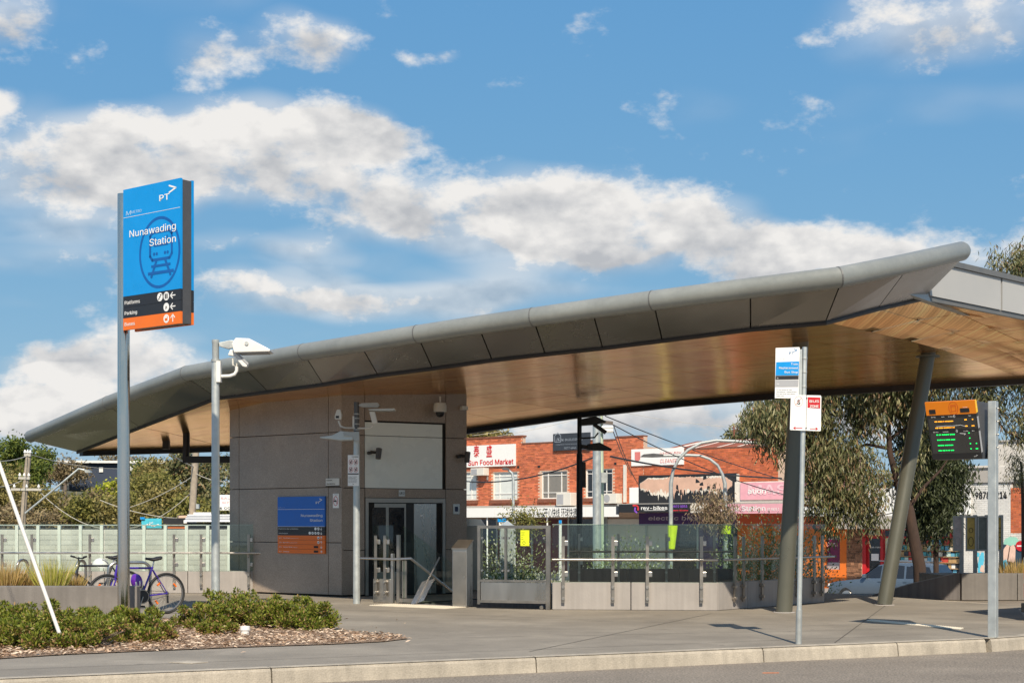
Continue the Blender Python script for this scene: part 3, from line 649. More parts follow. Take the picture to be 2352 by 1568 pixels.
def wall_sign():
    r = FA.rect(641, 1140, 749, 1270); t0, t1, z0, z1 = r; W = t1 - t0; H = z1 - z0
    root = thing('station_information_sign', 'blue black and orange Nunawading Station sign on the lift tower wall', 'sign', FA.pt((t0 + t1) / 2, z0, 0))
    f = lambda a, b: (t0 + W * a, z0 + H * b)
    mb = MB(); FA.box(mb, t0, t1, z0 + H * .472, z1, .002, .04); mb.build('blue_panel', M_['blue_deep'], root)
    for k in range(2):
        mb = MB(); FA.box(mb, t0, t1, z0 + H * (.320 + .076 * k) + .003, z0 + H * (.396 + .076 * k) - .003, .002, .04); mb.build('black_panel', M_['signblack'], root)
    for k in range(4):
        mb = MB(); FA.box(mb, t0, t1, z0 + H * (.08 * k), z0 + H * (.08 * k + .08) - .006, .002, .04); mb.build('orange_panel', M_['orange'], root)
    d = .044; mb = MB()
    for zl in (.775, .470): FA.box(mb, t0 + .005, t1 - .005, z0 + H * zl, z0 + H * (zl + .005), .0405, d); mb.build('rule_line', M_['wht'], root); mb = MB()
    t, z = f(.95, .87); pt_logo(mb, FA, t, z, H * .068, d); mb.build('transport_mark', M_['wht'], root); mb = MB()
    t, z = f(.955, .645); write(mb, FA, 'Nunawading', t, z, H * .063, d, wd=W * .45, al='R', bold=.006); t, z = f(.955, .56); write(mb, FA, 'Station', t, z, H * .063, d, wd=W * .26, al='R', bold=.006)
    for s_, a, b in (('Platforms and underpass', .42, .425), ('Information', .20, .345)):
        t, z = f(.025, b); write(mb, FA, s_, t, z, H * .024, d, wd=W * a, bold=.01)
    for k, (no, s_, a, sm, sa) in enumerate((('903', 'Chelsea', .13, '', 0), ('902', 'Airport West', .20, 'via Doncaster', .10), ('735', 'Box Hill', .12, 'via Burwood', .17), ('273', 'The Pines', .15, 'via Park Orchards', .17))):
        t, z = f(.03, .08 * k + .022); write(mb, FA, no, t, z, H * .024, d, wd=W * .055, bold=.008); t, z = f(.12, .08 * k + .022); write(mb, FA, s_, t, z, H * .024, d, wd=W * a, bold=.008)
        if sm: t, z = f(.13 + a, .08 * k + .022); write(mb, FA, sm, t, z, H * .013, d, wd=W * sa, bold=.006)
    for k, dr in enumerate(('right', 'down', 'up', 'up', 'down', 'down')):
        b = .08 * k + .036 if k < 4 else .320 + .076 * (k - 4) + .036
        t, z = f(.93, b); mq = MB(); arrow(mq, FA, t, z, H * .024, dr, H * .008, d); mq.build('direction_arrow', M_['wht'], root)
    for (a, b) in ((.87, .196), (.87, .276), (.87, .358), (.81, .358), (.75, .358), (.69, .358), (.87, .434), (.81, .434)):
        t, z = f(a, b); mq = MB(); disc(mq, FA, t, z, W * .024, H * .026, d); mq.build('icon_disc', M_['wht'], root)
    mb.build('lettering', M_['wht'], root)
    mb = MB(); t, z = f(.02, .80); write(mb, FA, 'M', t, z, H * .032, d, wd=W * .045, bold=-.005, slant=.2); write(mb, FA, 'METRO', t + W * .055, z + .004, H * .018, d, wd=W * .085, bold=0); mb.build('operator_mark', mat('pale_blue_print', (.30, .40, .60), .5), root)
    for b in (.036, .116):
        mb = MB(); t, z = f(.82, b); flat(mb, FA, [(t - W * .045, z - H * .018), (t + W * .045, z - H * .018), (t + W * .045, z + H * .018), (t - W * .045, z + H * .018)], d); mb.build('pictogram', M_['ink'], root)
    for (a, b) in ((.87, .196), (.87, .276)):
        mb = MB(); t, z = f(a, b); flat(mb, FA, [(t - W * .012, z - H * .012), (t + W * .012, z - H * .012), (t + W * .012, z + H * .004), (t - W * .012, z + H * .004)], d + .003); mb.build('pictogram', M_['ink'], root)
    for (a, b) in ((.81, .358), (.75, .358), (.87, .434), (.87, .358)):
        mb = MB(); t, z = f(a, b); stroke(mb, FA, [(t - W * .010, z - H * .012), (t + W * .010, z + H * .012)], H * .007, d + .003); mb.build('pictogram', M_['ink'], root)
    # two small white notices beside it
    r = thing('no_smoking_sign', 'tall white no smoking sign beside the blue wall sign', 'sign', FA.pp(772, 1165))
    mb = MB(); FA.pbox(mb, 765.5, 1133, 779, 1166, .001, .012); mb.build('plate', M_['wht'], r)
    t, z = FA.hit(772, 1150); mb = MB(); ring(mb, FA, t, z, .065, .10, .012, .016); stroke(mb, FA, [(t - .045, z + .06), (t + .045, z - .06)], .012, .016); mb.build('prohibition_ring', M_['red'], r)
    mb = MB(); flat(mb, FA, [(t - .05, z - .014), (t + .03, z - .014), (t + .03, z + .012), (t - .05, z + .012)], .019); write(mb, FA, 'No Smoking', t - .055, z + .125, .016, .016, wd=.11); mb.build('lettering', M_['ink'], r)
    r = thing('video_monitoring_sign', 'wide white no smoking and video monitoring sign above the blue sign', 'sign', FA.pp(765, 1114))
    mb = MB(); FA.pbox(mb, 750, 1098, 781, 1114.5, .012, .022); mb.build('plate', M_['offwhite'], r)
    mb = MB(); FA.pbox(mb, 750, 1114.5, 781, 1116.5, .012, .023); mb.build('base_strip', M_['ink'], r)
    mb = MB()
    for s_, py, wd in (('No Smoking', 1104, .16), ('Video Monitoring', 1112, .24)):
        t, z = FA.hit(752, py); write(mb, FA, s_, t, z, .034, .026, wd=wd)
    mb.build('lettering', M_['ink'], r)
wall_sign()
def pprism(mb, fr, pts, d0, d1):
    q = [fr.pp(x, y, d0) for x, y in pts]; return mb.prism(q, Vector((fr.n.x, fr.n.y, 0)) * (d1 - d0))
V3 = lambda v, z=0.: Vector((v.x, v.y, z))

# ---------------------------------------------------------------- glass balustrades
def post_set(fr, px, root, z0=.13, z1=1.27, d=.05, wd=.055):
    t = fr.T(px); mb = MB(); fr.box(mb, t - wd / 2, t + wd / 2, z0, z1, d, d + .016)
    fr.box(mb, t - .005, t + .005, z0, z1, d - .03, d)
    po = mb.build('post', M_['steel_dark'], root)
    for z in (.20, .40):
        q = fr.pt(t, z, 0); n3 = V3(fr.n); MB().tube(q, q + n3 * (d + .045), .03, .026, 12).build('bolt', M_['steel'], po, smooth=True)
    for z in (.62, 1.15):
        mb = MB(); fr.box(mb, t - .01, t + .085, z - .045, z + .045, d - .032, d - .005); mb.build('glass_clamp', M_['steel'], po, bevel=.008)
def balustrade(root, fr, t0, t1, posts, joints, zc=.48, zg=1.47, rail=True, rz=.87, ext=(0, 0), conc=None, thick=.20, raild=.13):
    ts = [t0] + [fr.T(j) for j in joints] + [t1]
    for a, b in zip(ts[:-1], ts[1:]):
        mb = MB(); fr.box(mb, a + .006, b - .006, 0.002, zc, -thick, 0); mb.build('concrete_upstand', conc or M_['conc'], root, bevel=.012)
        mb = MB(); fr.box(mb, a + .006, b - .006, zc + .004, zg, .004, .016); mb.build('glass_pane', M_['glass'], root)
        mb = MB(); fr.box(mb, a + .006, b - .006, zg, zg + .006, .004, .016); mb.build('pane_edge', mat_edge, root)
    for px in posts: post_set(fr, px, root)
    if rail:
        MB().tube(fr.pt(t0 - ext[0], rz, raild), fr.pt(t1 + ext[1], rz, raild), .023, n=12).build('handrail', M_['steel'], root, smooth=True)
        for px in posts:
            t = fr.T(px); q = fr.pt(t, rz - .10, .06); MB().path([q, fr.pt(t, rz - .07, raild - .02), fr.pt(t, rz - .01, raild)], .009, 6).build('rail_bracket', M_['steel'], root)
mat_edge = mat('pale_green_glass_edge', (.42, .55, .48), .2)
FL = Fr((-5.42, 32.25), (1, 0))
r = thing('left_glass_balustrade', 'glass balustrade on concrete upstand left of the lift tower', 'balustrade', (-8, 32.25, 0))
balustrade(r, FL, FL.T(-160), FL.T(601), (7, 75, 208, 401, 463, 572), (-70, 40, 240, 431), ext=(0, .07))
a = Vector((.69, 25.93)); b = Vector((3.52, 25.66)); c = Vector((5.92, 28.40))
F1 = Fr(a, b - a); F2 = Fr(b, c - b)
r = thing('stair_glass_balustrade', 'glass balustrade on concrete upstand around the stairs beside the leaning columns', 'balustrade', (b.x, b.y, 0))
balustrade(r, F1, 0, (b - a).length, (1294, 1408, 1487, 1611), (1449,), ext=(-.02, 0), thick=.16)
balustrade(r, F2, 0.004, (c - b).length, (1682, 1702, 1745, 1827, 1865, 1883), (1718,), ext=(0, .12), thick=.16)
F3 = Fr((1.3, 33.95), (1, 0)); r = thing('rear_glass_balustrade', 'glass balustrade seen through the glass on the far side of the stairs', 'balustrade', (3, 33.95, 0))
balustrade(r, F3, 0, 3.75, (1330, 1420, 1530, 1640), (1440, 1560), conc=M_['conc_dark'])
# steel ended balustrade at the stair head
a = G(857, 1383.5); b = G(904, 1384.5); F4 = Fr((a.x, a.y), (b.x - a.x, b.y - a.y)); W4 = (b - a).length
r = thing('stair_head_balustrade', 'short glass and stainless steel balustrade with sloping handrail at the top of the stairs', 'balustrade', (a.x, a.y, 0))
mb = MB(); F4.box(mb, 0, W4 - .06, .004, .455, -.06, 0); mb.build('steel_upstand', M_['steel'], r, bevel=.006)
mb = MB(); F4.box(mb, 0, W4, .46, 1.46, .006, .018); mb.build('glass_pane', M_['glass'], r)
for px in (866, 887): post_set(F4, px, r)
mb = MB(); F4.box(mb, W4 - .05, W4, .004, .93, -.05, .02); mb.build('end_post', M_['steel'], r)
mb = MB(); F4.box(mb, W4 + .05, W4 + .11, .004, 1.28, -.08, -.02); F4.box(mb, W4 + .15, W4 + .24, .10, .80, -.08, -.05); F4.box(mb, W4 + .06, W4 + .5, .02, .09, -.09, -.03); mb.build('gate_frame', M_['steel_dark'], r)
mb = MB(); mb.path([P(826, 1281, 28.4), P(905, 1283.5, 27.95), P(943, 1281.5, 27.75), P(1037, 1356, 28.9)], .023, 10); mb.build('handrail', M_['steel'], r, smooth=True)
mb = MB(); mb.prism([P(926, 1206, 28.1), P(1037, 1292, 29.0), P(1037, 1386, 29.0), P(926, 1384, 28.1)], Vector((.006, -.012, 0))); mb.build('sloping_glass_pane', M_['glass'], r)
mb = MB(); q = P(957, 1384, 27.9); qa = P(984, 1330, 28.1); e = (qa - q); s_ = Vector((.14, -.06, .05))
mb.par(q - s_ * .9, e, s_ * .8, Vector((.01, .03, 0))); mb.par(q + s_ * .15, e * .95, s_ * .8, Vector((.01, .03, 0))); fp = mb.build('folded_gate_leaf', M_['steel'], r)
MB().tube(q - e * .02, q + e * 1.95, .016, n=8).build('gate_arm', M_['steel_dark'], fp)
# cabinet
def cabinet():
    A = G(1039, 1393.5); root = thing('steel_cabinet', 'stainless steel pillar cabinet with sloping top beside the stairs', 'cabinet', A)
    f = Fr((A.x, A.y), tuple(Vector((.94, -.33)))); w_, dp, z1, z2 = .275, .30, 1.05, 1.19
    pr = [f.pt(0, 0.01, 0), f.pt(0, z1, 0), f.pt(0, z2, -dp), f.pt(0, 0.01, -dp)]
    MB().prism(pr, f.pt(w_, 0, 0) - f.pt(0, 0, 0)).build('body', M_['steel'], root, bevel=.006)
    mb = MB(); f.box(mb, .015, w_ - .015, .05, z1 - .06, 0, .010); d = mb.build('door', M_['steel_dark'], root, bevel=.003)
    mb = MB(); f.box(mb, w_ - .05, w_ - .035, .52, .56, .010, .024); mb.build('lock', M_['steel'], d)
    mb = MB(); q = [f.pt(-.012, z1 + .004, .02), f.pt(-.012, z2 + .012, -dp - .01), f.pt(-.012, z2 - .012, -dp - .01), f.pt(-.012, z1 - .02, .02)]; mb.prism(q, f.pt(w_ + .024, 0, 0) - f.pt(0, 0, 0)); mb.build('sloping_lid', M_['steel_dark'], root)
cabinet()
def gate():
    a = Vector((-.60, 26.42)); b = Vector((.665, 25.95)); f = Fr(a, b - a); W = (b - a).length
    root = thing('sliding_gate', 'stainless steel framed glass gate with yellow notice on wheels', 'gate', (a.x, a.y, 0))
    z = lambda py: f.hit(1180, py)[1]; T = f.T
    mb = MB(); f.box(mb, 0, .05, z(1388), z(1206), -.03, .03); f.box(mb, W - .075, W, .004, z(1206), -.03, .03); f.box(mb, .05, W - .075, z(1213), z(1206), -.028, .028)
    f.box(mb, .05, W - .075, z(1336), z(1331), -.026, .026); tm = T(1162); f.box(mb, tm - .02, tm + .02, z(1331), z(1213), -.026, .026); f.box(mb, .05, W - .075, z(1384), z(1378), -.03, .045)
    mb.build('frame', M_['steel_dark'], root)
    mb = MB(); f.box(mb, .06, W - .08, z(1378), z(1337), -.012, .012); mb.build('kick_panel', M_['steel'], root)
    for (t0, t1) in ((.055, tm - .024), (tm + .024, W - .08)):
        mb = MB(); f.box(mb, t0, t1, z(1330), z(1214), -.006, .006); mb.build('glass_pane', M_['glass'], root)
        for tt in (t0 + .03, t1 - .03):
            for zz in (1235, 1310): q = f.pt(tt, z(zz), .0); MB().tube(q - V3(f.n) * .02, q + V3(f.n) * .03, .02, n=10).build('glass_fixing', M_['steel'], root)
    mb = MB(); f.pbox(mb, 1196, 1217, 1216, 1253, .007, .011); nt = mb.build('yellow_notice', M_['limeyel'], root)
    mb = MB()
    for k, s_ in enumerate(('Smoking is', 'prohibited', 'at this', 'station')):
        t, zz = f.hit(1198, 1223 + 5 * k); write(mb, f, s_, t, zz, .016, .014)
    t, zz = f.hit(1204, 1246); ring(mb, f, t, zz, .028, .028, .006, .014, 16); mb.build('lettering', M_['ink'], nt)
    q = f.pt(T(1244), .036, 0); MB().tube(q - V3(f.n) * .015, q + V3(f.n) * .015, .034, n=14).build('wheel', M_['steel'], root)
gate()
# tactile tiles at the stair head
tt = thing('tactile_paving', 'pale tactile paving tiles in front of the stairs', 'tactile paving', G(1020, 1397.5)); tt['kind'] = 'structure'
def tactile(root, A, e, f, nx, ny, s=.30):
    first = None
    for i in range(nx):
        for j in range(ny):
            o = A + e * (s * i) + f * (s * j)
            mb = MB(); mb.par(Vector((0, 0, .002)), V3(e) * (s - .008), V3(f) * (s - .008), (0, 0, .010))
            for a in range(6):
                for b in range(6):
                    c = V3(e) * (s * (a + .5) / 6) + V3(f) * (s * (b + .5) / 6); mb.lathe([(.017, .012), (.010, .018)], c, 6)
            if first is None:
                first = mb.build('tactile_tile', M_['tactile'], root); first.data.transform(Matrix.Translation(wo(root))); t = first
            else: t = bpy.data.objects.new('tactile_tile', first.data); C.objects.link(t); t.parent = root; WO[t.name] = wo(root)
            t.location = V3(o) - wo(root)
A = G(1022, 1398); tactile(tt, Vector((A.x, A.y)), -U, IN, 6, 2)
t2 = thing('kerb_ramp_tiles', 'pale tile strip set in the paving by the bus display', 'tactile paving', G(2200, 1446)); t2['kind'] = 'structure'
A = G(2205, 1446); e2 = (G(2055, 1432) - A); tactile(t2, Vector((A.x, A.y)), Vector((e2.x, e2.y)).normalized(), Vector((.45, .9)).normalized(), 7, 1)
mb = MB(); q = [G(388, 1521), G(430, 1518.5), G(478, 1520.5), G(438, 1524)]; mb.prism([p + Vector((0, 0, .003)) for p in q], (0, 0, .006))
tag(mb.build('service_cover', M_['kerb'], loc=q[1]), 'small white service cover set in the pavement near the kerb', 'cover')

# ---------------------------------------------------------------- pylon sign
def pylon():
    f = Fr((-5.754, 22.2), (.795, -.607)); W, z0, H = 1.286, 4.34, 2.075
    pc = Vector((-.2589 * 22.42, 22.42, 0))
    root = thing('station_pylon_sign', 'tall stainless pole sign with bright blue Nunawading Station panel', 'sign', pc)
    MB().path([pc, pc + Vector((0, 0, 3.2)), pc + Vector((0, 0, 6.40))], .09, 28).build('pole', mat_pole, root, smooth=True)
    ab = lambda a, b: (W * a, z0 + H * b)
    for side in (0, 1):
        d0, d1 = (-.035, 0) if side == 0 else (-.245, -.21)
        for nm, m, b0, b1 in (('blue_panel', 'blue_sky', .239, 1), ('black_panel', 'signblack', .1615, .2375), ('black_panel', 'signblack', .085, .1595), ('orange_panel', 'orange', 0, .0835)):
            mb = MB(); f.box(mb, 0, W, z0 + H * b0, z0 + H * b1, d0, d1); mb.build(nm, M_[m], root)
    mb = MB(); f.box(mb, .20, W - .015, z0 + .01, z0 + H - .012, -.21, -.035); mb.build('casing', mat_case, root)
    d = .003; mb = MB()
    t, z = ab(.93, .867); pt_logo(mb, f, t, z, H * .072, d, wd=W * .29); mb.build('transport_mark', M_['wht'], root)
    mb = MB(); f.box(mb, .01, W - .01, z0 + H * .797, z0 + H * .7995, 0, d); mb.build('rule_line', M_['wht'], root); mb = MB()
    t, z = ab(.925, .652); write(mb, f, 'Nunawading', t, z, .142, .007, wd=1.035, al='R', bold=.006); t, z = ab(.925, .565); write(mb, f, 'Station', t, z, .142, .007, wd=.58, al='R', bold=.006)
    for s_, b, a in (('Platforms', .180, .27), ('Parking', .106, .22), ('Buses', .028, .18)):
        t, z = ab(.03, b); write(mb, f, s_, t, z, .072, d, wd=W * a, bold=.008)
    for (b, dr) in ((.200, 'left'), (.124, 'left'), (.044, 'up')):
        t, z = ab(.87, b); mq = MB(); arrow(mq, f, t, z, .052, dr, .016, d); mq.build('direction_arrow', M_['wht'], root)
        t, z = ab(.76, b); mq = MB(); disc(mq, f, t, z, .062, .062, d); mq.build('icon_disc', M_['wht'], root)
    t, z = ab(.65, .200); mq = MB(); disc(mq, f, t, z, .062, .062, d); mq.build('icon_disc', M_['wht'], root)
    mb.build('lettering', M_['wht'], root)
    mb = MB(); t, z = ab(.05, .812); write(mb, f, 'M', t, z, .09, d, wd=.11, bold=-.004, slant=.2); write(mb, f, 'METRO', t + .125, z + .015, .055, d, wd=.235, bold=.0); mb.build('operator_mark', mat('faded_print', (.42, .62, .80), .5), root)
    mb = MB(); t, z = ab(.76, .124); write(mb, f, 'P', t, z - .03, .06, .006, al='C', bold=.02)
    t, z = ab(.76, .200); flat(mb, f, [(t - .03, z - .035), (t - .006, z - .035), (t - .006, z + .035), (t - .03, z + .035)], .006); flat(mb, f, [(t + .006, z - .035), (t + .03, z - .035), (t + .03, z + .035), (t + .006, z + .035)], .006)
    t, z = ab(.65, .200); stroke(mb, f, [(t - .035, z - .03), (t - .012, z - .03), (t - .012, z), (t + .012, z), (t + .012, z + .03), (t + .035, z + .03)], .012, .006); mb.build('pictograms', M_['ink'], root)
    mb = MB(); t, z = ab(.76, .044); flat(mb, f, [(t - .03, z - .03), (t + .03, z - .03), (t + .03, z + .036), (t - .03, z + .036)], .006); mb.build('bus_pictogram', M_['orange'], root)
    mb = MB(); t, z = ab(.76, .049); flat(mb, f, [(t - .022, z - .005), (t + .022, z - .005), (t + .022, z + .022), (t - .022, z + .022)], .009); mb.build('bus_window', M_['wht'], root)
    # train mark
    mb = MB(); c, zc = W * .642, z0 + H * .512; d = .0015; ring(mb, f, c, zc, .458, .52, .042, d, 48)
    x0, x1, y0, y1 = c - .21, c + .27, zc - .10, zc + .30
    stroke(mb, f, [(x0 + .05, y0), (x0, y0 + .06), (x0, y1 - .05), (x0 + .06, y1), (x1 - .06, y1), (x1, y1 - .05), (x1, y0 + .06), (x1 - .05, y0), (x0 + .05, y0)], .042, d + .0005)
    stroke(mb, f, [(x0 + .10, y0 + .21), (x1 - .10, y0 + .21)], .04, d + .001); stroke(mb, f, [(x0 + .10, y0 + .21), (x0 + .10, y0 + .32)], .03, d + .0015); stroke(mb, f, [(x1 - .10, y0 + .21), (x1 - .10, y0 + .32)], .03, d + .0015)
    for xx in (x0 + .09, x0 + .15, x1 - .15, x1 - .09): disc(mb, f, xx, y0 + .085, .024, .024, d + .001)
    for a_, b_ in (((x0 + .14, y0 - .02), (x0 + .03, y0 - .24)), ((x1 - .14, y0 - .02), (x1 - .03, y0 - .24))): stroke(mb, f, [a_, b_], .042, d + .002)
    stroke(mb, f, [(x0 + .04, y0 - .09), (x1 - .04, y0 - .09)], .034, d + .0025); stroke(mb, f, [(x0 - .03, y0 - .19), (x1 + .03, y0 - .19)], .042, d + .003)
    mb.build('train_mark', M_['blue_mark'], root)
mat_pole = mat('polished_stainless_pole', (.60, .565, .51), .16, 1., var=.05, scale=2)
mat_case = mat('dark_grey_casing', (.085, .085, .088), .5, .2, speck=.15)
pylon()

# ---------------------------------------------------------------- lamp and camera poles
def pole_left():
    b = Vector((-.1976 * 25.0, 25.0, 0)); f = Fr((b.x, b.y), (1, 0)); g = lambda x, y: (232.7 + .3436 * x, 379.7 + .3436 * y)
    root = thing('camera_lamp_pole', 'galvanised pole with white floodlight and white camera standing in the shrubs', 'lamp post', b)
    MB().path([b, b + Vector((0, 0, 2)), b + Vector((0, 0, 4.22))], [.071, .068, .065], 20).build('pole', M_['galv'], root, smooth=True)
    MB().lathe([(.057, 4.16), (.057, 4.48), (.063, 4.49), (.063, 4.545), (.05, 4.55)], b, 20).build('pole_top', M_['galv'], root, smooth=True)
    MB().lathe([(.076, 4.18), (.076, 4.22)], b, 20).build('clamp', M_['galv_dull'], root)
    mb = MB(); pprism(mb, f, [g(*p) for p in ((788, 1185), (860, 1170), (985, 1175), (1005, 1195), (990, 1218), (905, 1215), (850, 1228), (790, 1210))], -.04, .04); mb.build('lamp_bracket', M_['galv'], root, bevel=.008)
    mb = MB(); pprism(mb, f, [g(*p) for p in ((885, 1200), (910, 1162), (1000, 1165), (1140, 1238), (1138, 1252), (900, 1258))], -.19, .19)
    lh = mb.build('lamp_head', M_['white'], root, bevel=.012)
    mb = MB(); pprism(mb, f, [g(*p) for p in ((925, 1256), (1120, 1253), (1120, 1257), (925, 1263))], -.16, .16); mb.build('lamp_lens', M_['greyink'], lh)
    for k, (x, y) in enumerate(((985, 1198),)):
        q = f.pp(*g(x, y)); MB().tube(q - Vector((0, .21, 0)), q + Vector((0, .21, 0)), .032, n=16).build('pivot', M_['galv'], lh)
    mb = MB(); pprism(mb, f, [g(*p) for p in ((775, 1310), (803, 1310), (803, 1450), (775, 1450))], -.05, .09); mb.build('mounting_plate', M_['white'], root)
    mb = MB(); mb.path([f.pp(*g(*p)) for p in ((795, 1410), (860, 1407), (892, 1395), (905, 1372), (905, 1345))], .029, 10); mb.build('camera_arm', M_['white'], root, smooth=True)
    mb = MB(); pprism(mb, f, [g(*p) for p in ((850, 1270), (866, 1233), (896, 1240), (985, 1328), (975, 1350), (948, 1345), (890, 1276))], -.06, .06); cm = mb.build('camera', M_['white'], root, bevel=.01)
    mb = MB(); mb.path([f.pp(*g(*p)) for p in ((878, 1290), (880, 1335), (905, 1345), (905, 1318))], .015, 8); mb.build('camera_cable', M_['offwhite'], cm)
    mb = MB(); pprism(mb, f, [g(*p) for p in ((897, 1236), (990, 1325), (984, 1336), (890, 1246))], .061, .075); mb.build('camera_hood', M_['greyink'], cm)
pole_left()
def pole_mid():
    b = G(819, 1385.5); f = Fr((b.x, b.y), (1, 0)); g = lambda x, y: (710.3 + .16405 * x, 906.3 + .16405 * y); H = f.hit(819, 923)[1]
    root = thing('sign_lamp_pole', 'galvanised pole with prohibited sign two floodlights and two cameras before the lift tower', 'lamp post', b)
    MB().path([b, b + Vector((0, 0, H * .5)), b + Vector((0, 0, H * .84))], [.066, .062, .056], 18).build('pole', M_['galv'], root, smooth=True)
    MB().path([b + Vector((0, 0, H * .83)), b + Vector((0, 0, H))], .050, 16).build('pole_top', M_['galv_dark'], root, smooth=True)
    for py in (270, 330, 410, 490):
        z = f.hit(819, g(0, py)[1])[1]; MB().lathe([(.056, z - .012), (.06, z), (.056, z + .012)], b, 18).build('band', M_['galv_dull'], root)
    mb = MB(); pprism(mb, f, [g(*p) for p in ((165, 592), (330, 572), (450, 512), (560, 522), (625, 530), (625, 640), (450, 645), (165, 612))], -.15, .15); lh = mb.build('lamp_head', M_['galv'], root, bevel=.01)
    mb = MB(); pprism(mb, f, [g(*p) for p in ((490, 535), (712, 522), (712, 648), (640, 648), (620, 590), (500, 585))], .151, .185); mb.build('lamp_bracket', M_['galv_dull'], root)
    mb = MB(); pprism(mb, f, [g(*p) for p in ((690, 150), (740, 120), (960, 112), (985, 150), (960, 182), (740, 172))], -.05, .05); mb.build('lamp_bracket', M_['galv_dull'], root)
    mb = MB(); pprism(mb, f, [g(*p) for p in ((830, 205), (1205, 195), (1205, 226), (960, 232), (850, 225))], -.15, .15); mb.build('lamp_head', M_['galv'], root, bevel=.008)
    mb = MB(); mb.path([f.pp(*g(*p), .03) for p in ((412, 365), (440, 440), (500, 462), (640, 468), (800, 470), (870, 462), (895, 420))], .016, 8); mb.build('camera_arm', M_['offwhite'], root, smooth=True)
    mb = MB(); pprism(mb, f, [g(*p) for p in ((365, 345), (365, 300), (395, 212), (440, 210), (462, 280), (455, 350))], -.02, .10); cm = mb.build('camera', M_['offwhite'], root, bevel=.008)
    mb = MB(); pprism(mb, f, [g(*p) for p in ((380, 300), (425, 300), (425, 332), (380, 332))], .10, .108); mb.build('camera_lens', M_['black'], cm)
    mb = MB(); pprism(mb, f, [g(*p) for p in ((845, 240), (920, 238), (962, 400), (890, 412))], -.02, .08); mb.build('camera', M_['offwhite'], root, bevel=.008)
    mb = MB(); pprism(mb, f, [g(*p) for p in ((608, 300), (640, 300), (640, 470), (608, 470))], -.03, .03); mb.build('mounting_plate', M_['offwhite'], root)
    mb = MB(); f.pbox(mb, *g(546, 845), *g(701, 1275), .066, .072); sg = mb.build('sign_plate', M_['wht'], root)
    mb = MB(); f.pbox(mb, *g(549, 1101), *g(697, 1116), .072, .076); mb.build('sign_strip', M_['ink'], sg)
    mb = MB(); t, z = f.hit(*g(690, 876)); write(mb, f, 'Prohibited', t, z, .026, .076, wd=.115, al='R', bold=.03)
    for k, s_ in enumerate(('Cycling, rollerblading', 'skateboarding and', 'consumption of alcohol', 'are strictly prohibited.', 'Heavy penalties apply.')):
        t, z = f.hit(*g(556, 1152 + 19 * k)); write(mb, f, s_, t, z, .015, .076, wd=.155 if k not in (1,) else .13)
    for (x, y) in ((588, 945), (658, 945), (588, 1048), (658, 1048)):
        t, z = f.hit(*g(x, y)); stroke(mb, f, [(t - .014, z - .03), (t + .004, z), (t + .014, z + .03)], .012, .076); stroke(mb, f, [(t - .018, z + .005), (t + .016, z - .012)], .01, .0765)
    for y in (898, 1252):
        t, z = f.hit(*g(620, y)); disc(mb, f, t, z, .008, .008, .077, 8)
    mb.build('lettering', M_['ink'], sg)
    mb = MB()
    for (x, y) in ((588, 945), (658, 945), (588, 1048), (658, 1048)):
        t, z = f.hit(*g(x, y)); ring(mb, f, t, z, .036, .054, .005, .078, 20); stroke(mb, f, [(t - .022, z + .034), (t + .022, z - .034)], .005, .0785)
    mb.build('prohibition_rings', M_['red'], sg)
pole_mid()
def pole_black():
    Z = 36.4; b = P(1331, 1207, Z); b.z = 0; f = Fr((b.x, b.y), (1, 0)); g = lambda x, y: (1053.3 + .17967 * x, 943.1 + .17967 * y)
    root = thing('black_lamp_pole', 'black pole in shade with two floodlights and camera behind the stairs', 'lamp post', b)
    H = f.hit(1331, 957)[1]
    MB().path([b, b + Vector((0, 0, 2.2)), b + Vector((0, 0, 3.2))], [.085, .075, .072], 16).build('pole', M_['blackpole'], root, smooth=True)
    MB().path([b + Vector((0, 0, 3.15)), b + Vector((0, 0, H))], .055, 14).build('pole_top', M_['blackpole'], root, smooth=True)
    for pts, nm, dd in ((((1555, 110), (1750, 75), (1885, 140), (1880, 150), (1720, 178), (1560, 190)), 'lamp_head', .18), (((1640, 430), (1800, 408), (1955, 490), (1950, 510), (1640, 505)), 'lamp_head', .18), (((1560, 430), (1640, 440), (1640, 490), (1560, 480)), 'lamp_bracket', .05)):
        mb = MB(); pprism(mb, f, [g(*p) for p in pts], -dd, dd); mb.build(nm, M_['blackpole'], root, bevel=.01)
    mb = MB(); pprism(mb, f, [g(*p) for p in ((1715, 190), (1735, 150), (1900, 262), (1870, 300))], -.06, .06); mb.build('camera', M_['blackpole'], root)
    mb = MB(); mb.path([f.pp(*g(*p)) for p in ((1560, 352), (1740, 340), (1785, 280))], .02, 8); mb.build('camera_arm', M_['blackpole'], root)
    mb = MB(); pprism(mb, f, [g(*p) for p in ((1565, 655), (1625, 655), (1628, 982), (1570, 980))], -.04, .04); mb.build('speaker_panel', M_['black'], root)
pole_black()

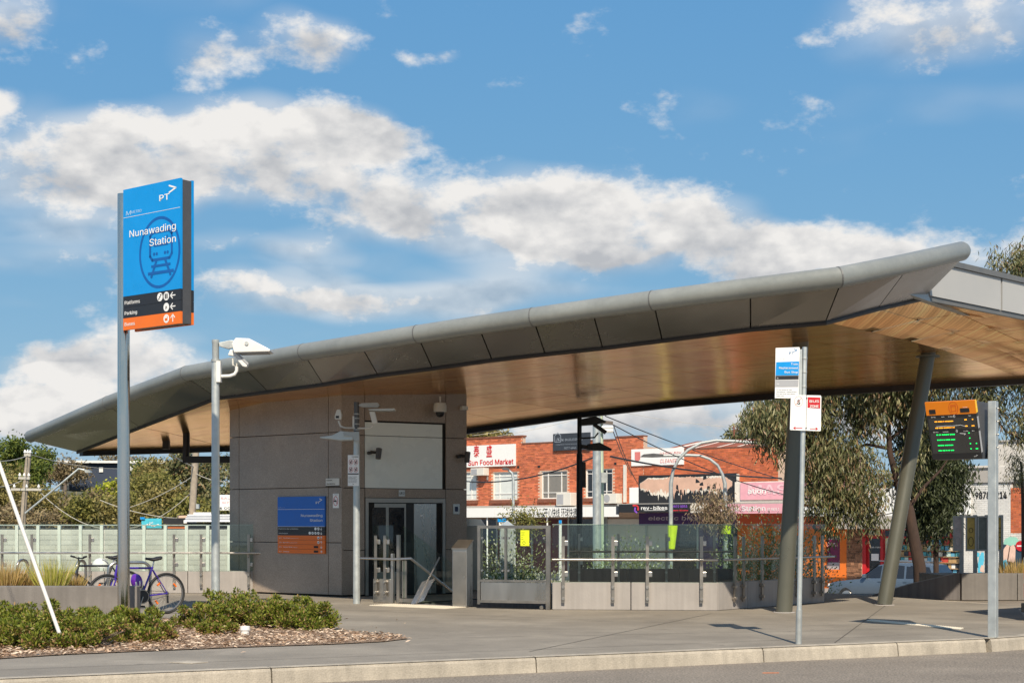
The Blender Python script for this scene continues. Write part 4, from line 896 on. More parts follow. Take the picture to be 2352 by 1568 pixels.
# ---------------------------------------------------------------- bus stop signs
def bus_zone():
    b = G(1834, 1478); top = P(1848.5, 797, b.y - .02); e = (top - b); f = Fr((b.x, b.y - .04), (.995, .10))
    root = thing('bus_zone_pole', 'thin galvanised pole with train replacement bus stop and bus zone signs at the kerb', 'sign', b)
    MB().path([b + e * .105, b + e * .5, top], .031, 14).build('pole', M_['galv'], root, smooth=True)
    MB().path([b, b + e * .115], .038, 14).build('socket', M_['galv_dull'], root, smooth=True)
    g = lambda x, y: (1763.8 + .1406 * x, 783.9 + .1406 * y)
    def plate(nm, m, pts, d0, d1): mb = MB(); pprism(mb, f, [g(*p) for p in pts], d0, d1); return mb.build(nm, m, root)
    plate('bus_stop_plate', M_['wht'], ((125, 108), (512, 93), (518, 110), (500, 875), (490, 928), (112, 925)), 0, .006)
    plate('mounting_channel', M_['galv'], ((517, 130), (556, 128), (548, 880), (505, 880)), -.02, .01)
    plate('blue_band', M_['blue_sky'], ((132, 338), (506, 325), (500, 552), (122, 556)), .006, .009)
    plate('black_band', M_['signblack'], ((122, 562), (500, 558), (497, 620), (120, 626)), .006, .009)
    plate('grey_band', M_['greyink'], ((120, 634), (497, 630), (492, 742), (117, 745)), .006, .009)
    mb = MB()
    for s_, y, wd in (('Train', 388, 118), ('Replacement', 452, 315), ('Bus Stop', 520, 222)):
        t, z = f.hit(*g(485, y)); write(mb, f, s_, t, z, .036, .012, wd=wd * .1406 * 18.4 / FP, al='R', bold=.006)
    for s_, y, x in (('To', 612, 140), ('City', 705, 138)):
        t, z = f.hit(*g(x, y)); write(mb, f, s_, t, z, .021, .012)
    mb.build('white_lettering', M_['wht'], root)
    mb = MB(); t, z = f.hit(*g(478, 212)); pt_logo(mb, f, t, z, .05, .009, wd=.105, bold=.008); mb.build('blue_logo', mat('blue_print', (.01, .19, .45), .5), root)
    mb = MB(); t, z = f.hit(*g(150, 300)); write(mb, f, 'M METRO', t, z, .026, .009, wd=.10, bold=0); mb.build('operator_mark', mat('faded_grey_print', (.52, .55, .60), .6), root)
    mb = MB()
    for k, (s_, wd) in enumerate((('In the event of train', 262), ('disruptions, replacement', 338), ('bus services will depart', 318), ('from here', 130))):
        t, z = f.hit(*g(136, 795 + 34.5 * k)); write(mb, f, s_, t, z, .015, .009, wd=wd * .1406 * 18.4 / FP)
    mb.build('black_lettering', M_['ink'], root)
    for y in (282, 505, 742):
        q = b.lerp(top, (1478 - g(0, y)[1]) / (1478 - 797)); MB().lathe([(.034, -.012), (.036, 0), (.034, .012)], q, 14).build('band_clamp', M_['galv_dull'], root)
    plate('bus_zone_plate', M_['wht'], ((362, 890), (372, 876), (845, 885), (858, 905), (850, 1455), (838, 1467), (355, 1448), (346, 1435)), .03, .036)
    plate('red_panel', M_['red'], ((636, 912), (842, 918), (838, 1098), (632, 1084)), .036, .039)
    mb = MB()
    for s_, y, x0, x1, h in (('BUS', 1000, 664, 815, .040), ('ZONE', 1082, 668, 808, .044)):
        t, z = f.hit(*g(x0, y)); write(mb, f, s_, t, z, h, .042, wd=f.T(g(x1, 0)[0]) - t, bold=.018)
    mb.build('white_lettering', M_['wht'], root)
    mb = MB(); t, z = f.hit(*g(486, 980)); ring(mb, f, t, z, .055, .063, .005, .039, 26); stroke(mb, f, [(t - .036, z - .04), (t + .036, z + .04)], .006, .041); mb.build('faded_ring', mat('faded_red_print', (.62, .30, .28), .6), root)
    mb = MB(); write(mb, f, 'S', t, z - .038, .076, .039, al='C', bold=.03); mb.build('letter', M_['ink'], root)
    mb = MB()
    for (xa, xb, y) in ((545, 405, 1416), (670, 796, 1428)):
        t, z = f.hit(*g(xa, y)); t2, _ = f.hit(*g(xb, y)); s = 1 if t2 > t else -1; stroke(mb, f, [(t, z), (t2, z)], .008, .039)
        for k in (-1, 1): stroke(mb, f, [(t2 - s * .022, z + k * .014), (t2, z)], .008, .0395)
    mb.build('red_arrows', M_['red'], root)
    mb = MB(); a1 = f.pp(*g(616, 882), .042); a2 = f.pp(*g(607, 1455), .042); mb.tube(a1, a2, .0022, n=6); mb.tube(f.pp(*g(617, 928), .036), f.pp(*g(617, 928), .048), .008, n=8); mb.tube(f.pp(*g(608, 1415), .036), f.pp(*g(608, 1415), .048), .008, n=8); mb.build('joint_strip', M_['galv_dark'], root)
bus_zone()
def bus_display():
    B0 = P(2256, 1052, 19.45); u3 = V3(U); n3 = -V3(IN); pc = B0 + V3(IN) * .12 + u3 * .10; pc.z = 0
    root = thing('bus_time_display', 'orange topped electronic bus departure display on a square galvanised post', 'display', pc)
    W, tp, hz = .665, .27, .735
    f = Fr3(B0 - u3 * W, u3, n3 * tp + Vector((0, 0, hz))); L = math.hypot(tp, hz)
    fb = [B0, B0 + n3 * tp + Vector((0, 0, hz)), B0 + V3(IN) * (.24 + tp) + Vector((0, 0, hz)), B0 + V3(IN) * .24]
    fb = [p - u3 * .02 + (V3(IN) * .03 if i in (0, 1) else -V3(IN) * .03) for i, p in enumerate(fb)]
    MB().prism(fb, -u3 * (W - .04)).build('housing', mat_case, root)
    f.box(mb := MB(), 0, W, 0, L, -.05, 0); mb.build('front_panel', M_['signblack'], root)
    fk = Fr3(B0 + V3(IN) * .24, -u3, -n3 * tp + Vector((0, 0, hz))); fk.box(mb := MB(), 0, W, 0, L, -.05, 0); mb.build('rear_panel', M_['signblack'], root)
    fk.box(mb := MB(), -.002, W, L * .775, L, -.052, .003); mb.build('rear_header', M_['orange2'], root)
    f.box(mb := MB(), 0, W, L * .775, L + .002, -.02, .003); mb.build('orange_header', M_['orange2'], root)
    f.box(mb := MB(), W, W + .004, L * .785, L, -.05, .002); mb.build('amber_edge', M_['yellow'], root)
    for (b0, b1) in ((.52, .715), (.10, .465)):
        f.box(mb := MB(), W, W + .003, L * b0, L * b1, -.05, .0); mb.build('pale_edge', M_['greyink'], root)
        f.box(mb := MB(), .02, W - .015, L * b0, L * b1, 0, .003); mb.build('screen', mat('screen_grey', (.045, .045, .043), .3), root)
    mb = MB(); d = .005
    for s_, t, b in (('Next Bus', .06, .735), ('Route', .20, .735), ('Destination', .29, .735), ('Mins', .56, .735), ('Next Train', .06, .475), ('Destination', .19, .475), ('Exp  Plat', .47, .475), ('Mins', .58, .475)): write(mb, f, s_, t, L * b, .018, d)
    for t, b in ((.37, .745), (.38, .49)): ring(mb, f, t, L * b, .012, .018, .005, d, 14)
    write(mb, f, 'Time now', .50, L * .885, .016, .008); pt_logo(mb, f, W - .05, L * .03, .022, d, wd=.05)
    stroke(mb, f, [(.055 + .06, L * .578), (.25, L * .585), (.33, L * .580), (.44, L * .590), (.5, L * .565)], .006, .006); stroke(mb, f, [(.42, L * .447), (.49, L * .437), (.475, L * .42)], .008, .0065); mb.build('white_lettering', M_['wht'], root)
    f.box(mb := MB(), .045, .13, L * .80, L * .875, .003, .007); f.box(mb, .46, .58, L * .805, L * .875, .003, .007); mb.build('header_window', M_['signblack'], root)
    mb = MB(); ring(mb, f, .375, L * .885, .062, .088, .004, .007, 24); stroke(mb, f, [(.345, L * .83), (.345, L * .94), (.405, L * .94), (.405, L * .83), (.345, L * .83)], .004, .0075); stroke(mb, f, [(.345, L * .915), (.405, L * .915)], .004, .0076); mb.build('bus_mark', M_['red'], root)
    oc = emit('amber_led', (1., .38, .02), 1.6); gc = emit('green_led', (.0, .85, .12), 1.6)
    def dots(b, t0, t1, extra, m):
        mb = MB(); t = t0
        while t < t1:
            w_ = random.choice((.010, .014, .02)); f.box(mb, t, t + w_, L * b, L * b + .012, .003, .006); t += w_ + random.choice((.006, .006, .014))
        for t in extra: f.box(mb, t, t + .014, L * b + .012, L * b + .024, .003, .006)
        mb.build('led_row', m, root)
    dots(.655, .10, .36, (.50, .515, .60), oc); dots(.545, .10, .36, (.50, .515, .585, .605), oc); dots(.815, .52, .56, (), oc)
    for b, e in ((.425, (.53,)), (.335, (.53,)), (.24, (.53, .61)), (.15, (.53, .60, .615))): dots(b, .10, .34 if b > .3 else .30, e, gc)
    H = P(2283, 920, 19.4).z; s = .053
    MB().par(pc - u3 * s - V3(IN) * s, u3 * 2 * s, V3(IN) * 2 * s, Vector((0, 0, H))).build('post', M_['galv'], root, bevel=.008)
    for k in range(4):
        for j in (-.035, .035):
            q = pc + u3 * s + V3(IN) * j; q.z = H - .09 - .17 * k; MB().tube(q, q + u3 * .012, .010, n=8).build('bolt', M_['steel'], root)
bus_display()

# ---------------------------------------------------------------- guy wire with guard
b = G(150, 1492); t = P(0, 1070, 17.6); e = t - b
r = thing('guy_wire', 'white guard tube on a slanting guy wire anchored in the shrubs', 'guy wire', b)
MB().path([b + e * .07, b + e * 1.02], .023, 12).build('guard_tube', M_['white'], r, smooth=True)
MB().path([b + e * -.02, b + e * .12], .012, 8).build('wire', M_['galv_dull'], r); MB().path([b + Vector((.02, 0, 0)), b + e * .07 + Vector((-.03, 0, .02)), b + e * .14], .010, 6).build('wire_loop', M_['galv_dull'], r)
MB().path([b + e * .06, b + e * .085], .035, 10).build('wire_clamp', M_['galv'], r); MB().path([b + e * 1.02, b + e * 4.2], .008, 6).build('upper_wire', M_['galv_dull'], r)
# white standpipe cap
b = G(563, 1459); r = thing('pipe_cap', 'short white plastic pipe with screw cap in the mulch', 'pipe', b)
MB().lathe([(.055, 0), (.055, .09), (.05, .095)], b, 20).build('pipe', M_['white'], r, smooth=True); MB().lathe([(.066, .075), (.066, .125), (.03, .13)], b, 20).build('cap', M_['wht'], r, smooth=True)
# ---------------------------------------------------------------- bicycles
M_['spoke'] = mat('dull_spoke_wire', (.30, .29, .27), .6, .3)
def bicycle(label, fcol):
    root = thing('bicycle', label, 'bicycle', local=True, group='bicycles parked behind the low wall')
    fm = mat('bicycle_paint', fcol, .3, .2, var=.05, coat=.5); X = 1.04; Rw = .34
    for x in (0, X):
        w_ = MB(); n = 40
        w_.path([(x + (Rw - .02) * math.cos(2 * math.pi * k / n), 0, Rw + (Rw - .02) * math.sin(2 * math.pi * k / n)) for k in range(n)], .021, 8, closed=True); wh = w_.build('wheel', M_['rubber'], root, smooth=True)
        mb = MB(); mb.path([(x + (Rw - .05) * math.cos(2 * math.pi * k / n), 0, Rw + (Rw - .05) * math.sin(2 * math.pi * k / n)) for k in range(n)], .012, 6, closed=True); mb.build('rim', M_['steel'], wh, smooth=True)
        mb = MB()
        for k in range(28):
            a = 2 * math.pi * k / 28; a2 = a + (.9 if k % 2 else -.9); s = .02 if k % 4 < 2 else -.02
            mb.tube((x + .022 * math.cos(a2), s, Rw + .022 * math.sin(a2)), (x + (Rw - .055) * math.cos(a), 0, Rw + (Rw - .055) * math.sin(a)), .0018, n=3)
        mb.build('spokes', M_['spoke'], wh)
        mb = MB(); mb.tube((x, -.05, Rw), (x, .05, Rw), .022, n=12); mb.tube((x, -.07, Rw), (x, .07, Rw), .008, n=8); mb.build('hub', M_['galv_dark'], wh)
        mb = MB()
        for a in (2.4, -.65, .9): c = Vector((x + .20 * math.cos(a), 0, Rw + .20 * math.sin(a))); t = Vector((math.sin(a), 0, -math.cos(a))); mb.par(c - t * .035 + Vector((0, -.012, -.012)), t * .07, Vector((0, .024, 0)), Vector((math.cos(a), 0, math.sin(a))) * .026)
        mb.build('spoke_reflectors', M_['orange'], wh)
    bb = Vector((.44, 0, .30)); st = Vector((.24, 0, .78)); hd = Vector((.86, 0, .80)); hl = Vector((.895, 0, .64)); ax = Vector((0, 0, Rw)); fx = Vector((X, 0, Rw))
    mb = MB(); mb.tube(bb, st, .017, n=10); mb.tube(st - Vector((0, 0, .02)), hd - Vector((0, 0, .03)), .017, n=10); mb.tube(bb, hl, .02, n=10); mb.tube(hd + Vector((-.01, 0, .03)), hl + Vector((.01, 0, -.04)), .021, n=10)
    for s in (-.05, .05): mb.tube(bb + Vector((0, s * .5, 0)), ax + Vector((0, s, 0)), .010, n=8); mb.tube(st + Vector((0, s * .3, -.05)), ax + Vector((0, s, 0)), .008, n=8)
    mb.build('frame', fm, root, smooth=True)
    mb = MB()
    for s in (-.055, .055): mb.path([hl + Vector((.012, s, -.05)), hl + Vector((.05, s, -.16)), fx + Vector((0, s, 0))], .012, 8)
    mb.tube(hl + Vector((.012, -.055, -.05)), hl + Vector((.012, .055, -.05)), .014, n=8); mb.build('fork', fm, root, smooth=True)
    mb = MB(); mb.tube(hd, hd + Vector((.0, 0, .12)), .014, n=8); mb.path([(.86, -.29, .93), (.83, -.12, .90), (.88, 0, .90), (.83, .12, .90), (.86, .29, .93)][0:5], .012, 8)
    hb = mb.build('handlebar', M_['black'], root, smooth=True)
    for s in (-1, 1): MB().tube((.855, s * .19, .918), (.86, s * .31, .932), .018, n=10).build('grip', M_['rubber'], hb)
    mb = MB(); mb.tube(st, st + Vector((-.025, 0, .10)), .013, n=8); mb.build('seat_post', M_['steel'], root)
    mb = MB(); q = st + Vector((-.03, 0, .125)); n = 12; rings = [(-.13, .02, .02, .025), (-.11, .075, .03, .02), (-.05, .08, .035, .008), (.03, .045, .03, -.006), (.10, .025, .022, .004), (.15, .02, .018, .012), (.165, .008, .008, .008)]
    b = 0
    for (x, wy, hz, dz) in rings:
        for k in range(n): a = 2 * math.pi * k / n; mb.v.append((q.x + x, q.y + wy * math.cos(a), q.z + dz + hz * math.sin(a)))
    for i in range(len(rings) - 1):
        for k in range(n): l = (k + 1) % n; mb.f.append((i * n + k, i * n + l, (i + 1) * n + l, (i + 1) * n + k))
    mb.f.append(tuple(range(n))[::-1]); mb.build('saddle', M_['black'], root, smooth=True)
    mb = MB(); mb.lathe([(.115, -.004), (.118, 0), (.115, .004)], bb + Vector((0, .045, 0)), 28, axis='y'); mb.build('chain_guard', M_['steel_dark'], root)
    mb = MB(); mb.lathe([(.10, -.003), (.10, .003)], bb + Vector((0, .053, 0)), 24, axis='y'); mb.build('chain_ring', M_['black'], root)
    for s, dz in ((1, -1), (-1, 1)):
        mb = MB(); e = bb + Vector((.06 * s, .075 * s, -.155 * s)); mb.tube(bb + Vector((0, .065 * s, 0)), e, .011, n=8); cr = mb.build('crank', M_['steel_dark'], root)
        MB().box(e.x - .045, e.x + .045, e.y + (.0 if s > 0 else -.09), e.y + (.09 if s > 0 else 0), e.z - .015, e.z + .015).build('pedal', M_['black'], cr)
    mb = MB(); mb.path([bb + Vector((0, .045, .095)), ax + Vector((0, .045, .035)), ax + Vector((-.035, .045, 0)), ax + Vector((0, .045, -.035)), bb + Vector((0, .045, -.095))], .005, 5); mb.build('chain', M_['galv_dark'], root)
    MB().box(-.015, .015, .045, .06, .18, .31).build('derailleur', M_['black'], root)
    return root
rz = math.atan2(-.64, -.77)
bike = bicycle('purple bicycle with orange reflectors behind the low wall', (.055, .02, .32)); bike.location = (-5.70, 24.72, 0); bike.rotation_euler = (R(0), R(-0), rz)
bike2 = bicycle('dark bicycle mostly hidden behind the low wall', (.03, .03, .035)); bike2.location = (-6.72, 26.1, 0); bike2.rotation_euler = (0, 0, rz)
def helmet(name, label, c, m, m2, rot=0., s=1.):
    root = thing(name, label, 'helmet', c, rot, local=True); mb = MB(); n, rr = 18, 8
    for i in range(rr + 1):
        a = math.pi / 2 * i / rr * 1.12; z = .14 * math.cos(a); rad = math.sin(a)
        for k in range(n): g = 2 * math.pi * k / n; mb.v.append((.145 * rad * math.cos(g), .105 * rad * math.sin(g), z))
    for i in range(rr):
        for k in range(n): l = (k + 1) % n; mb.f.append((i * n + k, (i + 1) * n + k, (i + 1) * n + l, i * n + l))
    mb.build('shell', m, root, smooth=True)
    for a in (-.055, 0, .055):
        for (u, ln) in ((.55, .2), (.95, .22), (1.28, .18)):
            mb = MB(); q = []
            for (x, y) in ((u - ln, a - .012), (u + ln, a - .012), (u + ln, a + .012), (u - ln, a + .012)):
                q.append((.148 * math.sin(x - .9) if False else .149 * math.cos(x + .1) * 1.0, y * 1.2, .145 * math.sin(x + .1) * math.sqrt(max(.1, 1 - (y / .11) ** 2))))
            mb.add(q, [(0, 1, 2, 3)]); mb.build('vent', m2, root)
    return root
h = helmet('purple_helmet', 'purple and white cycle helmet hanging on the purple bicycle', (-6.06, 24.20, .56), mat('purple_shell', (.12, .02, .34), .25, coat=.5), M_['wht'], rz)
h.rotation_euler = (R(70), R(80), R(20)); h.scale = (.85, .85, .85)
h = helmet('white_helmet', 'pale white cycle helmet on the bicycle rack', (-5.28 - 2.02, 26.6, .74), mat('pale_shell', (.62, .66, .62), .4), M_['greyink'], 0); h.rotation_euler = (0, R(10), R(20))
for k, (x0, y0, lab) in enumerate((((470, 525), 26.4, 'stainless bicycle rack hoop in the middle of the three'), ((664, 920), 25.2, 'stainless bicycle rack hoop against the purple bicycle'), ((105, 172), 27.0, 'stainless bicycle rack hoop behind the dry grass'))):
    a = P(.375 * x0[0], HY, y0); b = P(.375 * x0[1], HY, y0 + (.3 if k != 1 else .35)); a.z = b.z = 0
    r = thing('rack_hoop', lab, 'bicycle rack', a, group='bicycle rack hoops'); e = (b - a); h_ = .83; rc = min(.14, e.length * .4); en = e.normalized()
    pts = [a, a + Vector((0, 0, h_ - rc))] + [a + en * rc * (1 - math.cos(g)) + Vector((0, 0, h_ - rc + rc * math.sin(g))) for g in (.4, .8, 1.2)] + [a + en * rc + Vector((0, 0, h_)), b - en * rc + Vector((0, 0, h_))] + [b - en * rc * (1 - math.sin(g)) + Vector((0, 0, h_ - rc + rc * math.cos(g))) for g in (.4, .8, 1.2)] + [b + Vector((0, 0, h_ - rc)), b]
    MB().path(pts, .026, 12).build('hoop', M_['steel'], r, smooth=True)
    for q in (a, b): MB().lathe([(.055, .001), (.05, .008)], q, 16).build('base_plate', M_['steel_dark'], r)
M_['conc_mid'] = mat('weathered_grey_concrete', (.20, .185, .17), .85, var=.14, scale=1.8, bump=.15, bscale=30, streak=.12, stain=.12)
# low wall / planter on the left
r = thing('low_wall', 'low grey concrete planter wall behind the shrubs on the left', 'wall', (-7.5, 22.9, 0))
xs = [-13.0, -9.6, -5.72]
for a, b in zip(xs[:-1], xs[1:]): MB().box(a + .005, b - .005, 22.9, 23.12, .002, .53).build('wall_panel', M_['conc_mid'], r, bevel=.012)
MB().box(-7.32, -7.12, 23.125, 24.9, .002, .50).build('return_wall', M_['conc'], r); MB().box(-12.9, -7.325, 23.125, 24.7, .002, .40).build('soil', M_['soil'], r)

# ---------------------------------------------------------------- foliage tools
def leaf_obj(name, c, ax, up, Ln, Wd, m, parent=None, loc=None, bend=0.):
    """Diamond leaves: c base points, ax leaf directions, up rough normals (all N x 3)."""
    n = len(c); ax = ax / np.linalg.norm(ax, axis=1, keepdims=True); sd = np.cross(ax, up); sd /= (np.linalg.norm(sd, axis=1, keepdims=True) + 1e-9)
    Ln = np.broadcast_to(np.asarray(Ln, float), (n,))[:, None]; Wd = np.broadcast_to(np.asarray(Wd, float), (n,))[:, None]
    nr = np.cross(sd, ax)
    v = np.stack([c, c + ax * Ln * .45 + sd * Wd * .5 + nr * Ln * bend, c + ax * Ln, c + ax * Ln * .45 - sd * Wd * .5 + nr * Ln * bend], 1).reshape(-1, 3)
    off = np.array(wo(parent) if parent is not None else (loc if loc is not None else (0, 0, 0)))
    me = bpy.data.meshes.new(name); me.vertices.add(4 * n); me.vertices.foreach_set('co', (v - off).astype(np.float32).ravel())
    me.loops.add(4 * n); me.loops.foreach_set('vertex_index', np.arange(4 * n, dtype=np.int32)); me.polygons.add(n); me.polygons.foreach_set('loop_start', np.arange(0, 4 * n, 4, dtype=np.int32))
    me.update(calc_edges=True)
    at = me.color_attributes.new('Col', 'FLOAT_COLOR', 'CORNER'); r_ = RNG.random(n).astype(np.float32); cc = np.repeat(r_, 4); cc = np.stack([cc, cc, cc, np.ones_like(cc)], 1); at.data.foreach_set('color', cc.ravel())
    me.materials.append(m); o = bpy.data.objects.new(name, me); C.objects.link(o)
    if parent is not None: o.parent = parent; WO[o.name] = wo(parent)
    else: o.location = off; WO[o.name] = Vector(off)
    return o
def rv(n): v = RNG.normal(size=(n, 3)); return v / np.linalg.norm(v, axis=1, keepdims=True)
LM = {'shrub': leafmat('shrub_leaves', [(.055, .085, .012), (.12, .165, .02), (.20, .24, .03), (.30, .31, .05), (.14, .17, .03), (.42, .26, .12)], .45, .25),
      'shrub_brown': leafmat('browned_leaves', [(.16, .15, .04), (.42, .24, .12), (.50, .30, .17), (.28, .24, .06), (.34, .16, .08)], .6, .2),
      'gum': leafmat('gum_leaves', [(.03, .042, .016), (.09, .11, .045), (.20, .205, .09), (.34, .31, .16), (.13, .145, .06), (.36, .21, .12)], .45, .22),
      'gum_dark': leafmat('dark_gum_leaves', [(.02, .028, .013), (.05, .065, .03), (.10, .12, .055), (.07, .085, .04)], .45, .2),
      'pine': leafmat('dark_green_leaves', [(.045, .075, .015), (.09, .13, .025), (.15, .19, .035), (.22, .24, .05)], .6, .2),
      'scrub': leafmat('olive_scrub_leaves', [(.09, .085, .03), (.18, .155, .05), (.28, .24, .08), (.40, .32, .12), (.22, .21, .06)], .6, .25),
      'scrub_g': leafmat('green_scrub_leaves', [(.075, .085, .022), (.15, .155, .04), (.23, .22, .06), (.34, .31, .08), (.19, .175, .06)], .6, .25),
      'scrub_b': leafmat('brown_scrub_leaves', [(.12, .09, .05), (.24, .18, .10), (.34, .27, .15), (.20, .17, .08)], .6, .2),
      'lime': leafmat('lime_leaves', [(.30, .36, .03), (.45, .48, .05), (.55, .52, .08)], .6, .3),
      'straw': leafmat('straw_blades', [(.42, .28, .10), (.62, .45, .20), (.52, .36, .14), (.35, .33, .08)], .6, .3),
      'straw_g': leafmat('green_straw_blades', [(.30, .34, .04), (.50, .48, .10), (.62, .50, .22), (.36, .40, .05)], .6, .3),
      'white_fl': leafmat('white_flowers', [(.16, .19, .06), (.22, .25, .09), (.12, .15, .04), (.30, .32, .14), (.75, .74, .68)], .6, .2),
      'rust': leafmat('rusty_leaves', [(.16, .12, .08), (.30, .22, .14), (.38, .27, .18), (.22, .20, .09)], .6, .2)}
M_['bark'] = mat('red_brown_bark', (.055, .033, .024), .9, var=.4, scale=7, bump=.6, bscale=20, stretch=(1, 1, .3))
M_['bark_g'] = mat('grey_bark', (.16, .13, .11), .9, var=.3, scale=6, bump=.6, bscale=20)
def shrub(name, label, c, rx, ry, h, n, m, parts=None, leaf=.05, group=None, brown=.0, shoots=6):
    c = Vector(c); root = thing(name, label, 'shrub', c, group=group)
    mb = MB()
    for k in range(9):
        a = random.uniform(0, 6.28); mb.path([c, c + Vector((rx * .35 * math.cos(a), ry * .35 * math.sin(a), h * .4)), c + Vector((rx * .7 * math.cos(a), ry * .7 * math.sin(a), h * .75))], [.010, .007, .004], 5)
    mb.build('stems', M_['bark_g'], root)['kind'] = 'stuff'
    # rounded clumps of shoots, uneven outline
    nb = max(10, int(22 * rx)); cl = []
    for k in range(nb):
        a = random.uniform(0, 6.28); r_ = math.sqrt(random.random()); s = random.uniform(.16, .30) * (h / .5)
        cl.append((c.x + rx * .85 * r_ * math.cos(a), c.y + ry * .85 * r_ * math.sin(a), c.z + h * (1 - .55 * r_ ** 2) * random.uniform(.35, .92), s))
    for k in range(shoots): a = random.uniform(0, 6.28); cl.append((c.x + rx * .6 * math.cos(a), c.y + ry * .6 * math.sin(a), c.z + h * random.uniform(.95, 1.18), .07))
    cl = np.array(cl); wgt = cl[:, 3] ** 2; idx = RNG.choice(len(cl), size=n, p=wgt / wgt.sum()); d = rv(n); rad = RNG.random(n) ** .45
    p = cl[idx, :3] + d * (cl[idx, 3] * rad)[:, None] * np.array([1.1, 1.1, .8]); p[:, 2] = np.maximum(p[:, 2], c.z + .01)
    ax = d * .8 + rv(n) * .7 + np.array([0, 0, .45])
    k = int(n * (1 - brown)); 
    leaf_obj('leaves', p[:k], ax[:k], rv(k), leaf * RNG.uniform(.7, 1.3, k), leaf * .5, LM[m], root, bend=.08)
    if brown:
        q = p[k:].copy(); q[:, 2] = c.z + (q[:, 2] - c.z) * .8; leaf_obj('dry_leaves', q, ax[k:], rv(n - k), leaf * 1.1, leaf * .5, LM['shrub_brown'], root, bend=.1)
    return root
# ---------------------------------------------------------------- front garden bed
bed = [G(-330, 1536), G(-120, 1522), G(0, 1513), G(160, 1503), G(350, 1495), G(550, 1487), G(760, 1480), G(880, 1474), G(938, 1467), G(915, 1461), G(800, 1451), G(700, 1444), G(560, 1434), G(440, 1427), G(330, 1423), G(100, 1423), G(-330, 1423)]
sheet('garden_bed', [(p.x, p.y) for p in bed], .012, M_['soil'], (), 'bark mulch garden bed in front of the station', 'garden bed')
def in_poly(x, y, poly):
    c = False; j = len(poly) - 1
    for i in range(len(poly)):
        if (poly[i].y > y) != (poly[j].y > y) and x < (poly[j].x - poly[i].x) * (y - poly[i].y) / (poly[j].y - poly[i].y) + poly[i].x: c = not c
        j = i
    return c
def mulch():
    pts = []
    while len(pts) < 9000:
        px = random.uniform(-60, 945); py = random.uniform(1424, 1516); q = G(px, py)
        if in_poly(q.x, q.y, bed) or random.random() < .003: pts.append(q)
    c = np.array([(p.x, p.y, .016 + random.random() * .03) for p in pts]); n = len(c); a = RNG.random(n) * 6.28
    ax = np.stack([np.cos(a), np.sin(a), RNG.uniform(-.35, .35, n)], 1); up = rv(n) * .7 + np.array([0, 0, 1.])
    return tag(leaf_obj('bark_mulch', c, ax, up, RNG.uniform(.035, .10, n), RNG.uniform(.012, .03, n), leafmat('bark_chips', [(.28, .17, .10), (.45, .32, .22), (.58, .44, .32), (.68, .55, .42), (.36, .23, .15), (.18, .12, .08)], .85, .0), bend=.06), 'brown bark mulch strewn around the shrubs', 'mulch', kind='stuff')
mulch()
SH = [(20, 1488, .62, .55, .50, .06, 'leftmost low green shrub at the front of the garden bed'), (100, 1494, .55, .5, .42, .12, 'low green shrub left of the slanting guard tube'), (60, 1455, .62, .5, .56, .05, 'taller green shrub at the back left of the garden bed'), (165, 1462, .55, .5, .44, .06, 'green shrub behind the slanting guard tube'),
      (210, 1490, .55, .45, .45, .15, 'green shrub just right of the slanting guard tube'), (285, 1478, .55, .5, .42, .22, 'partly browned shrub in front of the pylon sign pole'), (240, 1448, .52, .45, .38, .08, 'small green shrub beside the base of the pylon sign'), (318, 1452, .50, .45, .40, .10, 'green shrub in front of the purple bicycle'),
      (350, 1474, .40, .36, .22, .5, 'browned low shrub between the two clumps'), (468, 1445, .46, .45, .36, .15, 'small green shrub below the camera pole'), (530, 1436, .55, .5, .54, .05, 'tallest green shrub right of the camera pole'), (590, 1441, .54, .5, .48, .10, 'green shrub behind the white pipe cap'), (655, 1446, .50, .5, .46, .05, 'dense green shrub second from the right end'), (712, 1449, .40, .42, .40, .03, 'rightmost dense green shrub of the garden bed'), (500, 1462, .32, .25, .12, .25, 'flat green ground cover plant beside the white pipe cap')]
for (px, py, rx, ry, h_, br, lab) in SH:
    shrub('garden_shrub', lab, G(px, py - 4), rx, ry * .85, h_ * (.58 if px < 420 else .72), int(10500 * rx), 'shrub', leaf=.047, group='garden shrubs', brown=br)
def grass(label, c, h_, n, m, sp=.18):
    c = Vector(c); root = thing('grass_tuft', label, 'grass', c, group='grass tufts')
    a = RNG.random(n) * 6.28; r_ = RNG.random(n) ** .7 * sp; b = np.stack([c.x + r_ * np.cos(a), c.y + r_ * np.sin(a), np.full(n, c.z)], 1)
    ax = np.stack([np.cos(a) * r_ / sp * .55, np.sin(a) * r_ / sp * .55, np.ones(n)], 1) + rv(n) * .12
    leaf_obj('blades', b, ax, rv(n), h_ * RNG.uniform(.55, 1.1, n), .012, LM[m], root, bend=.03)
for (px, z, lab, m, h_) in ((15, 23.9, 'dry straw coloured grass tuft at the left edge', 'straw', .52), (118, 23.8, 'yellow green grass tuft on the planter', 'straw_g', .56), (60, 24.3, 'thin dry grass tuft between the two larger tufts', 'straw', .35), (-60, 24.1, 'dry grass tuft just beyond the left edge', 'straw', .5), (160, 24.3, 'small dry grass tuft beside the bicycle rack', 'straw', .30)):
    q = P(px, HY, z); q.z = .40; grass(lab, q, h_, 420, m, .2)

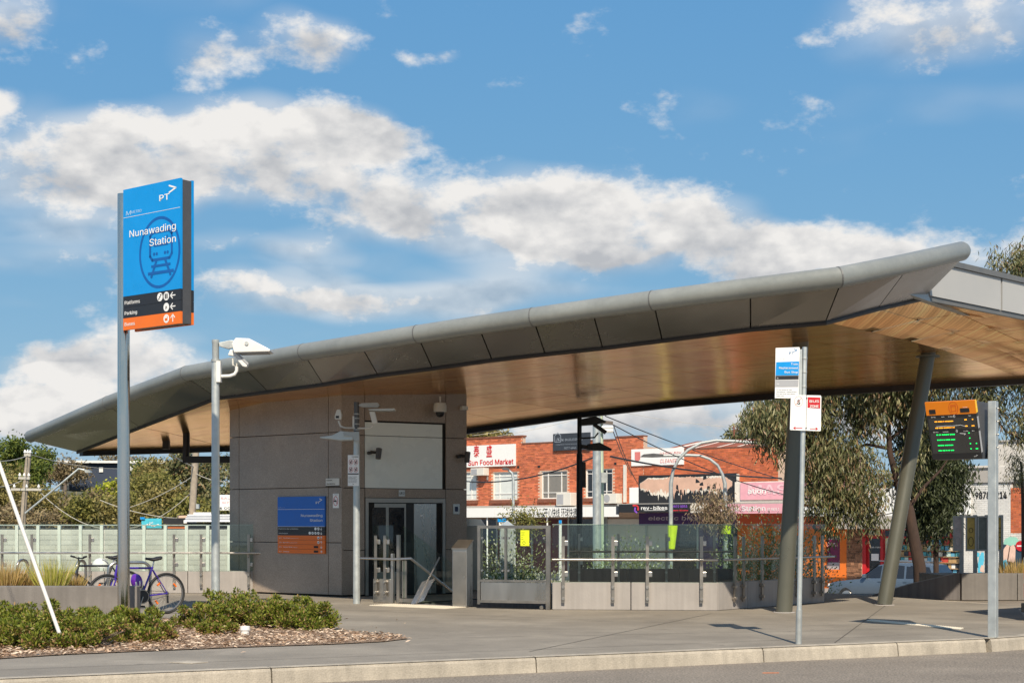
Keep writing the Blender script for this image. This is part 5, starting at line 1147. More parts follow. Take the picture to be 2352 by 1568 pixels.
# ---------------------------------------------------------------- right hand walls, plants and trees
r = thing('wedge_wall', 'dark concrete planter wall with top sloping down to the left', 'wall', P(2200, HY, 32.8).xy.to_3d())
f = Fr((P(2205, HY, 32.6).x, 32.6), (-.93, .37)); tl = f.T(1990)
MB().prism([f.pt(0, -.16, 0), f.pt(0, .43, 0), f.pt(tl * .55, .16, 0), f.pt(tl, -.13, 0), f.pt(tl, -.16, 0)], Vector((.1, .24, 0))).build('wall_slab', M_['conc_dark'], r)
MB().prism([f.pt(0, .434, .01), f.pt(0, .445, .01), f.pt(tl * .55, .175, .01), f.pt(tl, -.12, .01), f.pt(tl, -.131, .01), f.pt(tl * .55, .164, .01)], Vector((.06, .16, 0))).build('coping', M_['conc'], r)
r = thing('planter_wall', 'low concrete planter wall at the right edge with top in canopy shadow', 'wall', (10.5, 32.6, 0))  # even dry concrete colour; the canopy's cast shadow darkens the top
xx = [P(2205, HY, 32.6).x + .01, P(2345, HY, 32.3).x, 14.5]
for a, b in zip(xx[:-1], xx[1:]): MB().box(a, b - .012, 32.5, 32.75, -.16, .42).build('wall_panel', M_['conc_mid'], r, bevel=.01)
MB().box(xx[0] + .02, 14.4, 32.755, 36, -.16, .33).build('soil', M_['soil'], r)
q = P(2330, HY, 33.4); q.z = .33; grass('dry grass clump in the right planter', q, .42, 500, 'straw', .5)
shrub('flowering_bush', 'white flowered bush behind the stairs seen through the glass', (P(1452, HY, 45).x, 45.0, -1.56), 1.1, .9, 2.3, 7500, 'white_fl', leaf=.09, group='white flowered bushes')
shrub('flowering_bush', 'white flowered bush behind the right end of the glass balustrade', (P(1775, HY, 45).x, 45.0, -1.56), 1.2, .9, 2.85, 12000, 'white_fl', leaf=.09, group='white flowered bushes')
shrub('flowering_bush', 'green flowered bush seen through the gate glass', (P(1185, HY, 44).x, 44.0, -1.56), 1.3, .8, 2.3, 7000, 'white_fl', leaf=.09, group='white flowered bushes')
def gum(name, label, base, limbs, blobs, n, m, leaf=(.10, .19), wd=.022, bark='bark', droop=.8, tw=True, group=None):
    base = Vector(base); root = thing(name, label, 'tree', base, group=group)
    mb = MB()
    for pts, rad in limbs[:1]: mb.path(pts, rad, 12)
    mb.build('trunk', M_[bark], root, smooth=True)
    for pts, rad in limbs[1:]:
        MB().path(pts, rad, 8).build('branch', M_[bark], root, smooth=True)
    B = np.array([(*b[0], *b[1]) for b in blobs]); vol = (B[:, 3] * B[:, 4] * B[:, 5]); ncl = max(30, n // (55 if droop > .5 else 26))
    idx = RNG.choice(len(B), size=ncl, p=vol / vol.sum()); cc = B[idx, :3] + rv(ncl) * (RNG.random(ncl)[:, None] ** .42) * B[idx, 3:]
    if tw:
        mb = MB(); ctr = Vector(limbs[0][0][-1])
        for k in range(min(120, ncl // 4)):
            e = Vector(cc[k]); s = min((Vector(p) for l in limbs for p in l[0]), key=lambda p: (p - e).length); md = s.lerp(e, .6) + Vector((0, 0, .12)); mb.path([s, md, e], [.014, .009, .004], 4)
        mb.build('twigs', M_[bark], root)['kind'] = 'stuff'
    i2 = RNG.integers(0, ncl, n); spread = .21 if droop > .5 else .28
    p = cc[i2] + RNG.normal(size=(n, 3)) * np.array([spread, spread, spread * 1.2]) * .75
    ax = rv(n) * (1.05 - .55 * droop) + np.array([0, 0, -1.0 * droop])
    leaf_obj('crown', p, ax, rv(n), RNG.uniform(leaf[0], leaf[1], n), wd, LM[m], root, bend=.05)
    return root
Zt = 39.0
bz = lambda px, py, Z=Zt, dz=0.: tuple(P(px, py, Z + dz))
gum('gum_tree', 'large drooping gum tree with red brown trunk behind the leaning column', (*P(2112, HY, Zt).xy, -1.0),
    [([(P(2116, HY, Zt).x, Zt, -1.0), bz(2112, 1300), bz(2098, 1230), bz(2088, 1170), bz(2062, 1110), bz(2044, 1040), bz(2040, 960), bz(2052, 880), bz(2060, 790)], [.19, .165, .15, .135, .10, .075, .06, .05, .03]),
     ([bz(2040, 975), bz(2060, 940), bz(2085, 900), bz(2110, 850)], [.06, .05, .04, .02]), ([bz(2040, 990), bz(2000, 960), bz(1950, 935), bz(1890, 930)], [.06, .05, .04, .02]), ([bz(2042, 1010), bz(2075, 985), bz(2110, 970)], [.05, .04, .02]), ([bz(2044, 1030), bz(1990, 1020), bz(1930, 1040)], [.05, .035, .02]), ([bz(2085, 1170), bz(2120, 1120), bz(2160, 1080), bz(2180, 1050)], [.06, .045, .03, .012])],
    [(bz(1790, 985), (1.0, 1.0, .75)), (bz(1745, 950), (.55, .6, .35)), (bz(1860, 940, dz=.3), (1.1, 1.1, .7)), (bz(1900, 1040), (.95, 1.0, .95)), (bz(1885, 1130), (.75, .9, .75)), (bz(1915, 1205), (.45, .5, .35)), (bz(1960, 1120), (.9, 1.0, .9)), (bz(1990, 1180), (.55, .7, .5)), (bz(1985, 950), (.7, 1.1, .55)), (bz(2070, 905), (1.0, 1.2, .5)), (bz(2090, 1060), (.45, .8, .6)), (bz(2120, 940), (.9, 1., .7)), (bz(1980, 820), (1.9, 1.7, 1.3)), (bz(2100, 800), (1.6, 1.5, 1.3))], 52000, 'gum', leaf=(.13, .23), wd=.036, droop=.9)
gum('dark_gum_tree', 'dark green drooping foliage tree below the bus display', (P(2150, HY, 40.2).x, 40.2, -1.2),
    [([(P(2150, HY, 40.2).x, 40.2, -1.2), bz(2150, 1220, 40.2), bz(2140, 1120, 40.2), bz(2130, 1040, 40.2)], [.08, .07, .05, .03]), ([bz(2145, 1160, 40.2), bz(2180, 1110, 40.2), bz(2215, 1080, 40.2)], [.05, .04, .02])],
    [(bz(2125, 1110, 40.2), (.75, .8, .75)), (bz(2170, 1090, 40.2), (.75, .8, .55)), (bz(2140, 1180, 40.2), (.65, .8, .55)), (bz(2105, 1030, 40.2), (.6, .7, .7)), (bz(2195, 1140, 40.2), (.35, .5, .35)), (bz(2120, 1230, 40.2), (.35, .4, .25)), (bz(2160, 1030, 40.2), (.55, .6, .4))], 20000, 'gum_dark', leaf=(.11, .20), wd=.036)
gum('tall_gum_tree', 'tall gum tree behind the right end of the canopy', (P(2430, HY, 44).x, 44, -1.4),
    [([(P(2430, HY, 44).x, 44, -1.4), bz(2420, 1100, 44), bz(2400, 900, 44), bz(2380, 740, 44), bz(2350, 620, 44)], [.22, .2, .16, .12, .05]), ([bz(2400, 950, 44), bz(2350, 1010, 44), bz(2310, 990, 44), bz(2280, 950, 44)], [.07, .05, .03, .015]), ([bz(2390, 860, 44), bz(2320, 870, 44), bz(2230, 900, 44)], [.08, .05, .02]), ([bz(2380, 740, 44), bz(2320, 690, 44), bz(2290, 640, 44)], [.06, .04, .02])],
    [(bz(2230, 905, 44), (.9, 1., .45)), (bz(2310, 925, 44), (.8, .9, .5)), (bz(2340, 980, 44), (.45, .6, .4)), (bz(2265, 955, 44), (.4, .5, .5)), (bz(2330, 640, 44), (.85, .9, .55)), (bz(2300, 600, 44), (.4, .5, .3)), (bz(2390, 600, 44), (.9, .9, .9)), (bz(2360, 830, 44), (1.6, 1.4, .8)), (bz(2250, 830, 44), (1.5, 1.4, .7))], 20000, 'gum', leaf=(.14, .26), wd=.036)
gum('sapling', 'thin pale sapling at the right edge before the brick shop', (P(2352, HY, 46).x, 46, -1.5), [([(P(2352, HY, 46).x, 46, -1.5), bz(2350, 1150, 46), bz(2345, 1060, 46)], [.07, .06, .03])], [(bz(2335, 1090, 46), (.35, .4, .25)), (bz(2345, 1060, 46), (.3, .3, .25))], 900, 'gum', tw=False)
gum('rusty_tree', 'small brown leaved tree before the electric bike shop', (P(1640, HY, 47).x, 47, -1.5), [([(P(1640, HY, 47).x, 47, -1.5), bz(1640, 1210, 47), bz(1637, 1160, 47)], [.05, .04, .02])], [(bz(1640, 1165, 47), (.65, .6, .35)), (bz(1622, 1190, 47), (.55, .5, .25)), (bz(1660, 1190, 47), (.45, .5, .25)), (bz(1645, 1145, 47), (.35, .3, .2))], 2600, 'rust', leaf=(.09, .17), wd=.03)
gum('street_bush', 'small round green bush in front of the white shop fascia', (P(1203, HY, 46).x, 46, -1.5), [([(P(1203, HY, 46).x, 46, -1.5), bz(1203, 1215, 46), bz(1203, 1190, 46)], [.05, .04, .02])], [(bz(1203, 1195, 46), (.42, .4, .26)), (bz(1190, 1205, 46), (.3, .3, .2)), (bz(1218, 1205, 46), (.3, .3, .2))], 1500, 'scrub_g', leaf=(.06, .12), wd=.04, droop=.1)
for (px, py, Z, rx, rz, lab) in ((1800, 1015, 95, 3.2, 2.2, 'dark gum tree beyond the brick shops left of the leaning column'), (1915, 1065, 95, 3.6, 2.2, 'brown grey gum tree beyond the shops right of the bus zone pole'), (1110, 1000, 100, 1.7, .6, 'olive tree top above the brick food market'), (1720, 1010, 98, 1.6, .8, 'distant gum tree behind the rusty roof')):
    b = P(px, HY, Z); b.z = -1.6; t = P(px, py, Z)
    gum('distant_tree', lab, b, [([b, t.lerp(b, .4), t], [.3, .25, .1])], [(tuple(t), (rx, rx, rz)), (tuple(t + Vector((rx * .6, 0, -rz * .5))), (rx * .7, rx * .7, rz * .7)), (tuple(t + Vector((-rx * .6, 0, -rz * .6))), (rx * .7, rx * .7, rz * .7))], 3200, 'gum' if px > 1200 else 'scrub', leaf=(.25, .5), wd=.12, droop=.4, bark='bark_g', group='distant trees')
# ---------------------------------------------------------------- hill trees on the left
HT = [(10, 1070, 118, 3.4, 2.3, 'pine', 'dark green pine tree at the far left', 6500), (60, 1050, 116, 2.0, 1.5, 'pine', 'dark pine crown under the tip of the canopy', 4200), (75, 1095, 114, 1.9, 1.2, 'pine', 'lower boughs of the pine behind the utility pole', 3000), (150, 1085, 125, 2.2, 1.3, 'scrub_b', 'brown thin tree left of the white flat roofed house', 2500), (280, 1062, 140, 2.0, 1.0, 'scrub_b', 'grey brown tree above the flat roofed house', 1800),
      (20, 1140, 105, 2.6, 1.5, 'scrub', 'olive scrub tree at the far left below the pine', 3200), (110, 1150, 103, 2.4, 1.4, 'scrub', 'olive scrub tree right of the utility pole', 3200), (175, 1170, 99, 2.2, 1.2, 'scrub_b', 'brown scrub bush above the pale noise wall', 2600), (245, 1135, 104, 1.1, .7, 'lime', 'lime yellow bush below the flat roofed house', 1300), (240, 1165, 97, 2.0, 1.1, 'scrub_g', 'green scrub bush left of the pylon pole', 2800),
      (330, 1130, 104, 2.3, 1.4, 'scrub_g', 'green scrub tree right of the pylon pole', 3400), (400, 1150, 100, 2.1, 1.4, 'scrub', 'olive scrub bush before the wooden utility pole', 3200), (345, 1080, 122, 2.2, 1.1, 'pine', 'open pine bough tree behind the pylon pole', 2200), (385, 1085, 112, 2.6, 1.6, 'scrub', 'tall olive tree under the left end of the canopy', 3800), (470, 1085, 108, 2.3, 2.0, 'gum', 'tall gum tree beside the lift tower', 4200), (495, 1150, 100, 1.9, 1.4, 'gum', 'lower gum tree beside the lift tower', 3000), (300, 1185, 92, 1.9, .8, 'scrub', 'low olive scrub behind the noise wall', 2200), (60, 1190, 94, 2.6, .7, 'scrub_b', 'low brown scrub at the left above the noise wall', 2400), (430, 1180, 94, 1.8, .9, 'scrub_g', 'low green scrub behind the orange shop awning', 2200), (-60, 1120, 108, 3., 2.2, 'scrub', 'olive tree just past the left edge', 2500), (560, 1120, 104, 2.4, 2.2, 'gum', 'gum tree hidden behind the lift tower', 1800)]
for (px, py, Z, rx, rz, m, lab, n) in HT:
    b = P(px, HY, Z); h = max(0, min(1, (Z - 92) / 60)); h = h * h * (3 - 2 * h); k = max(0, min(1, (2 - b.x) / 26)); k = k * k * (3 - 2 * k); b.z = -1.62 + 6.6 * h * k
    t = P(px, py, Z); t.z = max(t.z, b.z + .8)
    bl = [(tuple(t + Vector((random.uniform(-.7, .7) * rx, random.uniform(-.5, .5) * rx, random.uniform(-.6, .6) * rz))), (rx * random.uniform(.35, .6), rx * .5, rz * random.uniform(.35, .6))) for _ in range(9)]
    gum('hill_tree', lab, b, [([b, b.lerp(t, .6), t], [.2, .16, .06])], bl, int(n * 1.25), m, leaf=(.16, .36), wd=.13, droop=.15 if m != 'gum' else .6, bark='bark_g', group='trees on the hill')
# ---------------------------------------------------------------- shops across the back street
S = Fr((3.57, 80.0), (1.2, -1.0)); S2 = Fr((S.o.x + S.n.x * 2.4, S.o.y + S.n.y * 2.4), (1.2, -1.0)); GZ = -1.58
BM = attrmat('fired_brick', .9); BW = attrmat('white_painted_brick', .8)
M_['mortar'] = mat('lime_mortar', (.62, .45, .34), .95); M_['mortar_w'] = mat('painted_mortar', (.62, .60, .56), .9)
M_['rust'] = mat('rusty_corrugated_iron', (.23, .075, .05), .85, var=.45, scale=1.5); M_['zinc'] = mat('pale_zinc_patch', (.62, .55, .50), .7, var=.2)
M_['curtain'] = mat('white_curtain', (.62, .66, .64), .6, var=.06, coat=.4); M_['render'] = mat('grey_render', (.40, .38, .35), .85, var=.05); M_['render2'] = mat('pale_render', (.60, .57, .52), .85, var=.05)
M_['pink'] = mat('faded_pink_sign', (.72, .36, .42), .6, var=.06); M_['pink_w'] = mat('pale_pink_print', (.85, .74, .75), .6); M_['purple'] = mat('purple_sign', (.055, .02, .11), .6, var=.1); M_['magenta'] = mat('dark_magenta_sign', (.16, .012, .07), .5)
M_['orangewall'] = mat('orange_painted_wall', (.72, .17, .02), .75, var=.06); M_['redwall'] = mat('red_orange_fascia', (.50, .09, .025), .7, var=.08); M_['redpaint'] = mat('red_door_paint', (.48, .015, .02), .5); M_['peach'] = mat('exposed_peach_board', (.62, .40, .30), .9, var=.15, scale=1.2); M_['cream'] = mat('peeled_cream_paper', (.70, .66, .58), .9, var=.1)
M_['signnavy'] = mat('dark_slate_sign', (.035, .042, .055), .6); M_['curt_dim'] = mat('dim_blind', (.20, .19, .17), .6, coat=.5)
def wall_holes(fr, mb, t0, t1, z0, z1, d0, d1, holes):
    ts = sorted({t0, t1} | {min(max(x, t0), t1) for h in holes for x in h[:2]}); zs = sorted({z0, z1} | {min(max(x, z0), z1) for h in holes for x in h[2:]})
    for a, b in zip(ts[:-1], ts[1:]):
        for c, d in zip(zs[:-1], zs[1:]):
            if b - a < 1e-4 or d - c < 1e-4: continue
            m, n = (a + b) / 2, (c + d) / 2
            if any(h[0] < m < h[1] and h[2] < n < h[3] for h in holes): continue
            fr.box(mb, a, b, c, d, d0, d1)
def brickwork(root, fr, t0, t1, z0, z1, holes, base=(.56, .155, .07), m=None, d=0., jit=.30, name='brickwork', L=.24, H=.086, top=None):
    mb = MB(); cols = []; row = 0; z = z0; q = .014
    while z < z1 - .02:
        t = t0 - (L / 2 if row % 2 else 0); h1 = min(z + H - q, z1)
        while t < t1 - .01:
            a, b = max(t, t0), min(t + L - q, t1); t += L
            zt = top((a + b) / 2) if top else z1
            if b - a < .03 or z > zt - .03 or any(a < h[1] and b > h[0] and z < h[3] and h1 > h[2] for h in holes): continue
            e = d + random.uniform(0, .004); A, B_ = fr.pt(a, z, e), fr.pt(b, z, e); up = Vector((0, 0, h1 - z)); bk = -V3(fr.n) * .02
            mb.add([A, B_, B_ + up, A + up, A + bk, B_ + bk, B_ + bk + up, A + bk + up], [(0, 1, 2, 3), (4, 5, 1, 0), (3, 2, 6, 7), (4, 0, 3, 7), (1, 5, 6, 2)])
            k = 1 + random.uniform(-jit, jit); c = [max(0, x * k + random.uniform(-.02, .02) * jit) for x in base]; cols += [(*c, 1)] * 5
        z += H; row += 1
    o = mb.build(name, m or BM, root, cols=cols); o['kind'] = 'stuff'; return o
def window(root, fr, r, m, cols=(.24, .76), rows=(.22, .85), name='window', d=-.10):
    t0, t1, z0, z1 = r; fm = MB(); b = .06
    fr.box(fm, t0, t0 + b, z0, z1, d - .04, d + .03); fr.box(fm, t1 - b, t1, z0, z1, d - .04, d + .03); fr.box(fm, t0 + b, t1 - b, z0, z0 + b, d - .04, d + .03); fr.box(fm, t0 + b, t1 - b, z1 - b, z1, d - .04, d + .03)
    W, H = t1 - t0, z1 - z0; tc_ = [t0 + b] + [t0 + W * c for c in cols] + [t1 - b]; zc = [z0 + b] + [z0 + H * c for c in rows] + [z1 - b]
    for c in tc_[1:-1]: fr.box(fm, c - .025, c + .025, z0 + b, z1 - b, d - .03, d + .02)
    for c in zc[1:-1]: fr.box(fm, t0 + b, t1 - b, c - .02, c + .02, d - .028, d + .018)
    o = fm.build(name, M_['white'], root)
    for i in range(len(tc_) - 1):
        for j in range(len(zc) - 1): mb = MB(); fr.box(mb, tc_[i] + .02, tc_[i + 1] - .02, zc[j] + .015, zc[j + 1] - .015, d - .035, d - .02); mb.build('pane', m, o)
    mb = MB(); fr.box(mb, t0 - .2, t1 + .15, z0 - .20, z0 - .01, -.05, .10); mb.build('sill', M_['sillb'], root)
    return o
M_['sillb'] = mat('brown_brick_sill', (.20, .075, .045), .85, var=.3, scale=8)
def shopfront(root, fr, t0, t1, z1, cols, dark='glass_dark', d=-.25):
    n = len(cols)
    for i, m in enumerate(cols):
        a = t0 + (t1 - t0) * i / n; b = t0 + (t1 - t0) * (i + 1) / n; mb = MB(); fr.box(mb, a + .05, b - .05, GZ + .45, z1 - .1, d - .05, d); mb.build('shop_window', M_[m], root)
        mb = MB(); fr.box(mb, a - .05, a + .05, GZ, z1, d - .05, d + .06); mb.build('mullion', M_['galv_dull'], root)
    mb = MB(); fr.box(mb, t0, t1, GZ, GZ + .44, d - .1, d + .05); mb.build('stall_riser', M_['render'], root)
def building_a():
    t0 = -16.0; t1 = S.T(1478); root = thing('red_brick_shop', 'two storey red brick shop building with white windows beside the lift tower', 'building', S.pt(-4, GZ))
    za = S.hit(1400, 1158)[1]; zt = S.hit(1330, 1014)[1]; ts = S.T(1198)
    W = [S.rect(*r) for r in ((1040, 1085, 1094, 1148), (1132, 1084, 1188, 1147), (1243, 1081.5, 1302, 1144.5), (1345, 1077, 1406, 1142.5))]
    top = lambda t: S.hit(1150, 1005)[1] if t < ts else zt if t < S.T(1415) else S.hit(1440, 1004)[1]
    mb = MB(); wall_holes(S, mb, t0, ts, za, top(-9), -.35, -.012, W); wall_holes(S, mb, ts, S.T(1415), za, zt, -.35, -.012, W); S.box(mb, S.T(1415), t1, za, top(5), -.35, -.012); mb.build('mortar_wall', M_['mortar'], root)
    brickwork(root, S, t0, t1, za, top(5) + .3, W, top=top)
    mb = MB(); S.box(mb, t0, ts + .05, top(-9), top(-9) + .09, -.38, .04); S.box(mb, ts + .05, S.T(1415), zt, zt + .07, -.38, .03); S.box(mb, S.T(1415), t1, top(5), top(5) + .08, -.38, .04); mb.build('parapet_coping', M_['sillb'], root)
    for r, m in zip(W, ('curtain', 'curtain', 'curt_dim', 'glass_dark')): window(root, S, r, M_[m])
    mb = MB(); S.box(mb, t0, t1, GZ, za, -8, -.36); S.box(mb, t0, t1, za, zt - .4, -8, -.36); mb.build('rear_body', M_['mortar'], root)
    r = S2.rect(1000, 1167, 1420, 1187); zb, zc = r[2], r[3]
    mb = MB(); a = S2.T(960); S.box(mb, a, t1, zc - .12, zc + .02, .0, 2.36); mb.build('awning_slab', M_['render'], root)
    mb = MB(); S.box(mb, a, t1, zc + .02, za, .0, .12); mb.build('awning_flashing', M_['render'], root)
    e = [a, S2.T(1070), S2.T(1136), S2.T(1240), S2.T(1345), S2.T(1421)]
    for p, q in zip(e[:-1], e[1:]): mb = MB(); S2.box(mb, p + .01, q - .01, zb, zc + .05, -.04, 0); mb.build('awning_fascia', M_['wht'], root)
    mb = MB(); S2.box(mb, e[-1], t1, zb + .12, zc + .08, -.04, .01); mb.build('dark_fascia', M_['signnavy'], root)
    mb = MB(); r = S2.rect(1195, 1183, 1253, 1170); t = S2.T(1197)
    z = S2.hit(1300, 1184)[1]; write(mb, S2, 'happy.link', S2.T(1196), z, .30, .02, wd=S2.T(1252) - S2.T(1196), bold=-.005); write(mb, S2, '开心快线', S2.T(1250.5), z - .02, .36, .02, wd=S2.T(1286) - S2.T(1250.5), bold=0); write(mb, S2, '环球快递', S2.T(1289.5), z - .02, .36, .02, wd=S2.T(1325) - S2.T(1289.5), bold=0); mb.build('lettering', M_['ink'], root)
    shopfront(root, S, t0, t1, zb, ['render2', 'glass_dark', 'mint', 'glass_dark', 'maroon', 'maroon', 'glass_dark', 'render2'])
    for px in (1115, 1178, 1253, 1375): q = S2.pp(px, 1190); q.z = zb; g = Vector((q.x, q.y, GZ)); MB().tube(g - V3(S.n) * .15, q - V3(S.n) * .15, .04, n=8).build('awning_post', M_['wht'], root)
    for px, py in ((1190.5, 1072), (1238, 1071), (1413.5, 1064)): mb = MB(); S.pbox(mb, px - 2.6, py - 2.4, px + 2.6, py + 2.4, .004, .02); mb.build('air_brick', M_['black'], root)
    mb = MB(); S.pbox(mb, 1434.5, 1067, 1440, 1153, .01, .12); mb.build('cable_duct', M_['offwhite'], root)
    # sign boards and air conditioners fixed to it
    r = thing('food_market_sign', 'white sign board with red Chinese characters and Sun Food Market', 'sign', S.pp(1120, 1071)); t = S.T(1186); mb = MB(); z0, z1 = S.hit(1130, 1071)[1], S.hit(1130, 1021.5)[1]; S.box(mb, S.T(990), t, z0, z1, .02, .10); mb.build('board', M_['wht'], r)
    mb = MB(); write(mb, S, 'Sun Food Market', S.T(1078.5), S.hit(1130, 1067)[1], .40, .12, wd=S.T(1182) - S.T(1078.5), bold=.018); write(mb, S, 'Tai', S.T(1076) - .9, S.hit(1130, 1067)[1], .40, .12, bold=.018); write(mb, S, '泰', S.T(1091), S.hit(1100, 1047)[1], .50, .12, wd=.42, bold=.012); write(mb, S, '盛', S.T(1120), S.hit(1130, 1047)[1], .50, .12, wd=.42, bold=.012); mb.build('lettering', mat('bright_red_print', (.60, .01, .012), .5), r)
    r = thing('builder_sign', 'dark slate sign board above the brick parapet behind the black pole', 'sign', S.pp(1315, 1033)); mb = MB(); S.pbox(mb, 1274, 994.5, 1358, 1033.5, .05, .14); mb.build('board', M_['signnavy'], r)
    mb = MB(); tt, zz = S.hit(1280, 1015); stroke(mb, S, [(tt - .05, zz), (tt - .05, zz + .33), (tt + .15, zz + .5), (tt + .36, zz + .33), (tt + .36, zz), (tt - .05, zz)], .035, .16); write(mb, S, 'JK', tt + .02, zz + .06, .24, .161, wd=.28, bold=-.01); write(mb, S, 'JK BUILDINGS', S.T(1291), S.hit(1310, 1012)[1], .17, .16, wd=1.5, bold=0); write(mb, S, 'CONSTRUCTION & RENOVATION', S.T(1281), S.hit(1310, 1021)[1], .07, .16, wd=1.7, bold=0); write(mb, S, '9877 4446', S.T(1300), S.hit(1310, 1031)[1], .16, .16, wd=.8, bold=0); mb.build('lettering', mat('pale_slate_print', (.30, .34, .40), .6), r)
    for k, (bx, nm, lab, dd, fan) in enumerate((((1094, 1075, 1124, 1092), 'window_air_conditioner', 'beige window air conditioner under the food market sign', .5, 0), ((1292, 1131, 1325, 1161), 'air_conditioner', 'white air conditioner unit below the second window', .55, 1), ((1398, 1133, 1430, 1156), 'air_conditioner', 'white fan air conditioner unit right of the street poles', .55, 2))):
        r = thing(nm, lab, 'air conditioner', S.pp((bx[0] + bx[2]) / 2, bx[3])); rr = S.rect(*bx); mb = MB(); S.box(mb, *rr, .02, dd); bd = mb.build('case', M_['offwhite'], r, bevel=.02); W_ = rr[1] - rr[0]; H_ = rr[3] - rr[2]
        if fan == 2: mb = MB(); disc(mb, S, rr[0] + W_ * .32, rr[2] + H_ * .5, H_ * .38, H_ * .38, dd + .012, 24); mb.build('fan_grille', M_['greyink'], r)
        else: mb = MB(); S.box(mb, rr[0] + W_ * .06, rr[0] + W_ * .5, rr[2] + H_ * .12, rr[3] - H_ * .14, dd, dd + .012); mb.build('grille', M_['greyink'], r)
        for tb in (rr[0] + .05, rr[1] - .11): mb = MB(); S.box(mb, tb, tb + .06, rr[2] - .25, rr[2], .02, .1); mb.build('bracket', M_['galv_dull'], r)
M_['mint'] = mat('mint_shop_panel', (.40, .55, .45), .5); M_['maroon'] = mat('maroon_shop_panel', (.10, .02, .025), .5)
building_a()
def building_b():
    t0 = S.T(1479); t1 = S.T(1787); root = thing('rusty_roof_shop', 'red brick shop building with rusty corrugated roof and torn billboard', 'building', S.pt((t0 + t1) / 2, GZ))
    za = S.hit(1600, 1150)[1]; zt = S.hit(1600, 1031)[1]
    mb = MB(); S.box(mb, t0, t1, za, zt, -.35, -.012); S.box(mb, t0, t1, GZ, za, -9, -.36); S.box(mb, t1 - .3, t1, za, zt - .05, -9, -.36); mb.build('mortar_wall', M_['mortar'], root)
    brickwork(root, S, t0, t1, za, zt, [], base=(.55, .14, .055))
    mb = MB(); S.box(mb, t0, t1, zt, zt + .06, -.38, .03); mb.build('parapet_coping', M_['sillb'], root)
    # corrugated roof sheets sloping up away from the wall
    n = 34; zr = S.hit(1600, 1011)[1] + .35; tr1 = S.T(1745)
    for k in range(n):
        a = t0 + (tr1 - t0) * k / n; b = t0 + (tr1 - t0) * (k + 1) / n; m = M_['zinc'] if k in (2, 3, 9, 16, 22, 28, 31, 32) else M_['rust']
        mb = MB(); w_ = (b - a) / 4
        for j in range(4):
            x = a + w_ * j; p0, p1 = S.pt(x, zt - .1, -.5), S.pt(x + w_, zt - .1, -.5); e = V3(S.n) * -4.5 + Vector((0, 0, zr - zt)) + V3(S.u) * .0; u_ = Vector((0, 0, .05 if j % 2 else 0)); u2 = Vector((0, 0, 0 if j % 2 else .05)); mb.quad(p0 + u_, p1 + u2, p1 + u2 + e, p0 + u_ + e)
        mb.build('roof_sheet', m, root)
    for px, h in ((1585, 975), (1614, 988), (1643, 988)):
        q = S.pt(S.T(px), zr, -4.2); MB().tube(q, Vector((q.x, q.y, P(px, h, q.y).z)), .04, n=8).build('roof_pipe', M_['rust'] if px < 1600 else M_['galv'], root)
    r = S2.rect(1421, 1156, 1587, 1175)
    zb, zc = r[2], r[3]; mb = MB(); S.box(mb, t0, t1 + 3.5, zc - .1, zc + .02, 0, 2.36); mb.build('awning_slab', M_['render'], root)
    shopfront(root, S, t0, t1, zb, ['render2', 'glass_dark', 'purple', 'glass_dark', 'purple'])
    # boards
    def board(nm, lab, bx, m, fr=S, d0=.02, d1=.08): o = thing(nm, lab, 'sign', fr.pp((bx[0] + bx[2]) / 2, bx[3])); mb = MB(); fr.pbox(mb, *bx, d0, d1); mb.build('board', m, o); return o
    o = board('dry_cleaner_sign', 'white dry cleaners sign with red arrow on the brick wall', (1452, 1029.5, 1572, 1068), M_['wht'])
    mb = MB(); write(mb, S, 'HAPPY DRY', S.T(1517), S.hit(1540, 1046)[1], .27, .10, wd=S.T(1566) - S.T(1517), slant=.25, bold=-.006); write(mb, S, 'CLEANERS', S.T(1518), S.hit(1540, 1062)[1], .27, .10, wd=S.T(1562) - S.T(1518), slant=.25, bold=-.006); t, z = S.hit(1466, 1062); flat(mb, S, [(t, z), (t + .19, z + .18), (t + .19, z + .55), (t - .15, z + .55), (t - .15, z + .18)], .10); mb.build('lettering', mat('faded_red_lettering', (.66, .20, .18), .6), o)
    o = board('torn_billboard', 'black billboard with torn peeling poster on the brick wall', (1469, 1089, 1694, 1156), M_['signblack'])
    tA, tB = S.T(1472), S.T(1684); zT, zM = S.hit(1580, 1094)[1], S.hit(1580, 1133)[1]; rs = random.Random(5)
    for nm, m, hi, lo, d in (('torn_paper', 'cream', .12, .95, .084), ('bare_board', 'peach', .30, .80, .088)):
        mb = MB(); k = 150; up, dn = [], []; wu = wd_ = .5
        for i in range(k + 1):
            t = tA + (tB - tA) * i / k; edge = min(1, min(i, k - i) / 14); c = zM + (zT - zM) * .55
            wu = min(1, max(0, wu + rs.uniform(-.22, .22))); wd_ = min(1, max(0, wd_ + rs.uniform(-.30, .30))); sp_ = rs.random() ** 4
            up.append((t, c + (zT - c) * (1 - hi * (wu + rs.uniform(-.3, .3))) * (.25 + .75 * edge))); dn.append((t, c - (c - zM) * (lo * .55 + wd_ * .6 + sp_ * .7) * (.3 + .7 * edge)))
        for i in range(k): flat(mb, S, [dn[i], dn[i + 1], up[i + 1], up[i]], d)
        mb.build(nm, M_[m], o)
    mb = MB(); S.pbox(mb, 1694, 1088, 1699, 1156, .02, .1); mb.build('side_batten', M_['cream'], o)
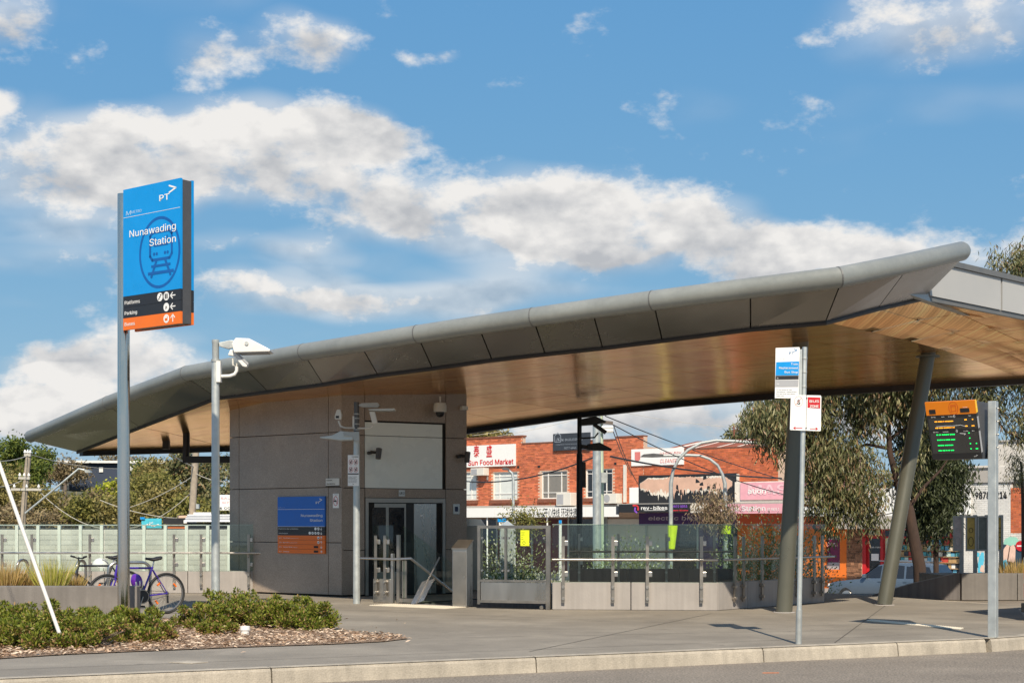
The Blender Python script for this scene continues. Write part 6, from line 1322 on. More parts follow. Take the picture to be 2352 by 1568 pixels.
    for k in range(14):
        mb = MB(); t = tA + (tB - tA) * rs.random(); z = zM + (zT - zM) * rs.uniform(-.25, .95); w_ = rs.uniform(.05, .3); flat(mb, S, [(t, z), (t + w_, z + rs.uniform(-.1, .1)), (t + w_ * .8, z + rs.uniform(.1, .3)), (t + .02, z + rs.uniform(.05, .25))], .0905); mb.build('scorched_patch', M_['signblack'], o)
    mb = MB(); S.pbox(mb, 1447, 1119, 1468, 1155, .02, .05); tag(mb.build('blank_panel', M_['wht'], loc=S.pp(1457, 1155)), 'blank white panel left of the torn billboard', 'panel')
    o = board('bike_shop_sign', 'black awning sign reading rev-bikes with red and violet swirl', (1424, 1157, 1588, 1176), M_['signblack'], S2)
    mb = MB(); write(mb, S2, 'rev-bikes', S2.T(1475), S2.hit(1500, 1170)[1], .24, .10, wd=S2.T(1535) - S2.T(1475), bold=.03); S2.pbox(mb, 1482, 1171, 1530, 1172, .08, .10); mb.build('lettering', M_['wht'], o)
    mb = MB(); write(mb, S2, '9872 0053', S2.T(1547), S2.hit(1560, 1165)[1], .16, .10, wd=.85, bold=.02); t, z = S2.hit(1466, 1168); stroke(mb, S2, [(t - .02, z - .18), (t - .14, z - .1), (t - .12, z + .05)], .08, .10); mb.build('violet_print', mat('violet_print', (.28, .10, .62), .5), o)
    mb = MB(); write(mb, S2, 'www.rev-bikes.com.au', S2.T(1547), S2.hit(1560, 1173)[1], .10, .10, wd=.9, bold=.02); stroke(mb, S2, [(t - .24, z + .17), (t - .05, z + .18), (t + .06, z + .10), (t + .06, z - .05)], .08, .10); mb.build('red_print', mat('bright_red_swirl', (.75, .05, .06), .5), o)
    o = board('electric_bike_sign', 'purple sign reading electric bike under the awning', (1469, 1177, 1694, 1206), M_['purple'], S, .02, .06)
    mb = MB(); write(mb, S, 'electric bike store', S.T(1491), S.hit(1500, 1194)[1], .28, .08, wd=S.T(1662) - S.T(1491), slant=.15, bold=.02); mb.build('lettering', mat('grey_violet_print', (.45, .40, .45), .6), o)
    o = board('upper_massage_sign', 'upper faded pink sign with older lettering showing through', (1709, 1106, 1960, 1146), M_['pink'], S, .3, .36)
    mb = MB(); write(mb, S, 'MASSAGE', S.T(1727), S.hit(1780, 1136)[1], .68, .375, wd=S.T(1935) - S.T(1727), bold=.02); mb.build('ghost_lettering', mat('faint_pink_print', (.78, .50, .55), .6), o)
    mb = MB(); write(mb, S, 'ation', S.T(1727), S.hit(1750, 1133)[1], .34, .39, wd=S.T(1768) - S.T(1727), bold=.02); write(mb, S, '03 9878', S.T(1774), S.hit(1780, 1133)[1], .17, .39, wd=.6, bold=.0); write(mb, S, 'G', S.T(1852), S.hit(1870, 1139)[1], .62, .39, wd=.55, bold=.02); mb.build('lettering', M_['wht'], o)
    mb = MB(); S.pbox(mb, 1695, 1104, 1960, 1157, .25, .295); mb.build('peeling_backing', M_['cream'], o)
    o = board('massage_station_sign', 'pink awning sign reading Massage Station', (1628, 1156.5, 1833, 1178.5), M_['pink'], S2)
    mb = MB(); z = S2.hit(1700, 1173)[1]; write(mb, S2, 'Massage Station', S2.T(1630), z, .32, .10, wd=S2.T(1760) - S2.T(1630), bold=.02); write(mb, S2, '03 9878 1', S2.T(1765), z, .19, .10, wd=.62); mb.build('lettering', M_['wht'], o)
    o = board('smudged_sign', 'smudged white sign panel left of the pink awning sign', (1588, 1156, 1627, 1177), M_['cream'], S2)
building_b()
def shops_right():
    # orange massage shop
    t0, t1 = S.T(1694), S.T(1945); root = thing('orange_shop', 'orange painted shopfront left of the bookshop door', 'shop', S.pt((t0 + t1) / 2, GZ)); zr = S.hit(1800, 1178)[1]
    mb = MB(); w = S.rect(1897, 1230, 1929, 1307); wall_holes(S, mb, t0, t1, GZ, zr, -.3, 0, [w]); S.box(mb, t0, t1, zr, S.hit(1800, 1150)[1] - .05, -.35, -.05); mb.build('wall', M_['orangewall'], root)
    mb = MB(); S.box(mb, t0, t1, zr - .6, zr, .002, .06); mb.build('fascia', M_['redwall'], root)
    mb = MB(); S.box(mb, *w, -.25, -.12); g = mb.build('shop_window', M_['magenta'], root); mb = MB(); write(mb, S, 'Station', w[1] - 1.25, S.hit(1915, 1254)[1], .28, -.115, wd=1.0); mb.build('lettering', M_['pink_w'], g)
    mb = MB(); S.pbox(mb, 1897, 1291, 1929, 1307, -.12, -.11); S.pbox(mb, 1897, 1230, 1929, 1238, -.12, -.11); mb.build('window_display', M_['greyink'], g)
    mb = MB(); S.pbox(mb, 1912, 1336, 1919, 1342, .002, .02); mb.build('wall_vent', M_['redwall'], root)
    # bookshop
    t2, t3 = S.T(1945), S.T(2207); root = thing('book_shop', 'bookshop with stone pier red door and window full of book covers', 'shop', S.pt((t2 + t3) / 2, GZ)); zs = S.hit(2000, 1214)[1]
    mb = MB(); S.box(mb, t2, S.T(1980), GZ, zs, -.3, 0); pier = mb.build('pier', M_['mortar'], root)
    st = MB(); cols = []; rs = random.Random(3); z = GZ; 
    while z < zs - .05:
        hh = rs.uniform(.05, .12); t = t2
        while t < S.T(1980) - .03:
            ww = rs.uniform(.10, .34); b = min(t + ww, S.T(1980)); S.box(st, t + .008, b - .008, z + .006, min(z + hh, zs), -.005, rs.uniform(.01, .05)); k = rs.uniform(.5, 1.25); cols += [(.30 * k, .15 * k, .085 * k, 1)] * 6; t = b
        z += hh
    o = st.build('stonework', BM, root, cols=cols); o['kind'] = 'stuff'
    mb = MB(); S.box(mb, t2, t3, zs, S.hit(2050, 1184)[1], 0, 1.2); mb.build('awning_soffit_panel', M_['render'], root)
    mb = MB(); S.box(mb, t2, t3, S.hit(2050, 1184)[1], S.hit(2050, 1120)[1], -.3, -.05); mb.build('upper_wall', M_['white'], root)
    # door
    d0, d1 = S.T(1980), S.T(2027); mb = MB(); S.box(mb, d0, d0 + .18, GZ, zs, -.3, -.02); S.box(mb, d1 - .1, d1, GZ, zs, -.3, -.02); S.box(mb, d0 + .18, d1 - .1, S.hit(2000, 1232)[1], S.hit(2000, 1228)[1], -.28, -.04); S.box(mb, d0 + .18, d1 - .1, zs - .06, zs, -.28, -.04); mb.build('door_frame', M_['redpaint'], root)
    mb = MB(); S.box(mb, d0 + .18, d1 - .1, GZ, S.hit(2000, 1232)[1], -.28, -.16); dr = mb.build('door', M_['redpaint'], root)
    mb = MB(); S.box(mb, d0 + .30, d1 - .2, GZ + .3, S.hit(2000, 1236)[1], -.16, -.15); mb.build('door_glass', M_['glass_dark'], dr)
    mb = MB(); write(mb, S, 'OPEN 7 DAYS', d0 + .34, S.hit(2005, 1258)[1], .09, -.145, wd=.55, bold=.02); S.pbox(mb, 1998, 1271, 2015, 1287, -.15, -.144); mb.build('door_notice', M_['wht'], dr)
    # window with shelves of books
    w0, w1 = S.T(2030), t3; zb, zt = S.hit(2120, 1318)[1], S.hit(2120, 1237)[1]; mb = MB(); S.box(mb, w0, w1, zb, zt, -.5, -.42); mb.build('shelf_back', mat('shelf_brown', (.12, .075, .04), .8), root)
    mb = MB(); S.box(mb, w0, w1, zs - .42, zs - .34, -.2, -.05); S.box(mb, w0, w1, zs - .06, zs, -.2, -.05); S.box(mb, S.T(2180), S.T(2184), zs - .34, zs - .06, -.2, -.05); mb.build('transom_frame', M_['redpaint'], root)
    mb = MB(); S.box(mb, w0, w1, zs - .34, zs - .06, -.2, -.15); mb.build('transom_glass', M_['glass_dark'], root)
    mb = MB(); S.box(mb, w0, w1, GZ, zb, -.5, -.05); mb.build('stall_riser', M_['render'], root)
    pal = [mat('book_cover_' + n, c, .5) for n, c in (('teal', (.08, .35, .40)), ('cream', (.75, .70, .58)), ('white', (.80, .80, .78)), ('red', (.50, .06, .04)), ('dark', (.04, .05, .06)), ('blue', (.12, .38, .55)), ('tan', (.45, .30, .14)), ('mint', (.45, .62, .58)))]
    nr = 6; hh = (zt - zb) / nr
    for j in range(nr):
        z = zb + hh * j; mb = MB(); S.box(mb, w0, w1, z - .02, z + .01, -.42, -.25); mb.build('shelf', M_['cream'] if False else mat_shelf, root); t = w0 + .05
        while t < w1 - .2:
            ww = rs.uniform(.13, .20); h2 = hh * rs.uniform(.62, .86); mb = MB(); S.box(mb, t, t + ww, z + .012, z + .012 + h2, -.36, -.33); mb.build('book', rs.choice(pal), root); t += ww + rs.choice((.015, .02, .05))
    # signs of the bookshop
    o = thing('movies_books_sign', 'long white awning sign reading MOVIES CDS BOOKS behind the gum tree', 'sign', S2.pp(1950, 1184)); mb = MB(); S2.pbox(mb, 1842, 1162, 2062, 1184.5, .05, .10); mb.build('board', M_['wht'], o)
    mb = MB(); z = S2.hit(1950, 1180.5)[1]
    for s_, a, b in (('MOVIES', 1852, 1914), ('CDS', 1922, 1946), ('BOOKS', 1966, 2024)): write(mb, S2, s_, S2.T(a), z, .27, .12, wd=S2.T(b) - S2.T(a), bold=.03)
    mb.build('lettering', M_['ink'], o)
    o = thing('book_exchange_sign', 'white board reading BOOKS EXCHANGE right of the gum tree', 'sign', S.pp(2180, 1181)); mb = MB(); S.pbox(mb, 2080, 1112, 2232, 1181, .05, .12); mb.build('board', M_['wht'], o)
    mb = MB(); write(mb, S, 'BOOKS', S.T(2205), S.hit(2190, 1153)[1], .62, .14, wd=S.T(2205) - S.T(2096), al='R', bold=.03); write(mb, S, 'EXCHANGE', S.T(2218), S.hit(2190, 1176)[1], .22, .14, wd=S.T(2218) - S.T(2181), al='R', bold=.03); mb.build('lettering', M_['ink'], o)
    # white painted brick building
    t4 = S.T(2321); root = thing('white_brick_building', 'white painted brick building with phone number and graffiti', 'building', S.pt((t3 + t4) / 2, GZ)); zt = S.hit(2270, 1110)[1]
    mb = MB(); S.box(mb, t3, t4, GZ, zt, -6, -.012); mb.build('mortar_wall', M_['mortar_w'], root); brickwork(root, S, t3, t4, GZ, zt, [], base=(.70, .69, .66), m=BW, jit=.05)
    mb = MB(); S.box(mb, t3 - 3, t4 + .05, zt, zt + .05, -.4, .05); mb.build('parapet_coping', M_['galv_dark'], root)
    mb = MB(); write(mb, S, '9878 7214', S.T(2240.5), S.hit(2270, 1145)[1], .42, .02, wd=S.T(2312) - S.T(2240.5), bold=.03); mb.build('phone_number', M_['ink'], root)
    def blob(nm, m, pts, d): mb = MB(); mb.add([S.pp(2082 + .25 * x, 980 + .25 * y, d) for x, y in pts], [tuple(range(len(pts)))[::-1]]); mb.build(nm, m, root)
    gl = mat('graffiti_light_blue', (.10, .50, .68), .7); gn = mat('graffiti_navy', (.02, .05, .08), .7); gs = mat('graffiti_peach', (.72, .50, .40), .7); gg = mat('graffiti_green', (.30, .60, .48), .7); gb = mat('graffiti_brown', (.09, .045, .035), .7)
    blob('painted_patch', gn, ((880, 1080), (960, 1070), (1060, 1060), (1060, 1300), (890, 1300)), .012); blob('painted_patch', gg, ((892, 1075), (905, 1030), (950, 1008), (1010, 1012), (1040, 1050), (1035, 1080), (960, 1090)), .016)
    blob('painted_patch', gs, ((885, 1200), (895, 1120), (925, 1080), (950, 1090), (945, 1160), (925, 1240), (895, 1250)), .020); blob('painted_patch', gs, ((950, 1100), (985, 1078), (1005, 1110), (1000, 1230), (975, 1250), (930, 1230)), .020); blob('painted_patch', gb, ((925, 1240), (948, 1100), (956, 1100), (936, 1230), (985, 1245), (985, 1256)), .024); blob('painted_patch', gl, ((880, 1230), (920, 1215), (935, 1270), (960, 1300), (880, 1300)), .022)
    blob('painted_patch', gl, ((660, 1345), (655, 1280), (668, 1200), (690, 1150), (712, 1152), (716, 1220), (690, 1345)), .014); blob('painted_patch', gl, ((640, 1170), (655, 1150), (675, 1160), (670, 1190), (648, 1190)), .014); blob('painted_patch', gs, ((678, 1300), (690, 1268), (706, 1270), (716, 1330), (680, 1330)), .018); blob('painted_patch', gn, ((636, 1150), (642, 1150), (650, 1195), (662, 1290), (650, 1290), (640, 1220)), .018)
    # brick shop at the right edge and rendered buildings above
    t5 = S.T(2420); root = thing('right_brick_shop', 'red brick wall section at the right edge beside the white brick', 'building', S.pt((t4 + t5) / 2, GZ)); zz = S.hit(2335, 1120)[1]; z0 = S.hit(2335, 1224)[1]
    mb = MB(); S.box(mb, t4 + .01, t5, GZ, zz, -6, -.012); mb.build('mortar_wall', M_['mortar'], root); brickwork(root, S, t4 + .01, t5, z0, zz, [], base=(.50, .13, .05)); brickwork(root, S, t4 + .01, t5, GZ, z0, [], base=(.68, .66, .62), m=BW, jit=.05, name='painted_brickwork'); mb = MB(); S.box(mb, t4, t5, zz, S.hit(2335, 1100)[1], -2, -.3); mb.build('louvre_band', M_['galv_dark'], root)
    mb = MB(); disc(mb, S, S.T(2345), S.hit(2345, 1253)[1], .22, .22, .05); nb = mb.build('no_entry_disc', M_['red'], root); mb = MB(); S.box(mb, S.T(2345) - .15, S.T(2345) + .15, S.hit(2345, 1254.5)[1], S.hit(2345, 1251.5)[1], .055, .06); mb.build('no_entry_bar', M_['wht'], nb)
    Q = Fr((S.o.x - S.n.x * 7, S.o.y - S.n.y * 7), (1.2, -1.0)); root = thing('rendered_building', 'grey rendered flat building above the white brick wall', 'building', Q.pp(2250, 1110)); mb = MB(); Q.pbox(mb, 2212, 1074, 2297, 1120, -6, 0); mb.build('wall', M_['render'], root); mb = MB(); Q.pbox(mb, 2204, 1069, 2300, 1074, -6, .1); mb.build('parapet', M_['render2'], root); mb = MB(); Q.pbox(mb, 2297, 1072, 2322, 1112, -6, .3); mb.build('stair_wall', M_['render2'], root)
    Q = Fr((S.o.x - S.n.x * 16, S.o.y - S.n.y * 16), (1.2, -1.0)); root = thing('pale_tower_building', 'pale grey blank wall of a taller building at the right edge', 'building', Q.pp(2320, 1072)); mb = MB(); Q.pbox(mb, 2284, 1012, 2440, 1110, -8, 0); mb.build('wall', M_['render2'], root); mb = MB(); Q.pbox(mb, 2282, 1008, 2442, 1012, -8, .1); mb.build('parapet', M_['render'], root)
mat_shelf = mat('pale_shelf_wood', (.42, .28, .15), .7)
shops_right()
# pavement before the shops
mb = MB(); a = S.pt(-18, GZ + .1, 4.5); mb.par(a, S.pt(30, GZ + .1, 4.5) - a, V3(S.n) * -4.6, Vector((0, 0, -.14))); tag(mb.build('shop_pavement', M_['conc'], loc=a), 'concrete footpath in front of the shops', 'footpath', kind='structure')

# ---------------------------------------------------------------- street lamps, poles and cables
def tube_thing(nm, lab, cat, pts, r, m, parts=(), group=None, part='pole', n=10):
    b = Vector(pts[0]); o = thing(nm, lab, cat, b, group=group); MB().path(pts, r, n).build(part, m, o, smooth=True); return o
Z = 58.0
def bz2(pts, Z): return [P(x, y, Z) for x, y in pts]
b = P(1541, HY, Z); b.z = GZ
o = tube_thing('street_lamp', 'curved galvanised street lamp arching right over the bike shop', 'street lamp', [b] + bz2(((1541, 1190), (1541, 1110), (1546, 1080), (1558, 1055), (1580, 1033), (1610, 1017), (1645, 1011), (1690, 1013), (1740, 1017)), Z), [.08] * 3 + [.06] * 7, M_['galv_dull'], group='curved street lamps')
mb = MB(); q = bz2(((1738, 1015), (1770, 1019), (1779, 1024), (1772, 1026), (1740, 1021)), Z); mb.prism([p - Vector((0, .1, 0)) for p in q], (0, .2, 0)); mb.build('lamp_head', M_['galv_dark'], o)
mb = MB(); mb.path(bz2(((1543, 1260), (1545, 1206)), Z - .15), [.12, .20], 10); mb.build('reflective_sleeve', mat('hi_vis_yellow', (.70, .85, .01), .6), o)
b = P(1668, HY, Z + 2); b.z = GZ
o = tube_thing('street_lamp', 'curved galvanised street lamp arching left before the dry cleaners sign', 'street lamp', [b] + bz2(((1667, 1190), (1665, 1110), (1659, 1088), (1648, 1068), (1630, 1054), (1608, 1046), (1580, 1045), (1520, 1046)), Z + 2), [.08] * 3 + [.06] * 6, M_['galv_dull'], group='curved street lamps')
mb = MB(); q = bz2(((1524, 1043), (1500, 1041), (1478, 1043), (1470, 1049), (1498, 1050), (1522, 1049)), Z + 2); mb.prism([p - Vector((0, .12, 0)) for p in q], (0, .24, 0)); mb.build('lamp_head', M_['galv_dark'], o)
mb = MB(); mb.path(bz2(((1668, 1225), (1669, 1206)), Z + 1.85), .19, 10); mb.build('reflective_sleeve', bpy.data.materials['hi_vis_yellow'], o)
b = P(1179, HY, 62); b.z = GZ
o = tube_thing('small_street_lamp', 'small street lamp with short arm before the white curtained window', 'street lamp', [b] + bz2(((1179, 1190), (1179, 1100), (1176, 1086), (1168, 1079)), 62), [.06, .06, .055, .05, .045], M_['galv'])
mb = MB(); q = bz2(((1152, 1075), (1158, 1072), (1170, 1075), (1170, 1080), (1155, 1079)), 62); mb.prism([p - Vector((0, .12, 0)) for p in q], (0, .24, 0)); mb.build('lamp_head', M_['galv_dark'], o)
b = P(1372, HY, 50); b.z = GZ; o = tube_thing('steel_street_pole', 'broad pale steel pole in front of the brick shop', 'pole', [b, P(1371, 1100, 50), P(1369.5, 820, 50)], [.15, .14, .12], M_['galv'], n=14)
b = P(1379, HY, 54); b.z = GZ; o = tube_thing('timber_power_pole', 'pale green weathered timber power pole with insulators', 'power pole', [b, P(1378, 1100, 54), P(1375, 760, 54)], [.15, .14, .12], mat('pale_green_timber', (.46, .52, .38), .9, var=.25, scale=5, stretch=(1, 1, .2)), n=12)
mb = MB(); a_ = P(1380, 972, 53.7); c_ = P(1408, 975, 53.9); mb.par(a_, c_ - a_, (0, .12, 0), (0, 0, .12)); ca = mb.build('cross_arm', M_['bark_g'], o)
for k in range(5): q = P(1385 + 5 * k, 977, 53.75); MB().lathe([(.03, 0), (.07, -.06), (.05, -.12), (.07, -.2), (.04, -.26)], q, 8).build('insulator', M_['white'], ca)
MB().box(P(1387, 0, 53.6).x - .1, P(1387, 0, 53.6).x + .12, 53.45, 53.7, P(0, 1108, 53.6).z, P(0, 1085, 53.6).z).build('meter_box', M_['galv_dull'], o)
def cable(lab, a, b, sag, r=.016, m=None, group='overhead cables'):
    a, b = Vector(a), Vector(b); pts = [a.lerp(b, k / 14) - Vector((0, 0, sag * 4 * (k / 14) * (1 - k / 14))) for k in range(15)]
    o = MB().path([p - a for p in pts], r, 5).build('overhead_cable', m or M_['black']); o.location = a; tag(o, lab, 'cable', group)
M_['cable_l'] = mat('pale_cable', (.45, .43, .38), .7)
cable('black cable running down right from the canopy edge across the rusty roof', P(1390, 955, 54), P(1800, 1102, 66), .1, .02); cable('black cable from the insulators down to the pink signs', P(1408, 975, 54), P(1800, 1135, 66), .25, .02); cable('black cable sagging level across the dry cleaners sign', P(1402, 1048, 54), P(1795, 1098, 66), .15, .035); cable('black cable crossing the brick windows left of the poles', P(1070, 1105, 70), P(1376, 1045, 54), .35, .03)
cable('thin cable hanging from the insulators past the brick pier', P(1404, 978, 54), P(1452, 1090, 72), .15, .018); cable('thin cable hanging down beside the brick pier to the fascia', P(1410, 978, 54), P(1468, 1115, 72), .2, .018); cable('faint distant cable high under the canopy', P(1085, 1000, 90), P(1400, 930, 90), .2, .012, M_['cable_l']); cable('second faint distant cable high under the canopy', P(1085, 1010, 92), P(1400, 940, 92), .2, .012, M_['cable_l']); cable('faint cable in the sky above the rusty roof', P(1400, 940, 95), P(1800, 985, 95), .3, .014, M_['cable_l'])
# small street signs in front of the shops
o = thing('blue_street_sign', 'small blue and white street sign left of the round bush', 'sign', (P(1150, HY, 48).x, 48, GZ)); q = P(1150, HY, 48); MB().tube((q.x, 48, GZ), (q.x, 48, P(0, 1192, 48).z), .03, n=8).build('pole', M_['galv'], o); mb = MB(); F_ = Fr((q.x, 47.95), (1, .1)); F_.pbox(mb, 1143, 1190, 1162, 1198, -.01, .02); mb.build('blue_plate', M_['blue_sky'], o); mb = MB(); F_.pbox(mb, 1146, 1199, 1164, 1212, -.01, .02); mb.build('white_plate', M_['wht'], o)
o = thing('ticket_machine_roof', 'grey pyramid topped machine behind the gate', 'machine', (P(1165, HY, 44).x, 44, -1.4)); q = P(1165, HY, 44); w_ = .22; zt = P(0, 1194, 44).z; zb = P(0, 1208, 44).z; MB().box(q.x - w_ * .85, q.x + w_ * .85, 43.8, 44.2, -1.5, zb).build('body', M_['galv_dull'], o); mb = MB(); mb.add([(q.x - w_, 43.75, zb), (q.x + w_, 43.75, zb), (q.x + w_, 44.25, zb), (q.x - w_, 44.25, zb), (q.x, 44, zt)], [(0, 1, 4), (1, 2, 4), (2, 3, 4), (3, 0, 4), (3, 2, 1, 0)]); mb.build('pyramid_cap', M_['galv'], o)
for px, lab in ((1287, 'thin blue and white street marker post beside the black pole'),):
    o = thing('marker_post', lab, 'post', (P(px, HY, 50).x, 50, GZ)); q = P(px, HY, 50); MB().tube((q.x, 50, GZ), (q.x, 50, P(0, 1194, 50).z), .05, n=8).build('post', M_['white'], o); mb = MB(); Fr((q.x, 49.93), (1, 0)).pbox(mb, px - 3, 1194, px + 3, 1201, 0, .03); mb.build('blue_tag', M_['blue_sky'], o)
o = thing('litter_bin_hood', 'stainless hood of a cabinet behind the steel pillar', 'cabinet', (P(1082, HY, 34).x, 34, 0)); q = P(1082, HY, 34); MB().box(q.x - .28, q.x + .26, 33.8, 34.2, 0.002, 1.44).build('body', M_['steel_dark'], o); MB().prism([(q.x - .32, 33.75, 1.45), (q.x + .32, 33.75, 1.45), (q.x + .22, 33.75, 1.60), (q.x - .2, 33.75, 1.62), (q.x - .32, 33.75, 1.52)], (0, .5, 0)).build('hood', M_['steel'], o)

# ---------------------------------------------------------------- information boards, car, bus
for k, (x0, x1, m, lab) in enumerate(((2189, 2211, 'board_grey', 'grey patterned bus information board leftmost of the four'), (2218, 2242, 'board_gold', 'gold information board second of the four by the planter'), (2245, 2269, 'board_dark', 'dark framed information board left of the display post'), (2290, 2302, 'board_gold', 'gold information board right of the display post'))):
    if m not in M_: M_[m] = mat(m, {'board_grey': (.46, .42, .43), 'board_gold': (.50, .37, .09), 'board_dark': (.14, .17, .16)}[m], .5, var=.35, scale=5)
    f = Fr((P(x0, HY, 34.5).x, 34.5), (.98, -.18)); rr = f.rect(x0, 1184, x1, 1265); o = thing('information_board', lab, 'notice board', f.pt((rr[0] + rr[1]) / 2, .33), group='information boards in the planter'); W_ = rr[1] - rr[0]
    mb = MB(); f.box(mb, rr[0], rr[0] + .03, rr[2], rr[3], -.03, .03); f.box(mb, rr[1] - .03, rr[1], rr[2], rr[3], -.03, .03); f.box(mb, rr[0] + .03, rr[1] - .03, rr[3] - .04, rr[3], -.03, .03); f.box(mb, rr[0] + .03, rr[1] - .03, rr[2], rr[2] + .04, -.03, .03); mb.build('frame', M_['galv_dull'], o)
    mb = MB(); f.box(mb, rr[0] + .03, rr[1] - .03, rr[2] + .04, rr[3] - .04, -.02, .012); mb.build('poster', M_[m], o); mb = MB(); t = rr[1] - .06; f.box(mb, t, t + .09, .2, rr[3] + .02, -.09, -.035); mb.build('post', M_['galv_dull'], o)
    if k < 2 or k == 3: mb = MB(); t, z = (rr[0] + rr[1]) / 2, rr[2] + .22; ring(mb, f, t, z, .06, .11, .014, .016, 18); ring(mb, f, t, z + .26, .05, .06, .012, .016, 14); mb.build('poster_motif', M_['ink'] if k else M_['greyink'], o)
def car():
    root = thing('silver_car', 'silver blue station wagon parked behind the wedge wall', 'car', local=True)
    L = 4.8; hw = .92; cm = mat('silver_blue_paint', (.11, .15, .20), .38, .4, var=.04, coat=.3)
    # sections along the length: x, sill z, belt z, half width, roof z, roof half width
    prof = [(0.0, .45, .62, .62, .62, .60), (.10, .32, .78, .80, .78, .74), (.45, .24, .90, .90, .90, .82), (1.25, .22, .99, hw, .99, .85), (1.45, .22, 1.01, hw, 1.03, .84), (2.15, .22, 1.03, hw, 1.58, .68), (2.5, .22, 1.04, hw, 1.65, .68), (3.4, .22, 1.05, hw, 1.66, .68), (4.2, .22, 1.06, hw, 1.60, .66), (4.55, .26, 1.05, .90, 1.10, .78), (4.75, .36, 1.0, .84, 1.0, .78), (4.8, .5, .9, .74, .9, .7)]
    mb = MB(); n = 10
    for (x, zs, zb, w_, zr, wr) in prof:
        mb.v += [(x, -w_ * .9, zs), (x, -w_, zs + .12), (x, -w_, zb - .12), (x, -w_ * .96, zb), (x, -wr, zr - .03), (x, wr, zr - .03), (x, w_ * .96, zb), (x, w_, zb - .12), (x, w_, zs + .12), (x, w_ * .9, zs)]
    for i in range(len(prof) - 1):
        for k in range(n): l = (k + 1) % n; mb.f.append((i * n + k, i * n + l, (i + 1) * n + l, (i + 1) * n + k))
    mb.f.append(tuple(range(n))); mb.f.append(tuple(reversed([(len(prof) - 1) * n + k for k in range(n)]))); mb.build('body', cm, root, smooth=True)
    for s in (-1, 1):
        for (a, b, c, d) in (((1.55, 1.07), (2.28, 1.07), (2.28, 1.53), (2.10, 1.50)), ((2.34, 1.07), (3.22, 1.07), (3.18, 1.56), (2.34, 1.55)), ((3.30, 1.07), (4.38, 1.09), (4.15, 1.50), (3.26, 1.55))):
            q = []
            for (x, z) in (a, b, c, d): k = (z - 1.05) / .55; q.append((x, s * (hw * .965 * (1 - k) + .675 * k + .012), z))
            mb = MB(); mb.add(q, [(0, 1, 2, 3) if s < 0 else (3, 2, 1, 0)]); mb.build('side_window', M_['glass_dark'], root)
        mb = MB(); mb.tube((2.1, s * .60, 1.70), (4.1, s * .60, 1.69), .018, n=6); mb.build('roof_rail', M_['steel'], root)
        MB().box(1.62, 1.74, s * 1.0 - .08, s * 1.0 + .08, 1.06, 1.20).build('door_mirror', cm, root, bevel=.02)
        for x in (2.20, 3.20): MB().box(x, x + .14, s * (hw + .012) - .01, s * (hw + .012) + .01, .92, .95).build('door_handle', cm, root)
        MB().box(.06, .36, s * .70 - .10, s * .70 + .10, .68, .80).build('headlight', M_['wht'], root, bevel=.03)
        MB().box(4.62, 4.80, s * .74 - .07, s * .74 + .07, .75, 1.02).build('tail_light', M_['red'], root, bevel=.02)
        for x in (.92, 3.80):
            mb = MB(); mb.lathe([(.20, -.10), (.34, -.09), (.35, 0), (.34, .09), (.20, .10)], (x, s * .82, .34), 24, axis='y'); wh = mb.build('wheel', M_['rubber'], root, smooth=True)
            MB().lathe([(.22, .0), (.21, .01), (.06, .02)] if s < 0 else [(.22, 0), (.21, -.01), (.06, -.02)], (x, s * .925, .34), 20, axis='y').build('rim', M_['steel'], wh)
    mb = MB(); mb.quad((1.42, -.80, 1.05), (2.10, -.66, 1.53), (2.10, .66, 1.53), (1.42, .80, 1.05)); mb.v = [(x - .012, y, z + .02) for x, y, z in mb.v]; mb.f = [f[::-1] for f in mb.f]; mb.build('windscreen', M_['glass_dark'], root)
    mb = MB(); mb.quad((4.24, -.62, 1.55), (4.56, -.75, 1.12), (4.56, .75, 1.12), (4.24, .62, 1.55)); mb.v = [(x + .02, y, z + .012) for x, y, z in mb.v]; mb.build('rear_window', M_['glass_dark'], root)
    return root
c_ = car(); q = P(1919, HY, 58.8); c_.location = (q.x, q.y, GZ); c_.rotation_euler = (0, 0, math.atan2(-.62, .785))
def bus():
    root = thing('parked_bus', 'rear corner of a bus at the right edge with red and amber lights', 'bus', local=True); bm = mat('white_bus_paint', (.62, .62, .60), .3, coat=.5)
    MB().box(0, 2.5, 0, 10.5, .28, 2.55).build('body', bm, root, bevel=.08)
    for (z0, z1, m) in ((.80, .98, 'orange'), (.52, .74, 'red'), (1.02, 1.14, 'wht')): MB().box(.02, .18, -.02, .03, z0, z1).build('tail_light', M_[m], root, bevel=.01)
    MB().box(.25, 2.25, -.015, .02, 1.3, 2.2).build('rear_window', M_['glass_dark'], root)
    for k in range(5): MB().box(-.015, .02, .8 + 1.9 * k, 2.5 + 1.9 * k, 1.15, 2.2).build('side_window', M_['glass_dark'], root)
    MB().box(.0, 2.5, -.06, .02, .30, .44).build('bumper', M_['black'], root)
    for y in (2.2, 7.8):
        for x in (.12, 2.38): mb = MB(); mb.lathe([(.3, -.12), (.48, -.1), (.48, .1), (.3, .12)], (x, y, .47), 22, axis='x'); mb.build('wheel', M_['rubber'], root, smooth=True)
    return root
o = bus(); q = P(2350, HY, 23.0); o.location = (q.x, q.y, -.17); o.rotation_euler = (0, 0, -.85)

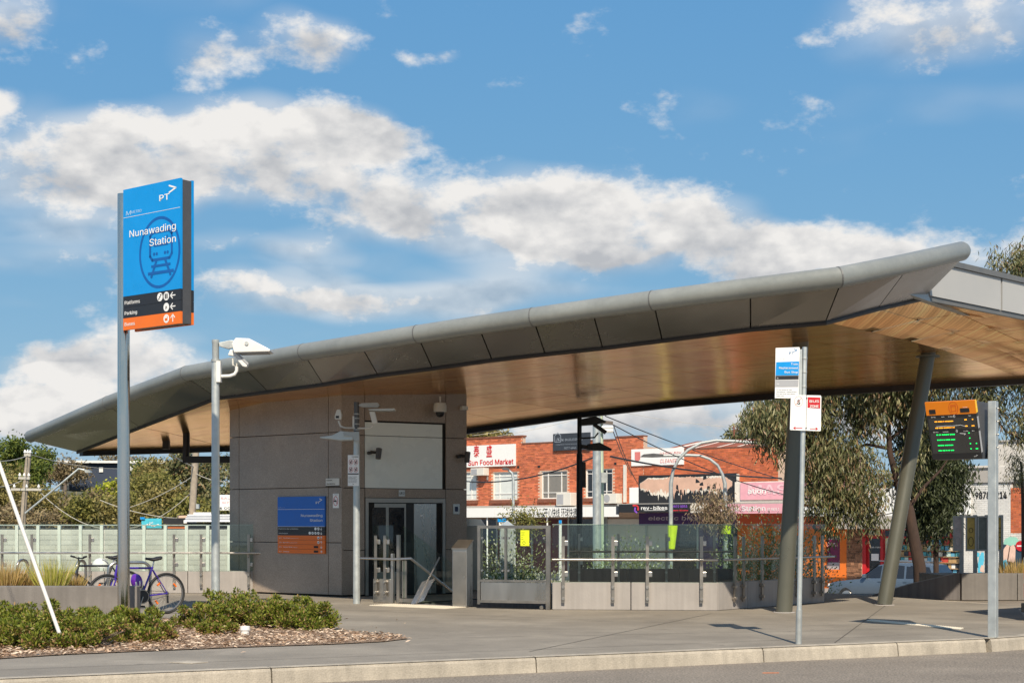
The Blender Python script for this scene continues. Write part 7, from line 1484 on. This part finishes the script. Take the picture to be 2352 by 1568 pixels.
# ---------------------------------------------------------------- far left: noise wall, house, poles, shop roofs
NW = Fr((-13, 60), (1, 0)); r = thing('noise_wall', 'pale green grey block noise wall along the railway behind the balustrade', 'wall', (-14, 60, -3)); NB = attrmat('pale_block', .8)
xs = [39 + 48.7 * k for k in range(-3, 12)]
bc = MB(); cols = []
for a, b in zip(xs[:-1], xs[1:]):
    t0, t1 = NW.T(a) + .07, NW.T(b) - .07; zt = 1.30; zm = NW.hit(250, 1268)[1]
    mb = MB(); NW.box(mb, t0, t1, -3, zm - .03, -.1, -.014); NW.box(mb, t0, t1, zm + .03, zt, -.1, -.014); mb.build('wall_panel', M_['mortar_w'], r)
    mb = MB(); NW.box(mb, t0, t1, zm - .03, zm + .03, -.12, -.05); mb.build('panel_gap', M_['galv_dark'], r)
    mb = MB(); NW.box(mb, NW.T(a) - .06, NW.T(a) + .06, -3, 1.46, -.12, .05); mb.build('wall_post', M_['paleposts'] if 'paleposts' in M_ else M_.setdefault('paleposts', mat('pale_post', (.68, .68, .63), .7)), r)
    mb = MB(); NW.box(mb, t0, t1, zt, zt + .05, -.1, -.02); mb.build('dark_strip', M_['galv_dark'], r)  # dark strip at the open gap over the blocks
    for j in range(10):
        z = zt - .20 * (j + 1); 
        if z < zm < z + .2: continue
        t = t0 - (.21 if j % 2 else 0)
        while t < t1 - .02:
            p, q = max(t, t0), min(t + .405, t1); t += .42
            if q - p > .05: NW.box(bc, p, q, z, z + .185, -.03, random.uniform(0, .006)); k = random.uniform(.90, 1.08); cols += [(.53 * k, .51 * k, .47 * k, 1)] * 6
o = bc.build('block_courses', NB, r, cols=cols); o['kind'] = 'stuff'
mb = MB(); NW.box(mb, NW.T(-120), NW.T(560), 1.46, 1.50, -.03, .03); mb.build('top_rail', M_['galv_dull'], r)
mb = MB(); mb.box(-24, -6.9, 32.5, 39, -3.2, -3); tag(mb.build('railway_cutting', M_['terrain'], loc=(-14, 36, -3)), 'floor of the railway cutting beside the station', 'cutting', kind='structure')
mb = MB(); mb.quad((-120, 38.9, -3), (-6.9, 38.9, -3), (-6.9, 62, -1.7), (-120, 62, -1.7)); tag(mb.build('cutting_slope', M_['terrain']), 'sloping ground beyond the railway cutting', 'ground', kind='structure')
HF = Fr((P(240, HY, 128).x, 128), (1, .12)); r = thing('flat_roofed_house', 'white and dark blue flat roofed house on the hill', 'house', HF.pp(240, 1120)); M_['navywall'] = mat('dark_blue_wall', (.03, .045, .08), .7)
mb = MB(); HF.pbox(mb, 140, 1062, 352, 1125, -6, 0); mb.build('wall', M_['navywall'], r); mb = MB(); HF.pbox(mb, 132, 1058, 420, 1063.5, -6.4, .5); mb.build('flat_roof', M_['white'], r)
mb = MB(); HF.pbox(mb, 139, 1064, 159, 1125, .01, .2); mb.build('white_wall', M_['render2'], r)
for a, b, c, d in ((165, 1070, 174, 1106), (228, 1072, 237, 1084)): mb = MB(); HF.pbox(mb, a, b, c, d, .01, .1); mb.build('window', M_['white'], r)
mb = MB(); HF.pbox(mb, 300, 1064, 420, 1082, -3, .3); mb.build('wing_wall', M_['white'], r); mb = MB(); HF.pbox(mb, 182, 1052, 185, 1060, -1, -.8); mb.build('roof_vent', M_['galv'], r)
def upole(lab, pts, Z, r0, arms, m, group):
    b = P(pts[0][0], HY, Z); b.z = GZ; o = thing('utility_pole', lab, 'utility pole', b, group=group); MB().path([b] + [P(x, y, Z) for x, y in pts], r0, 10).build('pole', m, o, smooth=True)
    for (x0, x1, y) in arms:
        a = P(x0, y, Z - .2); c = P(x1, y + .6, Z - .2); mb = MB(); mb.par(a, c - a, (0, .12, 0), (0, 0, .14)); ar = mb.build('cross_arm', M_['cable_l'], o)
        for k in range(3): q = a.lerp(c, .1 + .4 * k) + Vector((0, .06, .14)); MB().lathe([(.03, 0), (.09, .08), (.06, .16), (.03, .24)], q, 8).build('insulator', M_['white'], ar)
    return o
wood = mat('grey_pole_timber', (.34, .29, .23), .9, var=.25, scale=4)
o = upole('grey timber utility pole with three cross arms at the far left', ((53, 1180), (60, 1100), (66, 1040)), 88, .17, ((55, 70, 1047), (42, 68, 1100), (25, 95, 1126)), wood, 'timber utility poles')
o2 = upole('grey timber utility pole seen under the left end of the canopy', ((441, 1190), (446, 1100), (452, 1000)), 86, .20, ((440, 462, 1005),), wood, 'timber utility poles')
MB().box(P(452, 0, 85.6).x, P(458, 0, 85.6).x, 85.4, 85.7, P(0, 1168, 85.6).z, P(0, 1157, 85.6).z).build('meter_box', M_['galv'], o2)
b = P(58, 1178, 87); o = thing('hill_street_lamp', 'long slanting street lamp arm rising from the far utility pole', 'street lamp', b); MB().path([b, P(120, 1127, 87), P(181, 1076, 87), P(194, 1079, 87)], .06, 8).build('arm', M_['galv'], o, smooth=True); q = [P(192, 1077, 87), P(205, 1079, 87), P(208, 1085, 87), P(196, 1085, 87)]; MB().prism(q, (0, .4, 0)).build('lamp_head', M_['galv_dull'], o)
cl = M_['cable_l']
for lab, a, b, s in (('pale cable from the far pole top out of the left edge', P(66, 1045, 88), P(-40, 1055, 80), .2), ('pale cable from the far pole top across to the flat roofed house', P(66, 1042, 88), P(300, 1075, 100), .3), ('lower pale cable leaving the left edge', P(50, 1103, 88), P(-40, 1115, 80), .2), ('pale cable sagging along the scrub to the pylon', P(90, 1128, 88), P(440, 1130, 86), 2.2), ('green pale cable running down behind the pylon pole', P(230, 1148, 88), P(445, 1190, 86), .3), ('thick pale cable from the canopy down to the second pole', P(370, 1025, 80), P(446, 1072, 86), .1), ('pale cable from the second pole to the lift tower', P(446, 1085, 86), P(540, 1105, 84), .2), ('thin pale cable crossing the scrub right of the pylon', P(280, 1170, 88), P(440, 1095, 86), .2)):
    cable(lab, a, b, s, .022 if 'thick' not in lab else .035, cl, 'pale cables on the left')
LS = Fr((P(420, HY, 84).x, 84), (1, 0)); M_['aqua'] = mat('aqua_billboard', (.06, .45, .58), .5, var=.15)
r = thing('aqua_billboard', 'small aqua blue billboard above the noise wall', 'billboard', LS.pp(345, 1212)); mb = MB(); LS.pbox(mb, 326, 1190, 372, 1212, 0, .1); mb.build('board', M_['aqua'], r)
mb = MB(); t, z = LS.hit(332, 1207); stroke(mb, LS, [(t, z), (t + .25, z + .1), (t + .5, z - .02), (t + .8, z + .08)], .06, .12); write(mb, LS, 'surf', t + .3, z + .13, .14, .12); mb.build('lettering', M_['wht'], r); mb = MB(); LS.pbox(mb, 324, 1187, 334, 1192, .1, .2); mb.build('blue_tag', M_['blue_sky'], r); mb = MB(); LS.pbox(mb, 327, 1212, 330, 1260, 0, .1); LS.pbox(mb, 368, 1212, 371, 1260, 0, .1); mb.build('legs', M_['galv_dull'], r)
r = thing('black_orange_shed', 'black roofed shed with orange lower wall behind the noise wall', 'shed', LS.pp(405, 1260)); mb = MB(); LS.pbox(mb, 381, 1203, 432, 1260, -2, .02); mb.build('orange_wall', M_['orange'], r); mb = MB(); LS.pbox(mb, 376, 1189, 433, 1203, -2.2, .2); mb.build('black_fascia', M_['signblack'], r); mb = MB(); LS.pbox(mb, 398, 1183, 432, 1189, -2.4, -1); mb.build('tiled_roof', M_['mortar'], r); mb = MB(); LS.pbox(mb, 424, 1194, 431, 1201, .2, .25); mb.build('white_notice', M_['wht'], r)
r = thing('striped_awning_shop', 'shop with blue and white striped awning behind the camera pole', 'shop', LS.pp(470, 1260)); mb = MB(); LS.pbox(mb, 430, 1200, 560, 1260, -2, 0); mb.build('shop_wall', M_['black'], r)
for k in range(8):
    y0 = 1181 + 2.1 * k; a = LS.pp(434, y0, 1.2 - (7 - k) * .12); b = LS.pp(560, y0, 1.2 - (7 - k) * .12); c = LS.pp(560, y0 + 2.1, 1.2 - (6 - k) * .12); d = LS.pp(434, y0 + 2.1, 1.2 - (6 - k) * .12); mb = MB(); mb.quad(d, c, b, a); mb.build('awning_stripe', M_['wht'] if k % 2 == 0 or k > 5 else M_['signnavy'], r)
mb = MB(); LS.pbox(mb, 446, 1176, 486, 1181, -.5, .2); mb.build('roof_edge', M_['wht'], r)
r = thing('pink_lettered_sign', 'white sign with faded pink lettering left of the lift tower', 'sign', LS.pp(520, 1172)); mb = MB(); LS.pbox(mb, 507, 1136, 545, 1171, .3, .4); mb.build('board', M_['wht'], r); mb = MB(); t, z = LS.hit(508, 1146); write(mb, LS, 'SALE', t + .05, z, .16, .42, wd=.7); write(mb, LS, 'GIFT', t + .12, z - .24, .16, .42, wd=.55); mb.build('pink_lettering', M_['pink'], r); mb = MB(); write(mb, LS, '& CO', t, z - .56, .16, .42, wd=.6, bold=.02); mb.build('black_lettering', M_['ink'], r)

q = G(1772, 1545, -.17); mb = MB(); mb.prism([q + Vector((-.10, -.01, .002)), q + Vector((.08, 0, .002)), q + Vector((.09, .03, .002)), q + Vector((-.09, .025, .002))], (0, 0, .003)); tag(mb.build('paint_mark', mat('orange_survey_paint', (.75, .20, .04), .8), loc=q), 'small orange survey paint mark on the road', 'paint mark')
